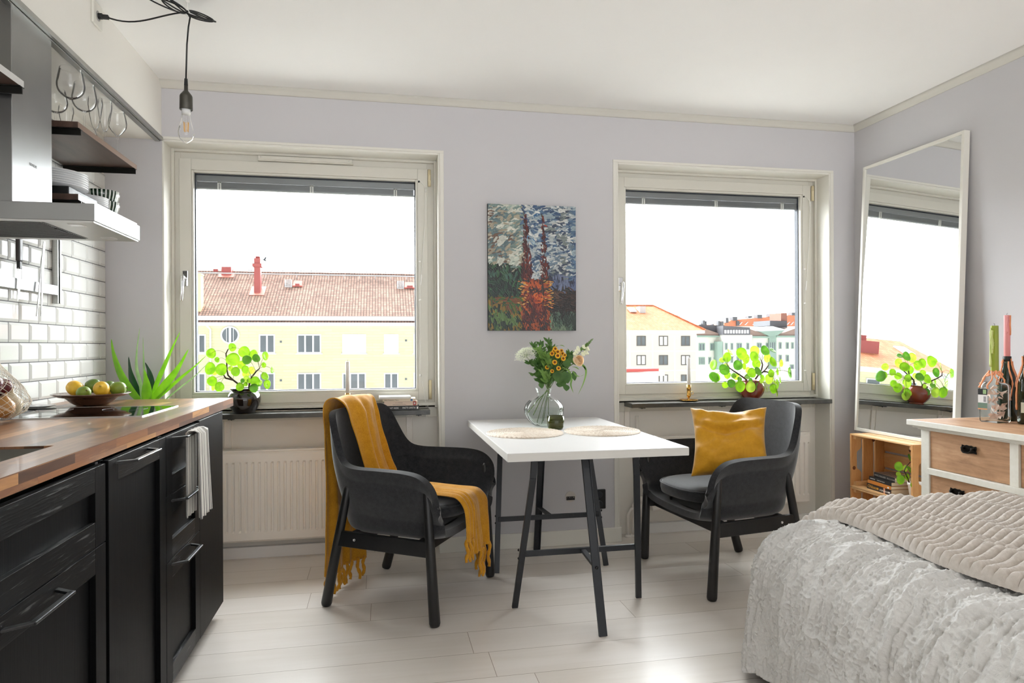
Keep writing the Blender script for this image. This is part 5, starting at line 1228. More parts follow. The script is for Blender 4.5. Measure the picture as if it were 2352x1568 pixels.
# yellow button flowers
YP = plain('yellow_petal', (226, 168, 20), .55, var=.12, scale=60); YC = plain('brown_flower_centre', (120, 62, 12), .8, var=.3, scale=200)
t = thing('yellow_flower_spray', 'spray of yellow button flowers in the middle of the bouquet', 'flower', V); s_m = MB(); stemline(s_m, F(760, 620, -.02), 1)
for (x, y, r_) in ((735, 285, .0063), (785, 210, .0060), (825, 258, .0062), (825, 318, .0070), (885, 240, .0052), (900, 285, .0062), (912, 362, .0062), (778, 422, .0066), (660, 500, .0058), (838, 515, .0058), (738, 560, .0050), (765, 240, .005), (935, 310, .005)):
    p = F(x, y, -.075 + .04 * rnd.random()); s_m.tube([F(750, 640, -.02), F(750, 640, -.02).lerp(p, .6) + Vector((0, 0, -.005)), p + Vector((0, .004, -.004))], .0006, 5); ax = Vector((rnd.uniform(-.15, .15), -1, .35)).normalized(); r_ *= 2.0
    h = MB(); h.lathe([(r_ * .5, -.007), (r_ * .95, -.004), (r_ * 1.0, .001), (r_ * .8, .004), (r_ * .5, .0022)], p, 22, axis=ax, rib=lambda a: 1 + .06 * math.cos(a * 11)); fo = h.build('flower_head', YP, t)
    MB().lathe([(r_ * .52, .0022), (r_ * .36, .0045), (r_ * .16, .003), (.0003, .002)], p, 18, axis=ax).build('centre', YC, fo)
s_m.build('stem', STM, t)
# cream rose
t = thing('rose', 'cream peach rose on the right of the bouquet', 'flower', V); s_m = MB(); rc = F(1150, 392, -.03); stemline(s_m, rc, 3, .0022); s_m.build('stem', STM, t)
RP = _leafmat('cream_petal', (250, 226, 190), (252, 238, 214), rough=.6, tr=.3)
ax = Vector((.25, -.95, .2)).normalized(); a_ = ax.orthogonal().normalized(); b_ = ax.cross(a_)
for k in range(11):
    lay = k / 11; th0 = k * 2.4; R_ = lerp(.026, .006, lay); span = lerp(1.5, 2.2, lay); m = MB()
    def pf(u, v, R_=R_, th0=th0, lay=lay, span=span):
        th = th0 + (u - .5) * span * 2; h = lerp(-.020, .016 - .006 * (1 - lay), v); rr = R_ * (.45 + .75 * math.sin(v * PI * .62)) + .0012 * math.sin(u * 9 + k); h -= .007 * (2 * u - 1) ** 2
        return rc + ax * h + (a_ * math.cos(th) + b_ * math.sin(th)) * rr
    m.grid(pf, 12, 8); m.build('petal', RP, t)
# snapdragon
t = thing('snapdragon', 'tall pale snapdragon spike with green buds, far right of the bouquet', 'flower', V); s_m = MB(); tip = F(1370, 60, -.0); bs = F(1160, 290, 0); stemline(s_m, bs, 5); s_m.tube(curve(bs, tip, .004, 10, (-1, 0, 0)), .0014, 6); s_m.build('stem', STM, t); m = MB(); m2 = MB()
for k in range(30):
    f_ = k / 29; p = bs.lerp(tip, .25 + .75 * f_); th = k * 2.4; r_ = lerp(.0098, .003, f_); o_ = Vector((math.cos(th), math.sin(th) * .8, .4)) * r_ * 1.1; m.ell(p + o_, (r_ * .55, r_ * .55, r_ * 1.0), 8, 6)
for (x, y) in ((1140, 220), (1110, 250), (1085, 290), (1230, 175), (1250, 265), (1275, 265), (1215, 285), (1140, 195), (1290, 205)):
    p = F(x, y, -.01); m2.ell(p, (.0082, .008, .0105), 10, 8); m2.ell(p + Vector((.005, -.003, -.007)), (.0075, .006, .006), 10, 8)
m.build('bud', GL[1], t); m2.build('floret', plain('pale_cream_floret', (226, 228, 198), .6, var=.06), t)
# ---------------------------------------------------------------- painting
pa = thing('canvas_painting', 'oil painting of two dark red spires under a stormy sky', 'painting', (.851, YW - .02, 1.24))
MB().box(.593, 1.106, YW - .0215, YW - .0005, 1.237, 1.951).build('stretcher', plain('dark_painted_canvas_edge', (34, 34, 34), .7, var=.4, scale=30), pa)
W_, H_ = 400, 558; SC_ = 1.69; rs = np.random.RandomState(11); img = np.zeros((H_, W_, 3)); hgt = np.zeros((H_, W_)); yy, xx = np.mgrid[0:H_, 0:W_]
def pal(*c): return [np.array(lin(q)) for q in c]
SKYL = pal((196, 204, 190), (150, 168, 158), (214, 214, 200), (120, 142, 136), (170, 160, 138), (96, 120, 124), (110, 84, 66), (206, 208, 196)); SKYR = pal((150, 168, 176), (80, 110, 140), (50, 80, 116), (190, 198, 200), (110, 130, 146), (210, 212, 208), (60, 74, 96), (120, 130, 128)); BLUE = pal((44, 96, 140), (70, 120, 160), (160, 180, 190), (214, 216, 212))
TREE = pal((16, 40, 30), (24, 62, 40), (10, 20, 16), (50, 90, 56), (12, 28, 22), (60, 96, 80)); FIELD = pal((96, 104, 24), (60, 96, 34), (120, 70, 28), (40, 80, 40), (140, 110, 30), (24, 44, 26), (90, 120, 60)); RED_ = pal((90, 22, 16), (70, 14, 14), (110, 30, 18), (60, 12, 14), (130, 44, 20)); ORG_ = pal((150, 58, 20), (110, 30, 16), (84, 20, 14), (70, 24, 18), (170, 76, 24), (44, 30, 22), (100, 26, 16), (190, 84, 26)); DK = pal((34, 26, 22), (54, 34, 26), (22, 18, 18), (80, 52, 36), (30, 34, 34)); GRS = pal((40, 56, 44), (90, 116, 96), (24, 34, 28), (60, 84, 66), (120, 140, 110)); NAVY = pal((60, 74, 110), (90, 104, 140), (44, 48, 70), (110, 120, 150))
def region(u, v):
    """u,v in 0..1 from the top left"""
    s1 = abs(u - (.412 + .05 * v)) < max(.014, .012 + (v - .08) * .12) ; s2 = abs(u - (.615 + .04 * v)) < max(.012, .008 + (v - .09) * .09)
    if v > .58 and .365 + .04 * (v < .66) < u < .70: return 'body'
    if .08 < v <= .60 and (s1 or s2): return 'spire'
    if v < .5 + .05 * math.sin(u * 9) and u < .38: return 'skyl' if v < .47 or u > .28 else 'tree'
    if u < .38: return 'tree' if v < .73 else 'field'
    if v < .60: return 'blue' if (u < .56 or (v > .2 and rs.rand() < .25)) else ('skyr' if v < .56 else 'navy')
    if v < .66: return 'navy'
    return 'dark' if not (v > .84 and u > .66) else 'grass'
PALS = dict(skyl=SKYL, skyr=SKYR, blue=BLUE + SKYR, tree=TREE, field=FIELD, spire=RED_, body=ORG_, dark=DK, grass=GRS, navy=NAVY)
def stroke(cx_, cy_, L_, w_, an, col):
    L_ *= SC_; w_ *= SC_; col = col * .82
    R_ = int(L_ + w_ + 2); x0, x1, y0, y1 = max(0, int(cx_ - R_)), min(W_, int(cx_ + R_)), max(0, int(cy_ - R_)), min(H_, int(cy_ + R_))
    if x1 <= x0 or y1 <= y0: return
    X_ = xx[y0:y1, x0:x1] - cx_; Y_ = yy[y0:y1, x0:x1] - cy_; a_ = X_ * math.cos(an) + Y_ * math.sin(an); b_ = -X_ * math.sin(an) + Y_ * math.cos(an) + .12 * w_ * np.sin(a_ / L_ * 3)
    msk = (np.abs(a_) / L_) ** 4 + (np.abs(b_) / w_) ** 2 < 1
    br_ = 1 + .30 * (_T[(b_ * 1.6 + 40).astype(int) % 256, int(cx_) % 256] - .5)
    img[y0:y1, x0:x1][msk] = (col * br_[..., None])[msk]; hgt[y0:y1, x0:x1][msk] = .5 + .5 * (1 - (np.abs(b_) / w_)[msk]) + .3 * rs.rand()
img[:] = np.array(lin((70, 80, 84)))
for k in range(5200):
    cx_, cy_ = rs.rand() * W_, rs.rand() * H_; u, v = cx_ / W_, cy_ / H_; rg = region(u, v); pl_ = PALS[rg]; qn = float(vnoise(u * 7 + 3, v * 11 + 5)) * 1.3 - .15; ci_ = int(min(.999, max(0, qn + rs.normal(0, .10))) * len(pl_)); col = pl_[ci_] * rs.uniform(.75, 1.15)
    sc = 2.2 if k < 1500 else (1.3 if k < 3000 else .65)
    an = {'skyl': rs.uniform(-1.0, .3), 'skyr': rs.normal(-.05, .3), 'blue': rs.uniform(-1, 1), 'tree': rs.normal(1.4, .5), 'field': rs.normal(1.4, .35) if u < .1 or v > .8 else rs.normal(-.1, .2), 'spire': rs.normal(1.5, .12), 'body': rs.normal(1.5, .4) if .44 < u < .62 or v > .8 else rs.normal(.1, .3), 'dark': rs.normal(0, .5), 'grass': rs.uniform(-2.4, -.7), 'navy': rs.normal(1.5, .2)}[rg]
    L_ = {'spire': 7, 'grass': 9, 'body': 6}.get(rg, 11) * sc * rs.uniform(.6, 1.4); w_ = {'spire': 2.0, 'grass': .8, 'body': 2}.get(rg, 3.2) * sc * rs.uniform(.7, 1.5); stroke(cx_, cy_, L_, w_, an, col)
for k in range(70):   # the round window
    a_ = rs.uniform(0, 2 * PI); r_ = rs.uniform(0, 25); stroke(.555 * W_ + r_ * math.cos(a_), .735 * H_ + r_ * math.sin(a_), 4, 1.6, a_ + PI / 2, pal((206, 84, 26), (176, 62, 22), (220, 110, 36), (150, 50, 20))[rs.randint(4)])
for k in range(90): stroke((rs.choice([.40, .70]) + rs.normal(0, .02)) * W_, rs.uniform(.60, .82) * H_, 3.2, 1.1, rs.normal(.1, .2), pal((222, 150, 40), (206, 110, 50), (220, 170, 90))[rs.randint(3)])
for cxs in (.405, .605):
    for k in range(60):
        v_ = rs.uniform(.09, .58); stroke((cxs + .008 + .045 * v_ + rs.normal(0, .006 + .035 * v_ * v_)) * W_, v_ * H_, 5, 1.3, rs.normal(1.5, .1), RED_[rs.randint(5)] * rs.uniform(.5, .9))
for cx_, cy_, c in ((.40, .07, (90, 100, 96)), (.605, .08, (60, 70, 70)), (.38, .10, (34, 44, 90)), (.43, .11, (34, 44, 90)), (.65, .16, (190, 70, 40))): stroke(cx_ * W_, cy_ * H_, 5, 1.6, 1.5 if cy_ < .09 else .4, pal(c)[0])
X_ = np.linspace(.5935, 1.1055, W_)[None, :] + 0 * yy; Z_ = np.linspace(1.9505, 1.2375, H_)[:, None] + 0 * xx; Yc = YW - .0225 - .0016 * hgt
m = NT('oil_paint'); at_ = m.n('ShaderNodeAttribute', attribute_name='paint'); m.set(col=at_.outputs['Color'], rough=.32, spec=.5); m.bump(m.noise(m.co(), 320, 3), .3, .001)
o = npgrid(np.stack([X_, Yc, Z_], -1), 'paint_layer', m.m, pa, smooth=True)
ca = o.data.color_attributes.new('paint', 'FLOAT_COLOR', 'POINT'); ca.data.foreach_set('color', np.concatenate([img.reshape(-1, 3), np.ones((H_ * W_, 1))], 1).astype(np.float32).ravel())
# ---------------------------------------------------------------- long-leaved plant behind the worktop
yu = thing('yucca_plant', 'long leaved green plant rising behind the end of the worktop', 'plant', (-1.12, 3.56, 0))
MB().lathe([(.075, 0), (.085, .01), (.105, .20), (.11, .215), (.104, .215), (.10, .19), (.001, .185)], (-1.10, 3.55, 0), 40).build('pot', plain('grey_clay_pot', (120, 116, 110), .7, var=.08), yu)
MB().tube([(-1.10, 3.55, .18), (-1.09, 3.55, .5), (-1.10, 3.55, .80)], .016, 12).build('trunk', MT['bark'], yu)
YL = [_leafmat('long_leaf_bright', (96, 156, 14), (120, 178, 30), tr=.35), _leafmat('long_leaf_dark', (16, 56, 30), (30, 74, 40), tr=.15), _leafmat('long_leaf_pale', (120, 156, 92), (150, 182, 120), tr=.25)]
def yx(x, y): return (240 + x / 7.129, 740 + y / 7.129)
for (pts, w_, g, dy) in ((((560, 1260), (420, 1090), (260, 820), (150, 500), (112, 270)), .036, 0, .0), (((590, 1240), (500, 1050), (430, 820), (395, 560)), .036, 1, .04), (((610, 1230), (590, 1000), (530, 760), (530, 480), (578, 90)), .016, 2, -.02), (((640, 1240), (650, 900), (640, 560), (630, 240)), .010, 2, .05), (((690, 1300), (700, 1140), (690, 960), (655, 775)), .046, 0, -.06), (((780, 1240), (770, 1000), (730, 800), (665, 655)), .034, 1, .06), (((780, 1240), (860, 1000), (980, 720), (1130, 380), (1240, 150)), .022, 0, .0), (((820, 1250), (980, 1050), (1200, 760), (1375, 440)), .040, 0, -.04), (((880, 1240), (1080, 1060), (1260, 900), (1480, 720), (1660, 550)), .016, 0, -.03), (((1030, 1240), (1250, 1060), (1480, 880), (1720, 640)), .008, 2, -.05)):
    m = MB(); pp = [at(*yx(x, y), Y=3.56 + dy) for x, y in pts]; q = [Vector((-1.10, 3.55, .80)), Vector((-1.10, 3.55, .80)).lerp(pp[0], .5)]
    for i in range(len(pp) - 1):
        for s_ in range(6):
            a_, b_, c_, d_ = pp[max(i - 1, 0)], pp[i], pp[i + 1], pp[min(i + 2, len(pp) - 1)]; tt_ = s_ / 6
            q.append(.5 * ((2 * b_) + (-a_ + c_) * tt_ + (2 * a_ - 5 * b_ + 4 * c_ - d_) * tt_ ** 2 + (-a_ + 3 * b_ - 3 * c_ + d_) * tt_ ** 3))
    q.append(pp[-1]); n = len(q); vs = []
    for i, p in enumerate(q):
        f_ = i / (n - 1); hw = w_ / 2 * (.55 + .45 * math.sin(PI * min(1, f_ * 1.25))) * (1 - f_ ** 3.2) ** .8 + .0003; dd = (q[min(i + 1, n - 1)] - q[max(i - 1, 0)]).normalized(); s_ = dd.cross(Vector((.15, -1, 0))).normalized(); vs += [p - s_ * hw + Vector((0, -hw * .35, 0)), p, p + s_ * hw + Vector((0, -hw * .35, 0))]
    fs = []
    for i in range(n - 1): a = i * 3; fs += [(a, a + 1, a + 4, a + 3), (a + 1, a + 2, a + 5, a + 4)]
    m.add(vs, fs, True); m.build('leaf', YL[g], yu)
# ================================================================== mirror, crates, chest of drawers, bottles
MT['mirror'] = NT('mirror_silver').set(col=(238, 240, 240), rough=.0, metal=1).m
tv = Vector((.070, 0, 1.604)).normalized(); nv_ = Vector((-tv.z, 0, tv.x)); bq = Vector((2.835, 0, .6275))
mi = thing('leaning_mirror', 'tall mirror in a slim white frame leaning on the right wall', 'mirror', (2.86, 3.25, .6275))
def mp(a, b, d):  # a along y, b up the glass, d outwards
    return bq + Vector((0, a, 0)) + tv * b + nv_ * d
def mbox(mb, a0, a1, b0, b1, d0, d1):
    vs = [mp(a, b, d) for d in (d0, d1) for b in (b0, b1) for a in (a0, a1)]; mb.add(vs, [(0, 2, 3, 1), (4, 5, 7, 6), (0, 1, 5, 4), (2, 6, 7, 3), (0, 4, 6, 2), (1, 3, 7, 5)])
H_m, A0, A1, fw_ = 1.607, 2.885, 3.612, .017
fr_ = MB(); mbox(fr_, A0, A0 + fw_, 0, H_m, -.034, 0); mbox(fr_, A1 - fw_, A1, 0, H_m, -.034, 0); mbox(fr_, A0 + fw_, A1 - fw_, 0, fw_, -.034, 0); mbox(fr_, A0 + fw_, A1 - fw_, H_m - fw_, H_m, -.034, 0)
fr_.build('frame', MT['white'], mi, bevel=.001)
gl_ = MB(); mbox(gl_, A0 + fw_, A1 - fw_, fw_, H_m - fw_, -.012, -.007); gl_.build('mirror_glass', MT['mirror'], mi)
bk_ = MB(); mbox(bk_, A0 + .005, A1 - .005, .005, H_m - .005, -.034, -.0125); bk_.build('backing', plain('grey_backing_board', (120, 118, 114), .8), mi)
MT['pine'] = wood('pine_planks', [(.2, (166, 104, 54)), (.5, (198, 140, 84)), (.8, (216, 168, 112))], 'z', 1, .5, 12); MT['piney'] = wood('pine_planks_lengthwise', [(.2, (184, 128, 76)), (.5, (210, 162, 108)), (.8, (224, 186, 138))], 'y', 1, .5, 12)
KN = plain('pine_knot', (112, 64, 34), .6, var=.2)
def crate(label, z0):
    x0, x1, y0, y1, h = 2.712, 2.940, 3.018, 3.492, .3125; z1 = z0 + h; t = thing('wooden_crate', label, 'crate', ((x0 + x1) / 2, (y0 + y1) / 2, z0)); th = .009; n = 3; w_ = (x1 - x0 - 2 * .014) / n
    for sd, yy in ((0, y0), (1, y1 - .012)):
        for k in range(n):
            a = x0 + k * (w_ + .014); m = MB()
            if k == 0: # grip cut-out in the plank next to the opening
                zc = (z0 + z1) / 2; cut = [(a, z0 + .001), (a + w_, z0 + .001), (a + w_, zc - .075), (a + w_ - .012, zc - .060), (a + w_ - .026, zc - .052), (a + w_ - .030, zc - .04), (a + w_ - .030, zc + .04), (a + w_ - .026, zc + .052), (a + w_ - .012, zc + .060), (a + w_, zc + .075), (a + w_, z1 - .001), (a, z1 - .001)]
                m.prism(cut, .012, 'y', yy)
            else: m.box(a, a + w_, yy, yy + .012, z0 + .001, z1 - .001)
            m.build('end_plank', MT['pine'], t, bevel=.001)
    for zz in (z0 + .0005, z1 - th - .0005):
        for k in range(n):
            a = x0 + k * (w_ + .014); MB().box(a, a + w_, y0 + .0125, y1 - .0125, zz, zz + th).build('long_plank', MT['piney'], t, bevel=.001)
    for k in range(n):
        a = z0 + .012 + k * ((h - .024) / n); MB().box(x1 - .009, x1 - .0005, y0 + .0125, y1 - .0125, a, a + (h - .024) / n - .012).build('back_plank', MT['piney'], t, bevel=.001)
    for yy in (y0 + .0125, y1 - .0345):
        for zz in (z0 + .010, z1 - .032): MB().box(x0 + .012, x1 - .010, yy, yy + .022, zz, zz + .022).build('corner_batten', MT['piney'], t, bevel=.001)
    kn = MB()
    for (a, b) in ((2.86, z0 + .27), (2.73, z0 + .11)): kn.lathe([(.011, 0), (.008, .0006), (.001, .0006)], (a, y1 - .0122, b), 14, axis=(0, -1, 0))
    kn.lathe([(.009, 0), (.006, .0006), (.001, .0006)], (x1 - .0098, 3.28, z0 + .235), 14, axis=(-1, 0, 0)); kn.lathe([(.006, 0), (.004, .0006), (.001, .0006)], (x0, 3.024, z0 + .08), 12, axis=(-1, 0, 0)) if False else None
    kn.build('knot', KN, t)
    return t
crate('pine crate standing on its side under the mirror, upper of the two', .3140)
crate('lower pine crate under the book crate, mostly behind the bed', .0005)
g_ = 'books in the pine crate'; zb = .3236; rb = -PI / 2 - .06
bc_ = plain('black_book_cover', (24, 23, 24), .35, var=.2)
book('fat black paperback with yellow lettering, bottom of the pile in the crate', (2.795, 3.285, zb), (.200, .120, .031), rb, plain('dark_brown_cover', (44, 32, 30), .35, var=.3, scale=30), g_, spine_text=[('Ohlsson', -.092, .008, .026, YEL), ('STEPHEN FALK', .008, .008, .013, WHT)], extra=[(.040, .053, 0, .031, plain('salmon_band', (214, 150, 112), .5)), (-.012, -.002, .010, .020, YEL), (.078, .092, .011, .017, WHT)])
book('orange paperback second from the bottom in the crate', (2.797, 3.282, zb + .0315), (.198, .122, .0185), rb - .02, plain('orange_book_cover', (196, 120, 44), .45), g_, extra=[(.070, .082, .003, .011, WHT)])
book('thin black book third from the bottom in the crate', (2.800, 3.280, zb + .0505), (.192, .120, .0205), rb - .03, bc_, g_, spine_text=[('ANDERSSON', -.085, .008, .0075, WHT), ('THE NEW YORK  TRILOGY', -.025, .008, .0055, WHT)])
book('black book with pale titles topping the pile in the crate', (2.812, 3.262, zb + .0715), (.182, .118, .0255), rb - .05, bc_, g_, spine_text=[('ARNE J WALLNER   BULLA KARLBO', -.084, .008, .0125, plain('grey_print', (150, 146, 140), .6))])
cv_ = MB()
for i in range(6):
    for j in range(4):
        cv_.obox(Vector((2.812, 3.262, zb + .0975)) + Matrix.Rotation(rb - .05, 3, 'Z') @ Vector((-.075 + i * .030, -.045 + j * .030, 0)), (.026, .022 + .004 * ((i + j) % 2), .0006), Matrix.Rotation(rb - .05, 3, 'Z'))
tb4 = [o for o in C.objects if o.get('label', '').startswith('black book with pale titles')][0]
cv_.build('cover_pictures', plain('sepia_cover_pictures', (92, 74, 62), .4, var=.6, scale=40), tb4)
# small plant in the crate
pc = Vector((2.80, 3.09, zb)); pot3 = MB().lathe([(.028, 0), (.031, .002), (.040, .072), (.043, .075), (.0435, .088), (.040, .088), (.037, .075), (.001, .073)], pc, 40)
def c8(x, y): return (1940 + x / 8.71, 980 + y / 8.71)
L3 = [(1085, 790, 100, -.02, -.2, .2, 0), (1120, 1055, 104, -.06, -.1, .1, 0), (1300, 610, 78, .0, .7, .3, 2), (1310, 850, 95, -.03, .4, .9, 2), (1075, 945, 55, -.01, -.9, .2, 1), (1255, 1000, 75, .0, .1, .2, 0), (1360, 1160, 66, -.05, .2, .1, 0), (1215, 830, 72, .01, .2, .1, 1)]
pilea('small round leaved plant in a white pot inside the crate', pc, [(*c8(x, y), r / 8.71 * .85, dy, a, b, g2) for x, y, r, dy, a, b, g2 in L3], [[(*c8(x, y), d) for x, y, d in ((1290, 1110, 0), (1240, 980, 0), (1190, 880, 0), (1240, 780, 0), (1320, 700, 0))]], 3.078, pot3, plain('white_plastic_pot', (228, 226, 222), .45), seed=3, scale=.7)
# ---------------------------------------------------------------- chest of drawers
def _oldwood():
    m = NT('worn_stripped_wood'); v = m.co((3, .7, 3)); n1 = m.noise(v, 5, 6, .65, .8); n2 = m.noise(m.co((30, 1.5, 30)), 3, 3, .6); n3 = m.noise(m.co(), 4, 4, .7)
    f = m.math('ADD', m.math('MULTIPLY', n1, .55), m.math('ADD', m.math('MULTIPLY', n2, .2), m.math('MULTIPLY', n3, .25)))
    m.set(col=m.ramp(f, [(.32, (84, 60, 46)), (.41, (156, 116, 84)), (.52, (182, 140, 104)), (.68, (206, 168, 132))]), rough=.6); m.bump(f, .2, .002); return m.m
MT['oldwood'] = _oldwood()
def _oldpaint():
    m = NT('chipped_white_paint'); n = m.noise(m.co(), 38, 5, .7); m.set(col=m.ramp(n, [(.24, (150, 128, 104)), (.29, (216, 212, 200)), (.7, (224, 221, 212))]), rough=.5); m.bump(n, .15, .001); return m.m
MT['oldpaint'] = _oldpaint()
dr = thing('chest_of_drawers', 'old chest of drawers, white painted frame and bare wooden drawers', 'chest of drawers', (2.7, 2.0, 0))
MB().box(2.412, 2.938, 1.20, 2.700, .7805, .8005).build('top', MT['oldwood'], dr, bevel=.002)
e = MB(); e.box(2.402, 2.4118, 1.20, 2.71, .776, .800).box(2.412, 2.938, 2.7003, 2.71, .776, .800); e.build('top_edging', MT['oldpaint'], dr, bevel=.002)
md = MB(); md.box(2.420, 2.930, 1.2, 2.694, .765, .780); md.box(2.436, 2.930, 1.2, 2.680, .757, .765); md.build('moulding', MT['oldpaint'], dr, bevel=.002)
bx_ = MB(); bx_.box(2.470, 2.930, 1.2, 2.672, .06, .757); bx_.build('carcase', MT['oldpaint'], dr)
fm = MB(); XD = 2.450
fm.box(XD, XD + .020, 2.630, 2.676, 0, .757)
for zz in (.559, .362, .165): fm.box(XD - .012, XD + .02, 1.2, 2.630, zz, zz + .027)
fm.box(XD - .004, XD + .02, 2.190, 2.228, .586, .757); fm.box(XD, XD + .02, 1.2, 2.63, .06, .10); fm.build('front_frame', MT['oldpaint'], dr, bevel=.0015)
def pull(y, z, par):
    x = XD - .001 + .008 - .006
    m = MB(); ol = [(-.037, -.016), (-.037, -.008), (-.033, -.003), (-.037, .004), (-.035, .017), (-.022, .014), (-.012, .018), (0, .016), (.012, .018), (.022, .014), (.035, .017), (.037, .004), (.033, -.003), (.037, -.008), (.037, -.016), (.022, -.014), (0, -.018), (-.022, -.014)]
    m.prism([(y + a, z + b) for a, b in ol], .003, 'x', x - .003); o = m.build('pull_plate', MT['pull'], par, bevel=.0006)
    for s in (1, -1): MB().lathe([(.006, 0), (.005, .008), (.006, .012), (.001, .013)], (x - .003, y + s * .024, z + .004), 14, axis=(-1, 0, 0)).build('boss', MT['pull'], o)
    MB().tube([(x - .013, y - .024, z + .004), (x - .017, y - .022, z - .006), (x - .019, y - .012, z - .013), (x - .019, y + .012, z - .013), (x - .017, y + .022, z - .006), (x - .013, y + .024, z + .004)], .0032, 8).build('bail', MT['pull'], o)
MT['pull'] = plain('blackened_cast_pull', (34, 30, 26), .32, .7, var=.4, scale=60)
for (y0_, y1_, z0_, z1_, ys_) in ((2.230, 2.6285, .5875, .7555, (2.418,)), (1.205, 2.188, .5875, .7555, (1.8,)), (1.205, 2.6285, .391, .5575, (2.478, 1.5)), (1.205, 2.6285, .194, .360, (2.478, 1.5)), (1.205, 2.6285, .102, .163, ())):
    f_ = MB().box(XD + .006, XD + .019, y0_, y1_, z0_, z1_).build('drawer', MT['oldwood'], dr, bevel=.001)
    for yy in ys_: pull(yy, (z0_ + z1_) / 2 + .030, f_)
# ---------------------------------------------------------------- bottles with candles and wax
def wax_runs(parent, c, r0, ztop, zbot, mat, n, seed, spread=.6, name='wax_drip', prof=None, a0=0, a1=2 * PI):
    rr = random.Random(seed)
    for k in range(n):
        a = lerp(a0, a1, (k + rr.random() * .8) / n); zt = ztop - rr.random() * .02; zl = zbot + rr.random() ** 1.3 * (ztop - zbot) * spread; m = MB(); pts = []; rad = []; N = 14
        for i in range(N + 1):
            t = i / N; z = lerp(zt, zl, t); rb_ = prof(z) if prof else r0; aa = a + .12 * math.sin(t * 7 + k)
            pts.append((c[0] + (rb_ + .0015) * math.cos(aa), c[1] + (rb_ + .0015) * math.sin(aa), z)); rad.append((.0022 + .0022 * rr.random()) * (1 if i < N else 1.3))
        m.tube(pts, rad, 7); m.build(name, mat, parent)
OW = plain('apricot_wax', (236, 158, 112), .5, var=.12, scale=60); PWX = plain('pink_wax', (226, 150, 150), .5, var=.08); GWX = plain('olive_green_wax', (140, 156, 44), .45, var=.08); RWX = plain('coral_red_wax', (206, 70, 52), .45, var=.08); PGW = plain('pale_green_wax', (190, 200, 120), .5, var=.1)
zd = .8007
# square clear bottle
cb = Vector((2.690, 2.520, zd)); RB = Matrix.Rotation(.2, 3, 'Z')
bt = thing('square_glass_bottle', 'square clear glass bottle with crumpled paper inside and a label', 'bottle', cb)
def sqp(hw, z, n=32, p=5):
    o = []
    for i in range(n):
        th = 2 * PI * i / n + PI / n; c_, s_ = math.cos(th), math.sin(th); r = (abs(c_) ** p + abs(s_) ** p) ** (-1 / p) if hw > .02 else 1; o.append(cb + RB @ Vector((c_ * r * hw, s_ * r * hw, z)))
    return o
prof_ = [(.043, .0), (.0465, .004), (.0475, .012), (.0475, .150), (.046, .165), (.036, .176), (.020, .182), (.0155, .188), (.0155, .215), (.0185, .217), (.0185, .226)]
inn = [(max(a - .004, .01), b + (.012 if b < .02 else 0)) for a, b in reversed(prof_)]
m = MB(); vs = []; 
for a, b in prof_ + inn: vs += sqp(a, b)
n = 32; L_ = len(prof_ + inn); m.add(vs, [(j * n + i, j * n + (i + 1) % n, (j + 1) * n + (i + 1) % n, (j + 1) * n + i) for j in range(L_ - 1) for i in range(n)], True); m.f.append(tuple(reversed(range(n)))); m.sm.append(False)
m.f.append(tuple((L_ - 1) * n + i for i in range(n))); m.sm.append(False)
m.build('body', MT['vaseglass'], bt)
pp = MB(); rr = random.Random(4)
for k in range(34):
    c_ = cb + RB @ Vector((rr.uniform(-.03, .03), rr.uniform(-.03, .03), rr.uniform(.02, .15))); q = [c_ + Vector((rr.uniform(-.018, .018), rr.uniform(-.018, .018), rr.uniform(-.018, .018))) for _ in range(5)]; q = [cb + RB @ Vector([max(-.039, min(.039, v)) for v in (RB.transposed() @ (p - cb))[:2]] + [min(max((p - cb).z, .014), .165)]) for p in q]; pp.add(q, [(0, 1, 2), (0, 2, 3), (0, 3, 4)], False)
pp.build('crumpled_paper', plain('pinkish_paper', (226, 200, 188), .9, var=.2, scale=60), bt)
lb = MB()
def lab(z0, z1, mat, x0=-.042, x1=-.002, off=.0006):
    q = MB(); q.obox(cb + RB @ Vector((-.0478 - off, (x0 + x1) / 2 * -1, (z0 + z1) / 2)), (.0006, abs(x1 - x0), z1 - z0), RB); q.build('label_band', mat, bt)
GN = plain('sage_green_print', (104, 128, 112), .6); BK = plain('black_print', (26, 26, 30), .6)
lab(.060, .140, plain('white_label', (226, 226, 226), .6)); lab(.122, .148, BK, off=.0014); lab(.126, .145, plain('mint_square', (150, 180, 130), .6), -.020, -.006, .0020); lab(.062, .086, GN, off=.0014); lab(.056, .061, plain('orange_line', (214, 150, 100), .6), off=.0014)
for k in range(5): lab(.092 + k * .0048, .0944 + k * .0048, BK, -.018, -.008, .0014)
gc = thing('candle', 'olive green candle with drips in the square bottle', 'candle', cb + Vector((0, 0, .226)))
g1 = MB(); z_a, z_b = .2262, .430
vs = []; hs = [z_a, .30, .38, z_b]; 
for h_ in hs: vs += [cb + Vector((.0155 * math.cos(th) * (1 if h_ < .4 else .96), .0155 * math.sin(th), h_)) for th in [2 * PI * i / 8 for i in range(8)]]
g1.add(vs, [(j * 8 + i, j * 8 + (i + 1) % 8, (j + 1) * 8 + (i + 1) % 8, (j + 1) * 8 + i) for j in range(3) for i in range(8)] + [tuple(24 + i for i in range(8)), tuple(reversed(range(8)))]); g1.build('stick', GWX, gc, bevel=.001)
MB().tube([cb + Vector((0, 0, z_b)), cb + Vector((.001, 0, z_b + .008)), cb + Vector((-.005, 0, z_b + .010))], .0008, 6).build('wick', MT['black'], gc)
wax_runs(gc, cb, .0150, cb.z + .425, cb.z + .245, PGW, 4, 2, .5, a0=2.4, a1=3.7)
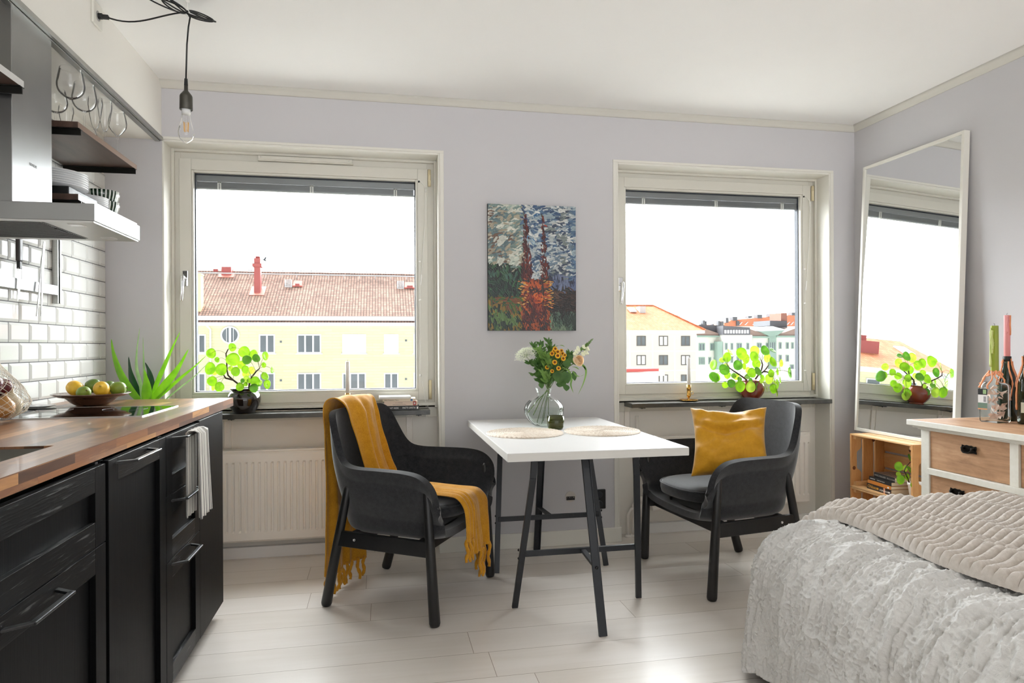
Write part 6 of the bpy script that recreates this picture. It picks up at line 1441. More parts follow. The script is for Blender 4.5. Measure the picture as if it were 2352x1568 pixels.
wax_runs(bt, cb, .05, cb.z + .232, cb.z + .150, OW, 11, 3, .8, prof=lambda z: .022 + max(0, (cb.z + .225 - z)) * .60 if z > cb.z + .165 else .060, a0=1.9, a1=5.2)
def wine(label, c, cl, hh, sh, rad, cat_label, cmat, cr, ch, tilt, glassmat, drips, seed, lbl=False):
    c = Vector(c); t = thing('wine_bottle', label, 'bottle', c)
    pf_ = [(rad * .7, .0), (rad * .96, .002), (rad, .010), (rad, sh), (rad * .93, sh + .022), (rad * .62, sh + .055), (.0165, sh + .085), (.0145, hh - .02), (.0155, hh - .018), (.0155, hh)]
    MB().lathe(pf_ + [(.0115, hh), (.011, sh + .09), (rad * .9, sh), (rad * .9, .01), (.001, .012)], c, 44).build('body', glassmat, t)
    MB().lathe([(.0152, sh + .095), (.0160, sh + .1), (.0164, hh - .002), (.0152, hh)], c, 28).build('neck_foil', MT['black'], t)
    pr_ = lambda z: (rad + .001 if z - c.z < sh else (lerp(rad, .0165, min(1, (z - c.z - sh) / .08)) + .001))
    wax_runs(t, c, rad, c.z + hh - .004, c.z + .05, drips[0], drips[1], seed, .75, prof=pr_)
    if lbl: MB().grid(lambda u, v: c + Vector(((rad + .0006) * math.cos(3.2 + u * 1.5), (rad + .0006) * math.sin(3.2 + u * 1.5), .05 + v * .045)), 12, 2).build('label', plain('pale_label', (206, 204, 186), .7), t)
    k = thing('candle', cat_label, 'candle', c + Vector((0, 0, hh - .03))); d = Vector((tilt, 0, 1)).normalized(); b0 = c + Vector((0, 0, hh - .028))
    MB().tube([b0, b0 + d * .026, b0 + d * .03, b0 + d * (ch - .002), b0 + d * ch], [.0105, .0108, cr, cr, cr * .9], 22).build('stick', cmat, k)
    tp = b0 + d * ch; MB().tube([tp, tp + Vector((0, 0, .007)), tp + Vector((.004, 0, .010))], .0008, 6).build('wick', MT['black'], k)
    r3 = random.Random(seed)
    for q in range(3):
        m = MB(); a = 4.0 + q * .9; pts = [b0 + d * (ch - i * .009 - .001) + Vector((math.cos(a + .1 * math.sin(i)) * (cr + .001), math.sin(a) * (cr + .001), 0)) for i in range(int(r3.uniform(6, 13)))]; m.tube(pts, [.0026] * len(pts), 7); m.build('wax_drip', drips[0] if q else cmat, k)
DG = NT('dark_green_bottle').set(col=(16, 34, 18), rough=.05, trans=.3, ior=1.45, coat=.4).m; OG = NT('olive_brown_bottle').set(col=(38, 40, 14), rough=.05, trans=.35, ior=1.45, coat=.4).m
wine('dark green wine bottle behind the square bottle, wax on its neck', (2.800, 2.560, zd), None, .292, .175, .0385, 'pink candle in the dark green bottle', PWX, .0125, .215, 0.0, DG, (OW, 7), 5)
wine('olive wine bottle with orange wax, cut by the right edge', (2.760, 2.425, zd), None, .300, .178, .0395, 'coral red candle in the olive bottle at the right edge', RWX, .0150, .26, .05, OG, (OW, 12), 8, True)
# ================================================================== bed
def drape(S_, T_, ix0, ix1, iy1, R, zt, flare=.05, lift=0.0, dmax=9.0):
    """lay sheet coordinates over a slab with rounded edges; inner rectangle x>=ix0, y<=iy1"""
    px_ = np.clip(S_, ix0, 99); py_ = np.clip(T_, -99, iy1); vx, vy = S_ - px_, T_ - py_; dd = np.maximum(np.sqrt(vx ** 2 + vy ** 2), 1e-9); nx, ny = vx / dd, vy / dd; d = np.maximum(np.abs(vx), np.abs(vy)) * .45 + dd * .55; d = np.minimum(d, dmax)
    R_ = R + lift; arc = R_ * PI / 2; a = np.clip(d, 0, arc) / R_; over = np.clip(d - arc, 0, None)
    h = R_ * np.sin(a) + over * flare; z = zt + lift - R_ * (1 - np.cos(a)) - over
    X = px_ + nx * h; Y = py_ + ny * h
    N = np.stack([nx * np.sin(a), ny * np.sin(a), np.cos(a)], -1)
    return np.stack([X, Y, z], -1), N, d
BX, BY, BR, BZ = 1.470, 2.04, .20, .522
bed = thing('bed', 'bed hidden under the fluffy white spread in the right foreground', 'bed', (1.85, 1.2, 0))
MB().box(BX - .10, 2.36, .0, BY + .10, .29, .490).build('mattress', plain('mattress_ticking', (222, 220, 216), .9), bed, bevel=.06, seg=4)
MB().box(BX - .08, 2.36, .02, BY + .08, .10, .288).build('bed_base', plain('grey_bed_base', (120, 118, 116), .9), bed, bevel=.01)
for lx_ in (BX, 2.25):
    for ly_ in (.12, BY - .02): MB().lathe([(.025, 0), (.025, .10)], (lx_, ly_, 0), 16).build('leg', MT['chairleg'], bed)
MT['sherpa'] = NT('ruched_white_fleece'); _m = MT['sherpa']; _a = _m.noise(_m.co(), 120, 4, .7); _b = _m.noise(_m.co(), 420, 2, .6)
_m.set(col=(204, 202, 199), rough=.95, sheen=.2, spec=.15, sheenr=.6); _m.bump(_m.math('MULTIPLY_ADD', _b, .4, _m.math('MULTIPLY', _a, .6)), .55, .006); MT['sherpa'] = _m.m
ns, nt_ = 720, 700
s1 = np.linspace(.87, 2.10, ns); t1 = np.linspace(.42, 2.63, nt_ + 260); S_, T_ = np.meshgrid(s1, t1)
P, N, d = drape(S_, T_, BX, 99, BY, BR, BZ, flare=.11, dmax=.612 + .02 * np.sin(T_ * 9) - .02)
edge_ang = np.arctan2(np.clip(T_ - BY, 0, None), np.clip(BX - S_, 1e-4, None))
along = np.where(T_ <= BY, T_, BY + edge_ang * .35)      # coordinate running along the bed edge: folds run across it
fall = np.where(S_ < BX, d, BX - S_)
wob = (vnoise(along * 9, fall * 7, 1) - .5) * .045 + (vnoise(along * 30, fall * 24, 2) - .5) * .016
ridg = lambda v: 1 - np.abs(2 * v - 1)
f1 = ridg(vnoise((along + wob) * 44, fall * 15 + vnoise(along * 12, fall * 12, 9) * 2, 3)) ** 1.4
f2 = ridg(vnoise((along + wob) * 105, fall * 70, 4)) ** 1.2
f3 = vnoise(along * 240, fall * 220, 5)
big = vnoise(along * 5.0 + wob * 6, fall * 1.7, 6)
hgt_ = .0125 * f1 + .0070 * f2 + .0025 * f3 + .034 * (big - .5) + .020 * (ridg(vnoise((along + wob * .6) * 7, fall * .9, 8)) ** 3) * np.clip((fall + .15) / .2, 0, 1)
under = np.clip((S_ - (1.60 + .07 * np.clip(1.6 - T_, 0, 1) - .16 * np.clip(T_ - 1.75, 0, 1) ** 1.2)) / .08, 0, 1); hgt_ = hgt_ * (1 - .9 * under) - .012 * under
P = P + N * hgt_[..., None]; P[..., 2] = np.maximum(P[..., 2], .012)
o = npgrid(P, 'bedspread', MT['sherpa'], None); tag(o, 'fluffy ruched white bedspread falling over the bed corner in the foreground', 'bedspread')
MT['ribbed'] = NT('ribbed_beige_plush'); _m = MT['ribbed']; _a = _m.noise(_m.co(), 500, 3, .7); _b = _m.noise(_m.co(), 60, 3)
_m.set(col=_m.ramp(_b, [(.3, (184, 174, 164)), (.7, (202, 193, 184))]), rough=.95, sheen=.5, spec=.1); _m.bump(_a, .5, .003); MT['ribbed'] = _m.m
ns, nt_ = 560, 900
s1 = np.linspace(0, 1, ns); t1 = np.linspace(.42, 2.40, nt_); U_, T_ = np.meshgrid(s1, t1)
left = 1.545 + .07 * np.clip(1.6 - T_, 0, 1) + .028 * np.sin(T_ * 3.1 + .6) - .16 * np.clip(T_ - 1.75, 0, 1) ** 1.2 + .02 * np.sin(T_ * 7); right = 2.40
S_ = left + (right - left) * U_
fx_ = S_ - left
base, N, d = drape(S_, T_, BX, 99, BY, BR, BZ, flare=.06, lift=.034)
# soft folds running along the throw
w1 = .05 * (vnoise(T_ * 2.2, T_ * 0 + 3, 11) - .5)
folds = .030 * np.exp(-((fx_ - .10 - w1) / .035) ** 2) + .034 * np.exp(-((fx_ - .27 + w1 * 1.4) / .045) ** 2) + .030 * np.exp(-((fx_ - .47 - w1) / .05) ** 2) + .028 * np.exp(-((fx_ - .66 + w1) / .05) ** 2)
folds += .018 * np.exp(-((fx_ - .185 + w1 * 2) / .02) ** 2)
rib = T_ + .012 * np.sin(fx_ * 9) + .010 * (vnoise(S_ * 6, T_ * 3, 12) - .5) + .35 * (fx_ ** 2) * .12
ph = rib / .0305; fr__ = ph - np.floor(ph); prof2 = np.sqrt(np.clip(1 - (2 * fr__ - 1) ** 2, 0, 1))
seg = np.abs(np.sin((fx_ / .062 + np.floor(ph) * .31 + .2) * PI)) ** .35
edge_t = np.clip(fx_ / .016, 0, 1); edge_r = np.sqrt(np.clip(1 - (1 - edge_t) ** 2, 0, 1))
thick = .0235 * prof2 * (.88 + .12 * seg) * edge_r + .0025 * vnoise(S_ * 240, T_ * 240, 13)
P = base + N * (folds + thick + .004 - .020 * (1 - edge_r))[..., None]
o = npgrid(P, 'ribbed_throw', MT['ribbed'], None); tag(o, 'chunky ribbed beige throw spread across the bed', 'blanket')
# ================================================================== outdoors
MT['brickY'] = planks('pale_yellow_brick', 'x', .30, .9, [(0, (226, 220, 176)), (1, (238, 234, 196))], gap=.012, gapcol=(222, 216, 176), rough=.9, bump=.05)
def brickwall(name, c1, c2):
    m = NT(name); tc = m.n('ShaderNodeNewGeometry'); sp_ = m.n('ShaderNodeSeparateXYZ', {0: tc.outputs['Position']}); v = m.n('ShaderNodeCombineXYZ', {0: sp_.outputs['X'], 1: sp_.outputs['Z'], 2: 0.0})
    b = m.n('ShaderNodeTexBrick', {'Vector': v.outputs[0], 'Scale': 1.0, 'Mortar Size': .02, 'Brick Width': 1.1, 'Row Height': .20}); b.inputs['Color1'].default_value = (*lin(c1), 1); b.inputs['Color2'].default_value = (*lin(c2), 1); b.inputs['Mortar'].default_value = (*lin([q * .97 for q in c1]), 1)
    m.set(col=b.outputs['Color'], rough=.9, spec=.2); return m.m
MT['brickY'] = brickwall('pale_yellow_brick', (208, 204, 168), (214, 209, 176))
def rooftile(name, c1, c2, c3, px_=.30, pz_=.36, dark=.5):
    m = NT(name); tc = m.n('ShaderNodeNewGeometry'); sp_ = m.n('ShaderNodeSeparateXYZ', {0: tc.outputs['Position']})
    a = m.math('FRACT', m.math('DIVIDE', m.math('ADD', sp_.outputs['X'], 0.0), px_)); r_ = m.math('DIVIDE', sp_.outputs['Z'], pz_ * .55); b = m.math('FRACT', r_)
    ii = m.math('FLOOR', m.math('DIVIDE', sp_.outputs['X'], px_)); jj = m.math('FLOOR', r_); cv_ = m.n('ShaderNodeCombineXYZ', {0: ii, 1: jj, 2: 0.0}); wn2 = m.n('ShaderNodeTexWhiteNoise', {'Vector': cv_.outputs[0]}, noise_dimensions='3D')
    ln = m.noise(m.co(), .35, 4, .6)
    base = m.ramp(m.math('ADD', m.math('MULTIPLY', wn2.outputs['Value'], .35), m.math('MULTIPLY', ln, .65)), [(.25, c2), (.5, c1), (.75, c3)])
    ga = m.math('LESS_THAN', a, .22); gb = m.math('LESS_THAN', b, .16); g = m.math('MAXIMUM', m.math('MULTIPLY', ga, 1.0), gb)
    mixn = m.n('ShaderNodeMix', {0: m.math('MULTIPLY', g, dark), 6: base}, data_type='RGBA'); mixn.inputs[7].default_value = (*lin([q * .42 for q in c2]), 1)
    m.set(col=mixn.outputs[2], rough=.85, spec=.2); return m.m
MT['roofA'] = rooftile('weathered_brown_tiles', (160, 128, 114), (138, 112, 100), (178, 146, 130), .20, .25, .85)
MT['roofO'] = rooftile('orange_clay_tiles', (204, 128, 92), (192, 116, 82), (214, 142, 106), .30, .36, .30); MT['roofO2'] = rooftile('far_orange_roof', (206, 130, 100), (198, 122, 94), (212, 140, 110), .6, .6, .12)
MT['fascia'] = plain('white_fascia', (226, 226, 226), .7, var=.01); MT['wframe'] = plain('white_window_frame', (228, 228, 228), .6, var=.01); MT['redmetal'] = plain('red_sheet_metal', (164, 84, 80), .6, var=.05, scale=1)
MT['pane'] = plain('reflective_window_pane', (104, 110, 114), .15, var=.35, scale=1.2, stretch=(1, 1, .4)); MT['paneb'] = plain('white_blind_behind_glass', (206, 206, 208), .5, var=.03)
MT['beige'] = plain('beige_render_panel', (204, 198, 191), .9, var=.02, scale=.5); MT['joint'] = plain('white_panel_joint', (232, 231, 228), .8); MT['offwhite'] = plain('off_white_render', (212, 211, 202), .9, var=.02, scale=.3)
MT['greyroof'] = plain('dark_grey_sheet_roof', (92, 92, 96), .7, var=.1, scale=.5); MT['brownroof'] = plain('brown_felt_roof', (146, 124, 114), .8, var=.08, scale=.6); MT['silver'] = plain('light_sheet_metal_roof', (190, 194, 196), .5, var=.05); MT['greenish'] = plain('sage_green_cladding', (134, 156, 144), .6, var=.06, scale=.6); MT['darkframe'] = plain('dark_window_frame', (96, 92, 88), .6, var=.05)
struct(MB().box(-90, 160, 6, 230, -14.2, -14), 'floor', plain('pale_bounce_ground', (182, 180, 176), .95, var=.1, scale=.3))  # unseen ground, coloured pale to bounce light up onto the facades
def pxbox(mb, x0, x1, y0, y1, Y, dep=.25, front=0.0):
    a = at(x0, y0, Y=Y); b = at(x1, y1, Y=Y); mb.box(min(a.x, b.x), max(a.x, b.x), Y - front, Y + dep, min(a.z, b.z), max(a.z, b.z)); return a, b
def facade_window(par, x0, x1, y0, y1, Y, panes=2, framem=None, panem=None, fw=.09, sillm=None):
    """a window given by its outline; Y is the wall face"""
    framem = framem or MT['wframe']; panem = panem or MT['pane']
    a = at(x0, y0, Y=Y); b = at(x1, y1, Y=Y); X0, X1, Z0, Z1 = a.x, b.x, b.z, a.z; m = MB()
    m.box(X0, X0 + fw, Y - .05, Y + .05, Z0, Z1).box(X1 - fw, X1, Y - .05, Y + .05, Z0, Z1).box(X0 + fw, X1 - fw, Y - .05, Y + .05, Z0, Z0 + fw).box(X0 + fw, X1 - fw, Y - .05, Y + .05, Z1 - fw, Z1)
    for k in range(1, panes): xc = lerp(X0, X1, k / panes); m.box(xc - fw * .6, xc + fw * .6, Y - .045, Y + .05, Z0 + fw, Z1 - fw)
    f_ = m.build('window', framem, par); MB().box(X0 + fw * .5, X1 - fw * .5, Y - .02, Y + .02, Z0 + fw * .5, Z1 - fw * .5).build('pane', panem, f_)
    if sillm: MB().box(X0 - .08, X1 + .08, Y - .12, Y + .02, Z0 - .07, Z0 - .001).build('sill', sillm, f_)
    return f_
def c8s(x, y): return 440 + x / 4.523, 580 + y / 4.523
KA, YA, ZA = .64, 48.0, 3.22
def roofpt(x, y):
    d = at(x, y, D=1.0) - Vector((0, 0, CAM_H)); t = (ZA - KA * YA - CAM_H) / (d.z - KA * d.y); return Vector((0, 0, CAM_H)) + d * t
bA = thing('yellow_apartment_building', 'pale yellow brick block with a weathered brown tiled roof, seen through the left window', 'building', (-4, 54, -14))
MB().box(-26, 9, YA, YA + 11, -14, 2.7).build('wall', MT['brickY'], bA)
MB().box(-26, 9.3, YA - .45, YA + 11.45, 2.60, 2.95).box(-26, 9.4, YA - .62, YA + 11.6, 2.95, 3.24).build('fascia', MT['fascia'], bA)
rf = MB(); rf.add([(-26, YA - .7, ZA + .04 - .45), (9.4, YA - .7, ZA + .04 - .45), (9.4, 53.5, 6.76), (-26, 53.5, 6.76), (9.4, 59.7, ZA - .4), (-26, 59.7, ZA - .4)], [(0, 1, 2, 3), (3, 2, 4, 5), (0, 3, 5), (1, 4, 2)]); ro = rf.build('roof', MT['roofA'], bA)
rd = MB(); rd.tube([(-26, 53.5, 6.78), (9.4, 53.5, 6.78)], .11, 8); rd.build('ridge_tiles', MT['roofA'], ro)
for r in (0, 1):
    dy = r * 88.6
    for (x0, x1, pn, pm_) in ((68, 150, 1, 'pane'), (700, 868, 2, 'pane'), (1095, 1347, 3, 'pane'), (1565, 1813, 3, 'paneb' if r == 0 else 'pane'), (1998, 2150, 2, 'paneb' if r == 0 else 'pane'), (2305, 2390, 1, 'pane')):
        a = c8s(x0, 848); b = c8s(x1, 1045); facade_window(bA, a[0], b[0], a[1] + dy, b[1] + dy, YA, pn, panem=MT[pm_], sillm=MT['fascia'])
    for xx_ in (928, 2228): a = c8s(xx_, 925 - (13 if xx_ > 2000 else 0)); p = at(a[0], a[1] + dy, Y=YA); MB().box(p.x - .07, p.x + .07, YA - .03, YA, p.z - .07, p.z + .07).build('wall_vent', MT['pane'], bA)
p = at(*c8s(400, 855), Y=YA); rw = MB(); rw.lathe([(.60, 0), (.60, .10), (.50, .10), (.50, 0)], (p.x, YA + .02, p.z), 40, axis=(0, -1, 0)); rw.box(p.x - .07, p.x + .07, YA - .06, YA, p.z - .5, p.z + .5)
for dx in (-.22, .22): rw.box(p.x + dx - .015, p.x + dx + .015, YA - .05, YA, p.z - .45, p.z + .45)
rwo = rw.build('round_window', MT['wframe'], bA); MB().lathe([(.52, 0), (.52, .03)], (p.x, YA + .01, p.z), 40, axis=(0, -1, 0)).build('pane', MT['pane'], rwo)
p = at(*c8s(200, 760), Y=YA); dp = MB(); dp.tube([(p.x - .25, YA - .5, 2.9), (p.x - .2, YA - .45, 2.65), (p.x, YA - .15, 2.35), (p.x, YA - .12, -13)], .06, 8); dp.build('downpipe', MT['fascia'], bA)
# roof fittings
def roofbox(name, x0, x1, ytop, ybase, mat, par, dep=.7, cap=0, flash=None):
    a = roofpt(x0, ybase); b = roofpt(x1, ybase); zt = at(x0, ytop, Y=a.y + .1).z; m = MB(); m.box(a.x, b.x, a.y, a.y + dep, a.z - .2, zt)
    if cap: m.box(a.x - .10, b.x + .10, a.y - .10, a.y + dep + .10, zt - .62, zt - .38).box(a.x + .03, b.x - .03, a.y + .03, a.y + dep - .03, zt, zt + .01)
    o = m.build(name, mat, par, bevel=.01)
    if flash:
        f_ = MB(); e_ = flash; y0, y1 = a.y - .25, a.y + dep + .25; zf = lambda y: ZA + KA * (y - YA) + .06
        f_.add([(a.x - e_, y0, zf(y0)), (b.x + e_, y0, zf(y0)), (b.x + e_, y1, zf(y1)), (a.x - e_, y1, zf(y1))], [(0, 1, 2, 3)]); f_.build('flashing', plain('pale_red_flashing', (214, 140, 124), .6), o, solid=.04)
    return o, a, b, zt
q, a, b, zt = roofbox('chimney', 583.5, 598, 593, 675, MT['redmetal'], bA, .62, 1, .30)
MB().lathe([(.16, 0), (.16, .12), (.22, .13), (.001, .2)], ((a.x + b.x) / 2, a.y + .3, zt), 14).build('cowl', MT['redmetal'], q)
roofbox('roof_vent_box', 508.5, 531, 612, 634, MT['redmetal'], bA, .7, 0, .2); MB().box(*[v for v in (at(491, 620, Y=53.6).x, at(502, 620, Y=53.6).x, 53.4, 53.9, 6.6, 7.02)]).build('roof_vent_box', MT['redmetal'], bA)
for (x0, x1, yt, yb) in ((675, 693, 649.5, 660), (932, 950, 653, 664)):
    a = roofpt(x0, yb); b = roofpt(x1, yt); m = MB(); m.add([(a.x - .1, a.y, a.z + .10), (b.x + .1, a.y, a.z + .10), (b.x + .05, b.y, b.z + .14), (a.x - .05, b.y, b.z + .14)], [(0, 1, 2, 3)]); ho = m.build('roof_hatch', plain('light_red_hatch', (206, 110, 96), .6), bA, solid=.1); MB().box(a.x + .1, b.x - .1, a.y - .02, a.y + .12, a.z + .06, a.z + .28).build('hatch_lid', MT['redmetal'], ho)
for (x0, x1, yt, yb) in ((655.5, 670, 647, 662.5), (913, 926.5, 650, 666)):
    m = MB(); a = roofpt(x0, yb); b = roofpt(x1, yb); c = roofpt(x0, yt); dd = roofpt(x1, yt)
    for u_, v_ in ((a, c), (b, dd)): m.tube([u_ + Vector((0, -.1, .12)), v_ + Vector((0, -.1, .12))], .035, 6)
    for k in range(6): m.tube([a.lerp(c, k / 5) + Vector((0, -.1, .12)), b.lerp(dd, k / 5) + Vector((0, -.1, .12))], .03, 6)
    m.build('roof_ladder', MT['silver'], bA)
m = MB(); pts = [roofpt(x, lerp(636, 644, (x - 455) / 500)) + Vector((0, -.1, .30)) for x in range(430, 1000, 12)]; m.tube(pts, .045, 6)
for p in pts[::3]: m.tube([p, p + Vector((0, .1, -.3))], .02, 5)
m.build('safety_rail', MT['silver'], bA)
yc_ = at(457, 640, Y=48.6); m = MB().box(yc_.x - .28, yc_.x + .14, 48.5, 49.2, 3.5, 6.05); m.box(yc_.x - .32, yc_.x + .18, 48.45, 49.25, 6.05, 6.15); m.build('yellow_chimney', plain('yellow_render', (226, 214, 160), .9), bA)
# birds on the ridge
def bird_mesh(t):
    R = Matrix.Rotation(.45, 3, 'Y'); MB().ell((0, 0, .10), (.13, .06, .06), 10, 8, R).ell((.11, 0, .17), (.045, .04, .04), 8, 6).build('body', BM, t)
    MB().add([(-.08, -.02, .07), (-.08, .02, .07), (-.25, .03, -.02), (-.25, -.03, -.02), (-.24, 0, .01)], [(0, 1, 4), (1, 2, 4), (2, 3, 4), (3, 0, 4)]).build('tail', BM, t); MB().lathe([(.012, 0), (.001, .04)], (.15, 0, .165), 6, axis=(1, 0, -.2)).build('beak', BM, t)
BM = plain('grey_black_feathers', (58, 62, 66), .8, var=.2, scale=6)
b0 = thing('bird', 'small dark bird perched on the ridge of the brown tiled roof', 'bird', group='birds on the roof ridge'); ORG[b0.name] = Vector(); bird_mesh(b0)
bxs = [600, 617, 790, 836, 866, 903, 948, 980, 1047, 1088, 1112, 1134, 1172, 1245, 1296, 1335, 1350, 1452, 1513, 1552, 1637, 1692, 1743, 1786, 1820, 1858, 1884, 1920, 2014, 2074, 2100, 2142, 2235, 2268]
for k, xx_ in enumerate(bxs):
    px__ = c8s(xx_, 0)[0]; X_ = at(px__, 630, Y=53.5).x; ll = Vector((X_, 53.5, 6.915)); rz = random.choice((0, PI)) + random.uniform(-.5, .5)
    if k == 0: b0.location = ll; b0.rotation_euler = (0, 0, rz); b0.scale = (.6,) * 3
    else: dup(b0, ll, rz, scale=(random.uniform(.5, .62),) * 3)
p = at(*c8s(757, 78), Y=49.5); fb_ = thing('flying_bird', 'dark bird with raised wings landing beside the tall red chimney', 'bird', p)
MB().ell(p, (.17, .05, .05), 10, 8, Matrix.Rotation(.5, 3, 'Y')).build('body', BM, fb_)
for s in ((.02, -.02), (-.03, .05)): MB().add([p + Vector((-.06, 0, .02)), p + Vector((.07, 0, .0)), p + Vector((.10 + s[0] * 3, s[1], .20)), p + Vector((.16 + s[0], s[1], .30))], [(0, 1, 3, 2)]).build('wing', BM, fb_, solid=.01)
# orange roofed building seen in the mirror
bC = thing('orange_roof_building', 'yellow brick building with orange tiled roof, seen only in the mirror', 'building', (-34, 54, -14))
MB().box(-41.4, -26.05, 48.4, 59, -14, 2.3).build('wall', MT['brickY'], bC); MB().box(-42, -26.05, 47.7, 59.4, 2.05, 2.50).build('fascia', MT['fascia'], bC)
m = MB().add([(-42.1, 47.5, 2.45), (-26.05, 47.5, 2.45), (-26.05, 53.5, 5.25), (-39.4 - 4.2, 53.5, 5.25), (-26.05, 59.5, 2.45), (-42.1, 59.5, 2.45)], [(0, 1, 2, 3), (3, 2, 4, 5), (0, 3, 5), (1, 4, 2)]); m.v[3] = (-40.9, 53.5, 5.25); m.build('roof', MT['roofO'], bC)
for (x0, x1) in ((-34.8, -33.5), (-38.3, -37.0), (-31.5, -30.2)):
    m = MB(); m.box(x0, x1, 48.34, 48.45, .2, 1.55); f_ = m.build('window', MT['wframe'], bC); MB().box(x0 + .1, x1 - .1, 48.30, 48.36, .3, 1.45).build('pane', MT['pane'], f_); 
m = MB().box(-36.0, -34.0, 50.2, 52.5, 3.4, 4.75); m.add([(-36.3, 51.2, 3.9), (-33.3, 51.2, 3.9), (-33.3, 53.4, 5.5), (-35.5, 53.4, 5.5)], [(0, 1, 2, 3)]); m.box(-36.0, -34.7, 51.8, 52.6, 4.7, 5.35); m.build('red_dormer', MT['redmetal'], bC)
m = MB().add([(-40.0, 50.6, 3.98), (-38.9, 50.6, 3.98), (-38.9, 52.0, 4.63), (-40.0, 52.0, 4.63)], [(0, 1, 2, 3)]); m.build('skylight', MT['paneb'], bC, solid=.1)
# beige panel building
def c5(x, y): return 1430 + x / 5.47, 680 + y / 5.47
YD = 90.0; bD = thing('beige_panel_building', 'beige panel block with orange hipped roof, left in the right window', 'building', (35, 95, -14))
xr = at(1600, 780, Y=YD).x; ze = at(1600, 765.5, Y=YD).z; zf = at(1600, 757, Y=YD).z
MB().box(12, xr, YD, YD + 14, -14, ze).build('wall', MT['beige'], bD); MB().box(12, at(1613, 765, Y=YD).x, YD - .8, YD + 14.8, ze, zf - .1).build('fascia', MT['fascia'], bD)
xe = at(1612, 757, Y=YD).x; zr = at(1500, 702, Y=98).z; xh = at(1500.5, 702, Y=98).x
MB().add([(12, YD - 1, zf - .1), (xe, YD - 1, zf - .1), (xh, 98, zr), (12, 98, zr), (xe, 106, zf - .1), (12, 106, zf - .1)], [(0, 1, 2, 3), (1, 4, 2), (3, 2, 4, 5), (0, 3, 5)]).build('roof', MT['roofO'], bD)
MB().tube([(xe, YD - 1, zf), (xh, 98, zr + .05), (12, 98, zr + .05)], .14, 6).build('ridge_tiles', MT['roofO'], bD)
j = MB()
for xx_ in (90, 375, 652, 925): p = at(c5(xx_, 0)[0], 790, Y=YD); j.box(p.x - .10, p.x + .10, YD - .03, YD, -13, ze - .3)
for yy_ in (690, 935): p = at(1500, c5(0, yy_)[1], Y=YD); j.box(12, xr, YD - .025, YD, p.z - .08, p.z + .08)
j.build('panel_joint', MT['joint'], bD)
for r, (ya, yb) in enumerate(((498, 625), (740, 865), (985, 1110))):
    for k_, (xa, xb) in enumerate(((175, 292), (455, 570), (733, 847))):
        A_, B_ = c5(xa, ya), c5(xb, yb); facade_window(bD, A_[0], B_[0], A_[1], B_[1], YD, 2, MT['darkframe'], MT['paneb'] if (r + k_) % 2 else MT['pane'], .13)
sk = MB()
def roofD(x, y): # point on the orange slope
    k = (zr - zf) / (98 - YD + 1); d = at(x, y, D=1.0) - Vector((0, 0, CAM_H)); t = (zf - k * (YD - 1) - CAM_H) / (d.z - k * d.y); return Vector((0, 0, CAM_H)) + d * t
a = [roofD(x, y) + Vector((0, -.1, .15)) for x, y in ((1440, 709), (1455, 709), (1462, 718), (1447, 718))]; sk.add(a, [(0, 1, 2, 3)]); sk.build('skylight', MT['paneb'], bD, solid=.15)
a = roofD(1470, 718); b = roofD(1483, 718); MB().box(a.x, b.x, a.y, a.y + 1.6, a.z - .2, at(1470, 703, Y=a.y).z).build('roof_vent_box', MT['silver'], bD)
g2 = MB(); p0 = at(1541, 722, Y=112); p1 = at(1563, 735, Y=112); g2.box(p0.x, p1.x, 112, 118, -14, p0.z); tag(g2.build('grey_rooftop_block', plain('pale_grey_block', (176, 184, 190), .7)), 'pale grey block rising behind the orange hipped roof', 'building')
# low red roofed wing in front
lw = thing('low_red_roof_wing', 'low wing with a red sheet metal roof edge, bottom left in the right window', 'building', (36, 62, -14)); YL_ = 62.0
a, b = at(1400, 862, Y=YL_), at(1520, 862, Y=YL_); MB().box(a.x, b.x - .4, YL_, YL_ + 5, -14, b.z).build('wall', MT['joint'], lw)
p0 = at(1524, 854, Y=YL_); p1 = at(1521, 862.5, Y=YL_); MB().box(a.x, p0.x, YL_ - .3, YL_ + 5, p1.z, p0.z).build('cornice', plain('salmon_cornice', (226, 204, 194), .8), lw)
p0 = at(1513, 846, Y=YL_); p1 = at(1513, 853, Y=YL_); m = MB().box(a.x, p0.x, YL_, YL_ + .5, p1.z + .01, p0.z); m.add([(a.x, YL_, p0.z), (p0.x, YL_, p0.z), (at(1450, 842, Y=YL_ + 3).x, YL_ + 3, at(1450, 842, Y=YL_ + 3).z), (a.x, YL_ + 3, at(1450, 842, Y=YL_ + 3).z)], [(0, 1, 2, 3)]); m.build('roof_edge', plain('faded_red_sheet', (196, 92, 88), .6), lw)
# pale courtyard complex
YE = 118.0; bE = thing('pale_courtyard_building', 'off white building complex with grey and brown roofs, centre of the right window', 'building', (65, 125, -14))
def wallE(x0, x1, ytop, Y, name='wall', mat=None, ybot=None):
    a = at(x0, ytop, Y=Y); b = at(x1, ytop, Y=Y); zb_ = -14 if ybot is None else at(x0, ybot, Y=Y).z; m = MB().box(a.x, b.x, Y, Y + 8, zb_, a.z); return m.build(name, mat or MT['offwhite'], bE)
wallE(1590, 1662.5, 773, YE); wallE(1661, 1728, 769, YE - 2); wallE(1728, 1768, 774, YE - 1); wallE(1767, 1783, 757, YE - 1.5, 'glazed_stair', MT['greenish']); wallE(1782, 1850, 774, YE - 1)
def slab(name, pts, Y, dep, mat):
    """an outline in the picture extruded away from us"""
    q = [at(x, y, Y=Y) for x, y in pts]; n = len(q); m = MB().add([tuple(p) for p in q] + [(p.x, p.y + dep, p.z) for p in q], [tuple(range(n)), tuple(range(2 * n - 1, n - 1, -1))] + [(i, n + i, n + (i + 1) % n, (i + 1) % n) for i in range(n)]); return m.build(name, mat, bE)
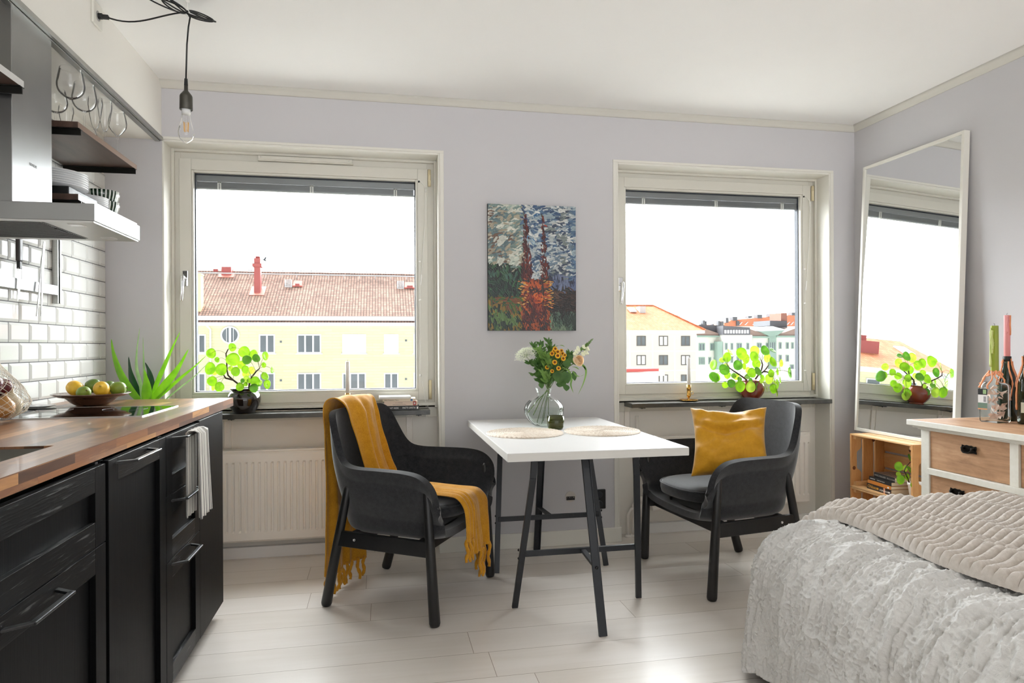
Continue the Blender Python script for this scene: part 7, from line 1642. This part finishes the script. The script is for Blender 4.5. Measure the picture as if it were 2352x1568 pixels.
slab('brown_roof', [(1590, 747), (1598, 748), (1612, 752), (1664, 770), (1664, 773), (1590, 770)], YE - .5, 10, MT['brownroof']); slab('eaves', [(1590, 770), (1664, 770.5), (1664, 774), (1590, 774)], YE - .8, 8, MT['greenish'])
slab('dark_roof', [(1594, 746), (1640, 746), (1662, 752), (1662, 769), (1612, 752)], YE + .5, 9, MT['greyroof']); ph_ = slab('penthouse', [(1661, 748), (1700, 750), (1723, 752), (1723, 769), (1661, 769)], YE - 2.3, 8, MT['greyroof'])
for k in range(9): a = at(1664 + k * 6.4, 757.5, Y=YE - 2.4); b = at(1664 + k * 6.4 + 4.4, 765.5, Y=YE - 2.4); MB().box(a.x, b.x, YE - 2.45, YE - 2.3, b.z, a.z).build('window', MT['paneb'], bE)
a = at(1648, 757, Y=YE - .1); b = at(1657, 762.5, Y=YE - .1); MB().box(a.x, b.x, YE + .3, YE + .5, b.z, a.z).build('window', MT['wframe'], bE)
slab('brown_roof', [(1723, 755), (1745, 763), (1768, 771), (1768, 775), (1723, 773)], YE - 1.3, 9, MT['brownroof']); slab('eaves', [(1728, 771.5), (1768, 772), (1768, 776), (1728, 776)], YE - 1.6, 6, MT['greenish'])
slab('metal_hip_roof', [(1741, 759), (1776, 749), (1806, 757), (1800, 758.5), (1745, 761)], YE - 2, 9, MT['silver']); slab('gable_glazing', [(1745, 760.5), (1803, 758), (1786, 770), (1768, 772)], YE - 1.9, 4, MT['greenish'])
slab('brown_roof', [(1850, 748), (1826, 754), (1784, 770), (1784, 774), (1850, 774)], YE - 1.3, 9, MT['brownroof']); slab('eaves', [(1784, 770.5), (1850, 770.5), (1850, 774.5), (1784, 774.5)], YE - 1.6, 6, MT['greenish'])
slab('grey_plant_room', [(1768.5, 736), (1808, 737), (1808, 752), (1768.5, 748)], YE + 3, 6, MT['greyroof']); slab('brick_chimney', [(1794, 718.5), (1808, 718.5), (1808, 738), (1794, 738)], YE + 3.5, 4, plain('red_brick_chimney', (150, 104, 90), .9, var=.15, scale=3))
slab('glazed_strip', [(1652, 784), (1660, 784), (1660, 849), (1652, 849)], YE - 2.2, 2, MT['greenish'])
for (xa, xb, ya, yb, pn) in ((957, 1035, 590, 685, 2), (1100, 1172, 590, 682, 2), (957, 1035, 765, 860, 3), (1077, 1112, 765, 855, 1), (1145, 1180, 762, 852, 1)): A_, B_ = c5(xa, ya), c5(xb, yb); facade_window(bE, A_[0], B_[0], A_[1], B_[1], YE - .06, pn, MT['greenish'], MT['pane'], .16)
for (xa, xb, ya, yb, pn) in ((1285, 1320, 588, 675, 1), (1357, 1390, 588, 675, 1), (1432, 1500, 588, 675, 2), (1555, 1590, 586, 670, 1), (1357, 1390, 755, 840, 1), (1285, 1320, 755, 840, 1), (1432, 1500, 755, 840, 2)): A_, B_ = c5(xa, ya), c5(xb, yb); facade_window(bE, A_[0], B_[0], A_[1], B_[1], YE - 2.06, pn, MT['greenish'], MT['pane'], .13)
for (xa, xb, ya, yb, pn) in ((1688, 1748, 586, 650, 2), (1800, 1830, 586, 640, 1), (1965, 1998, 580, 662, 1), (2052, 2088, 580, 662, 1), (1965, 2000, 738, 822, 1), (2052, 2090, 738, 822, 1), (2105, 2152, 858, 945, 1), (2120, 2150, 580, 660, 1)): A_, B_ = c5(xa, ya), c5(xb, yb); facade_window(bE, A_[0], B_[0], A_[1], B_[1], YE - 1.06, pn, MT['greenish'], MT['pane'], .13)
A_, B_ = c5(1843, 570), c5(1925, 690); facade_window(bE, A_[0], B_[0], A_[1], B_[1], YE - 1.56, 3, MT['greenish'], MT['pane'], .14)
ws = at(1601, 852, Y=100); we = at(1850, 852, Y=100); MB().box(ws.x, we.x, 100, 104, -14, ws.z).build('low_flat_wing', MT['joint'], bE)
# far orange roofs with their chimneys
bF = thing('far_orange_roof_row', 'far row of orange roofs with many dark chimneys, right in the right window', 'building', (100, 170, -14)); YF = 165.0
def slabF(name, pts, Y, dep, mat):
    q = [at(x, y, Y=Y) for x, y in pts]; n = len(q); m = MB().add([tuple(p) for p in q] + [(p.x, p.y + dep, p.z) for p in q], [tuple(range(n)), tuple(range(2 * n - 1, n - 1, -1))] + [(i, n + i, n + (i + 1) % n, (i + 1) % n) for i in range(n)]); return m.build(name, mat, bF)
MB().box(at(1640, 760, Y=YF).x, at(1860, 760, Y=YF).x, YF + .2, YF + 12, -14, at(1700, 749, Y=YF).z).build('wall', MT['offwhite'], bF)
slabF('roof', [(1660, 749), (1664, 744), (1681, 735), (1790, 725.5), (1860, 720), (1860, 749)], YF, 12, MT['roofO2'])
for (x0, x1, y0, y1) in ((1667.5, 1673.5, 729, 741), (1683.5, 1694, 727, 736), (1719, 1728, 725, 730), (1740, 1751, 722, 730.5), (1768.5, 1777, 720, 727), (1692.5, 1698.5, 737, 748), (1741, 1754, 740, 749), (1819, 1826, 717, 724)): slabF('chimney', [(x0, y0), (x1, y0), (x1, y1), (x0, y1)], YF - .5, 2, MT['greyroof'])
for x0 in (1697, 1710, 1728, 1757, 1806, 1815): slabF('skylight', [(x0, 746), (x0 + 7, 739), (x0 + 9, 739), (x0 + 3, 746)], YF - .2, .3, MT['paneb'])
bG = thing('dark_roof_vents_block', 'dark flat roof with cowls behind the beige panel block', 'building', (62, 140, -14)); YG = 140.0
def slabG(name, pts, Y, dep, mat):
    q = [at(x, y, Y=Y) for x, y in pts]; n = len(q); m = MB().add([tuple(p) for p in q] + [(p.x, p.y + dep, p.z) for p in q], [tuple(range(n)), tuple(range(2 * n - 1, n - 1, -1))] + [(i, n + i, n + (i + 1) % n, (i + 1) % n) for i in range(n)]); return m.build(name, mat, bG)
slabG('flat_roof', [(1570, 740), (1592, 741), (1592, 746), (1664, 747), (1664, 752), (1570, 752)], YG, 6, MT['greyroof']); MB().box(at(1572, 750, Y=YG).x, at(1662, 750, Y=YG).x, YG + .3, YG + 6, -14, at(1600, 751, Y=YG).z).build('wall', MT['offwhite'], bG)
for (x0, x1, y0, y1) in ((1615, 1620, 735, 746), (1621, 1623.5, 737, 746), (1650, 1654.5, 736.5, 747), (1656, 1662, 738, 747), (1610.5, 1613, 743, 747), (1637, 1639.5, 743.5, 747)): slabG('cowl', [(x0, y0), (x1, y0), (x1, y1), (x0, y1)], YG - .3, 1, MT['greyroof'])
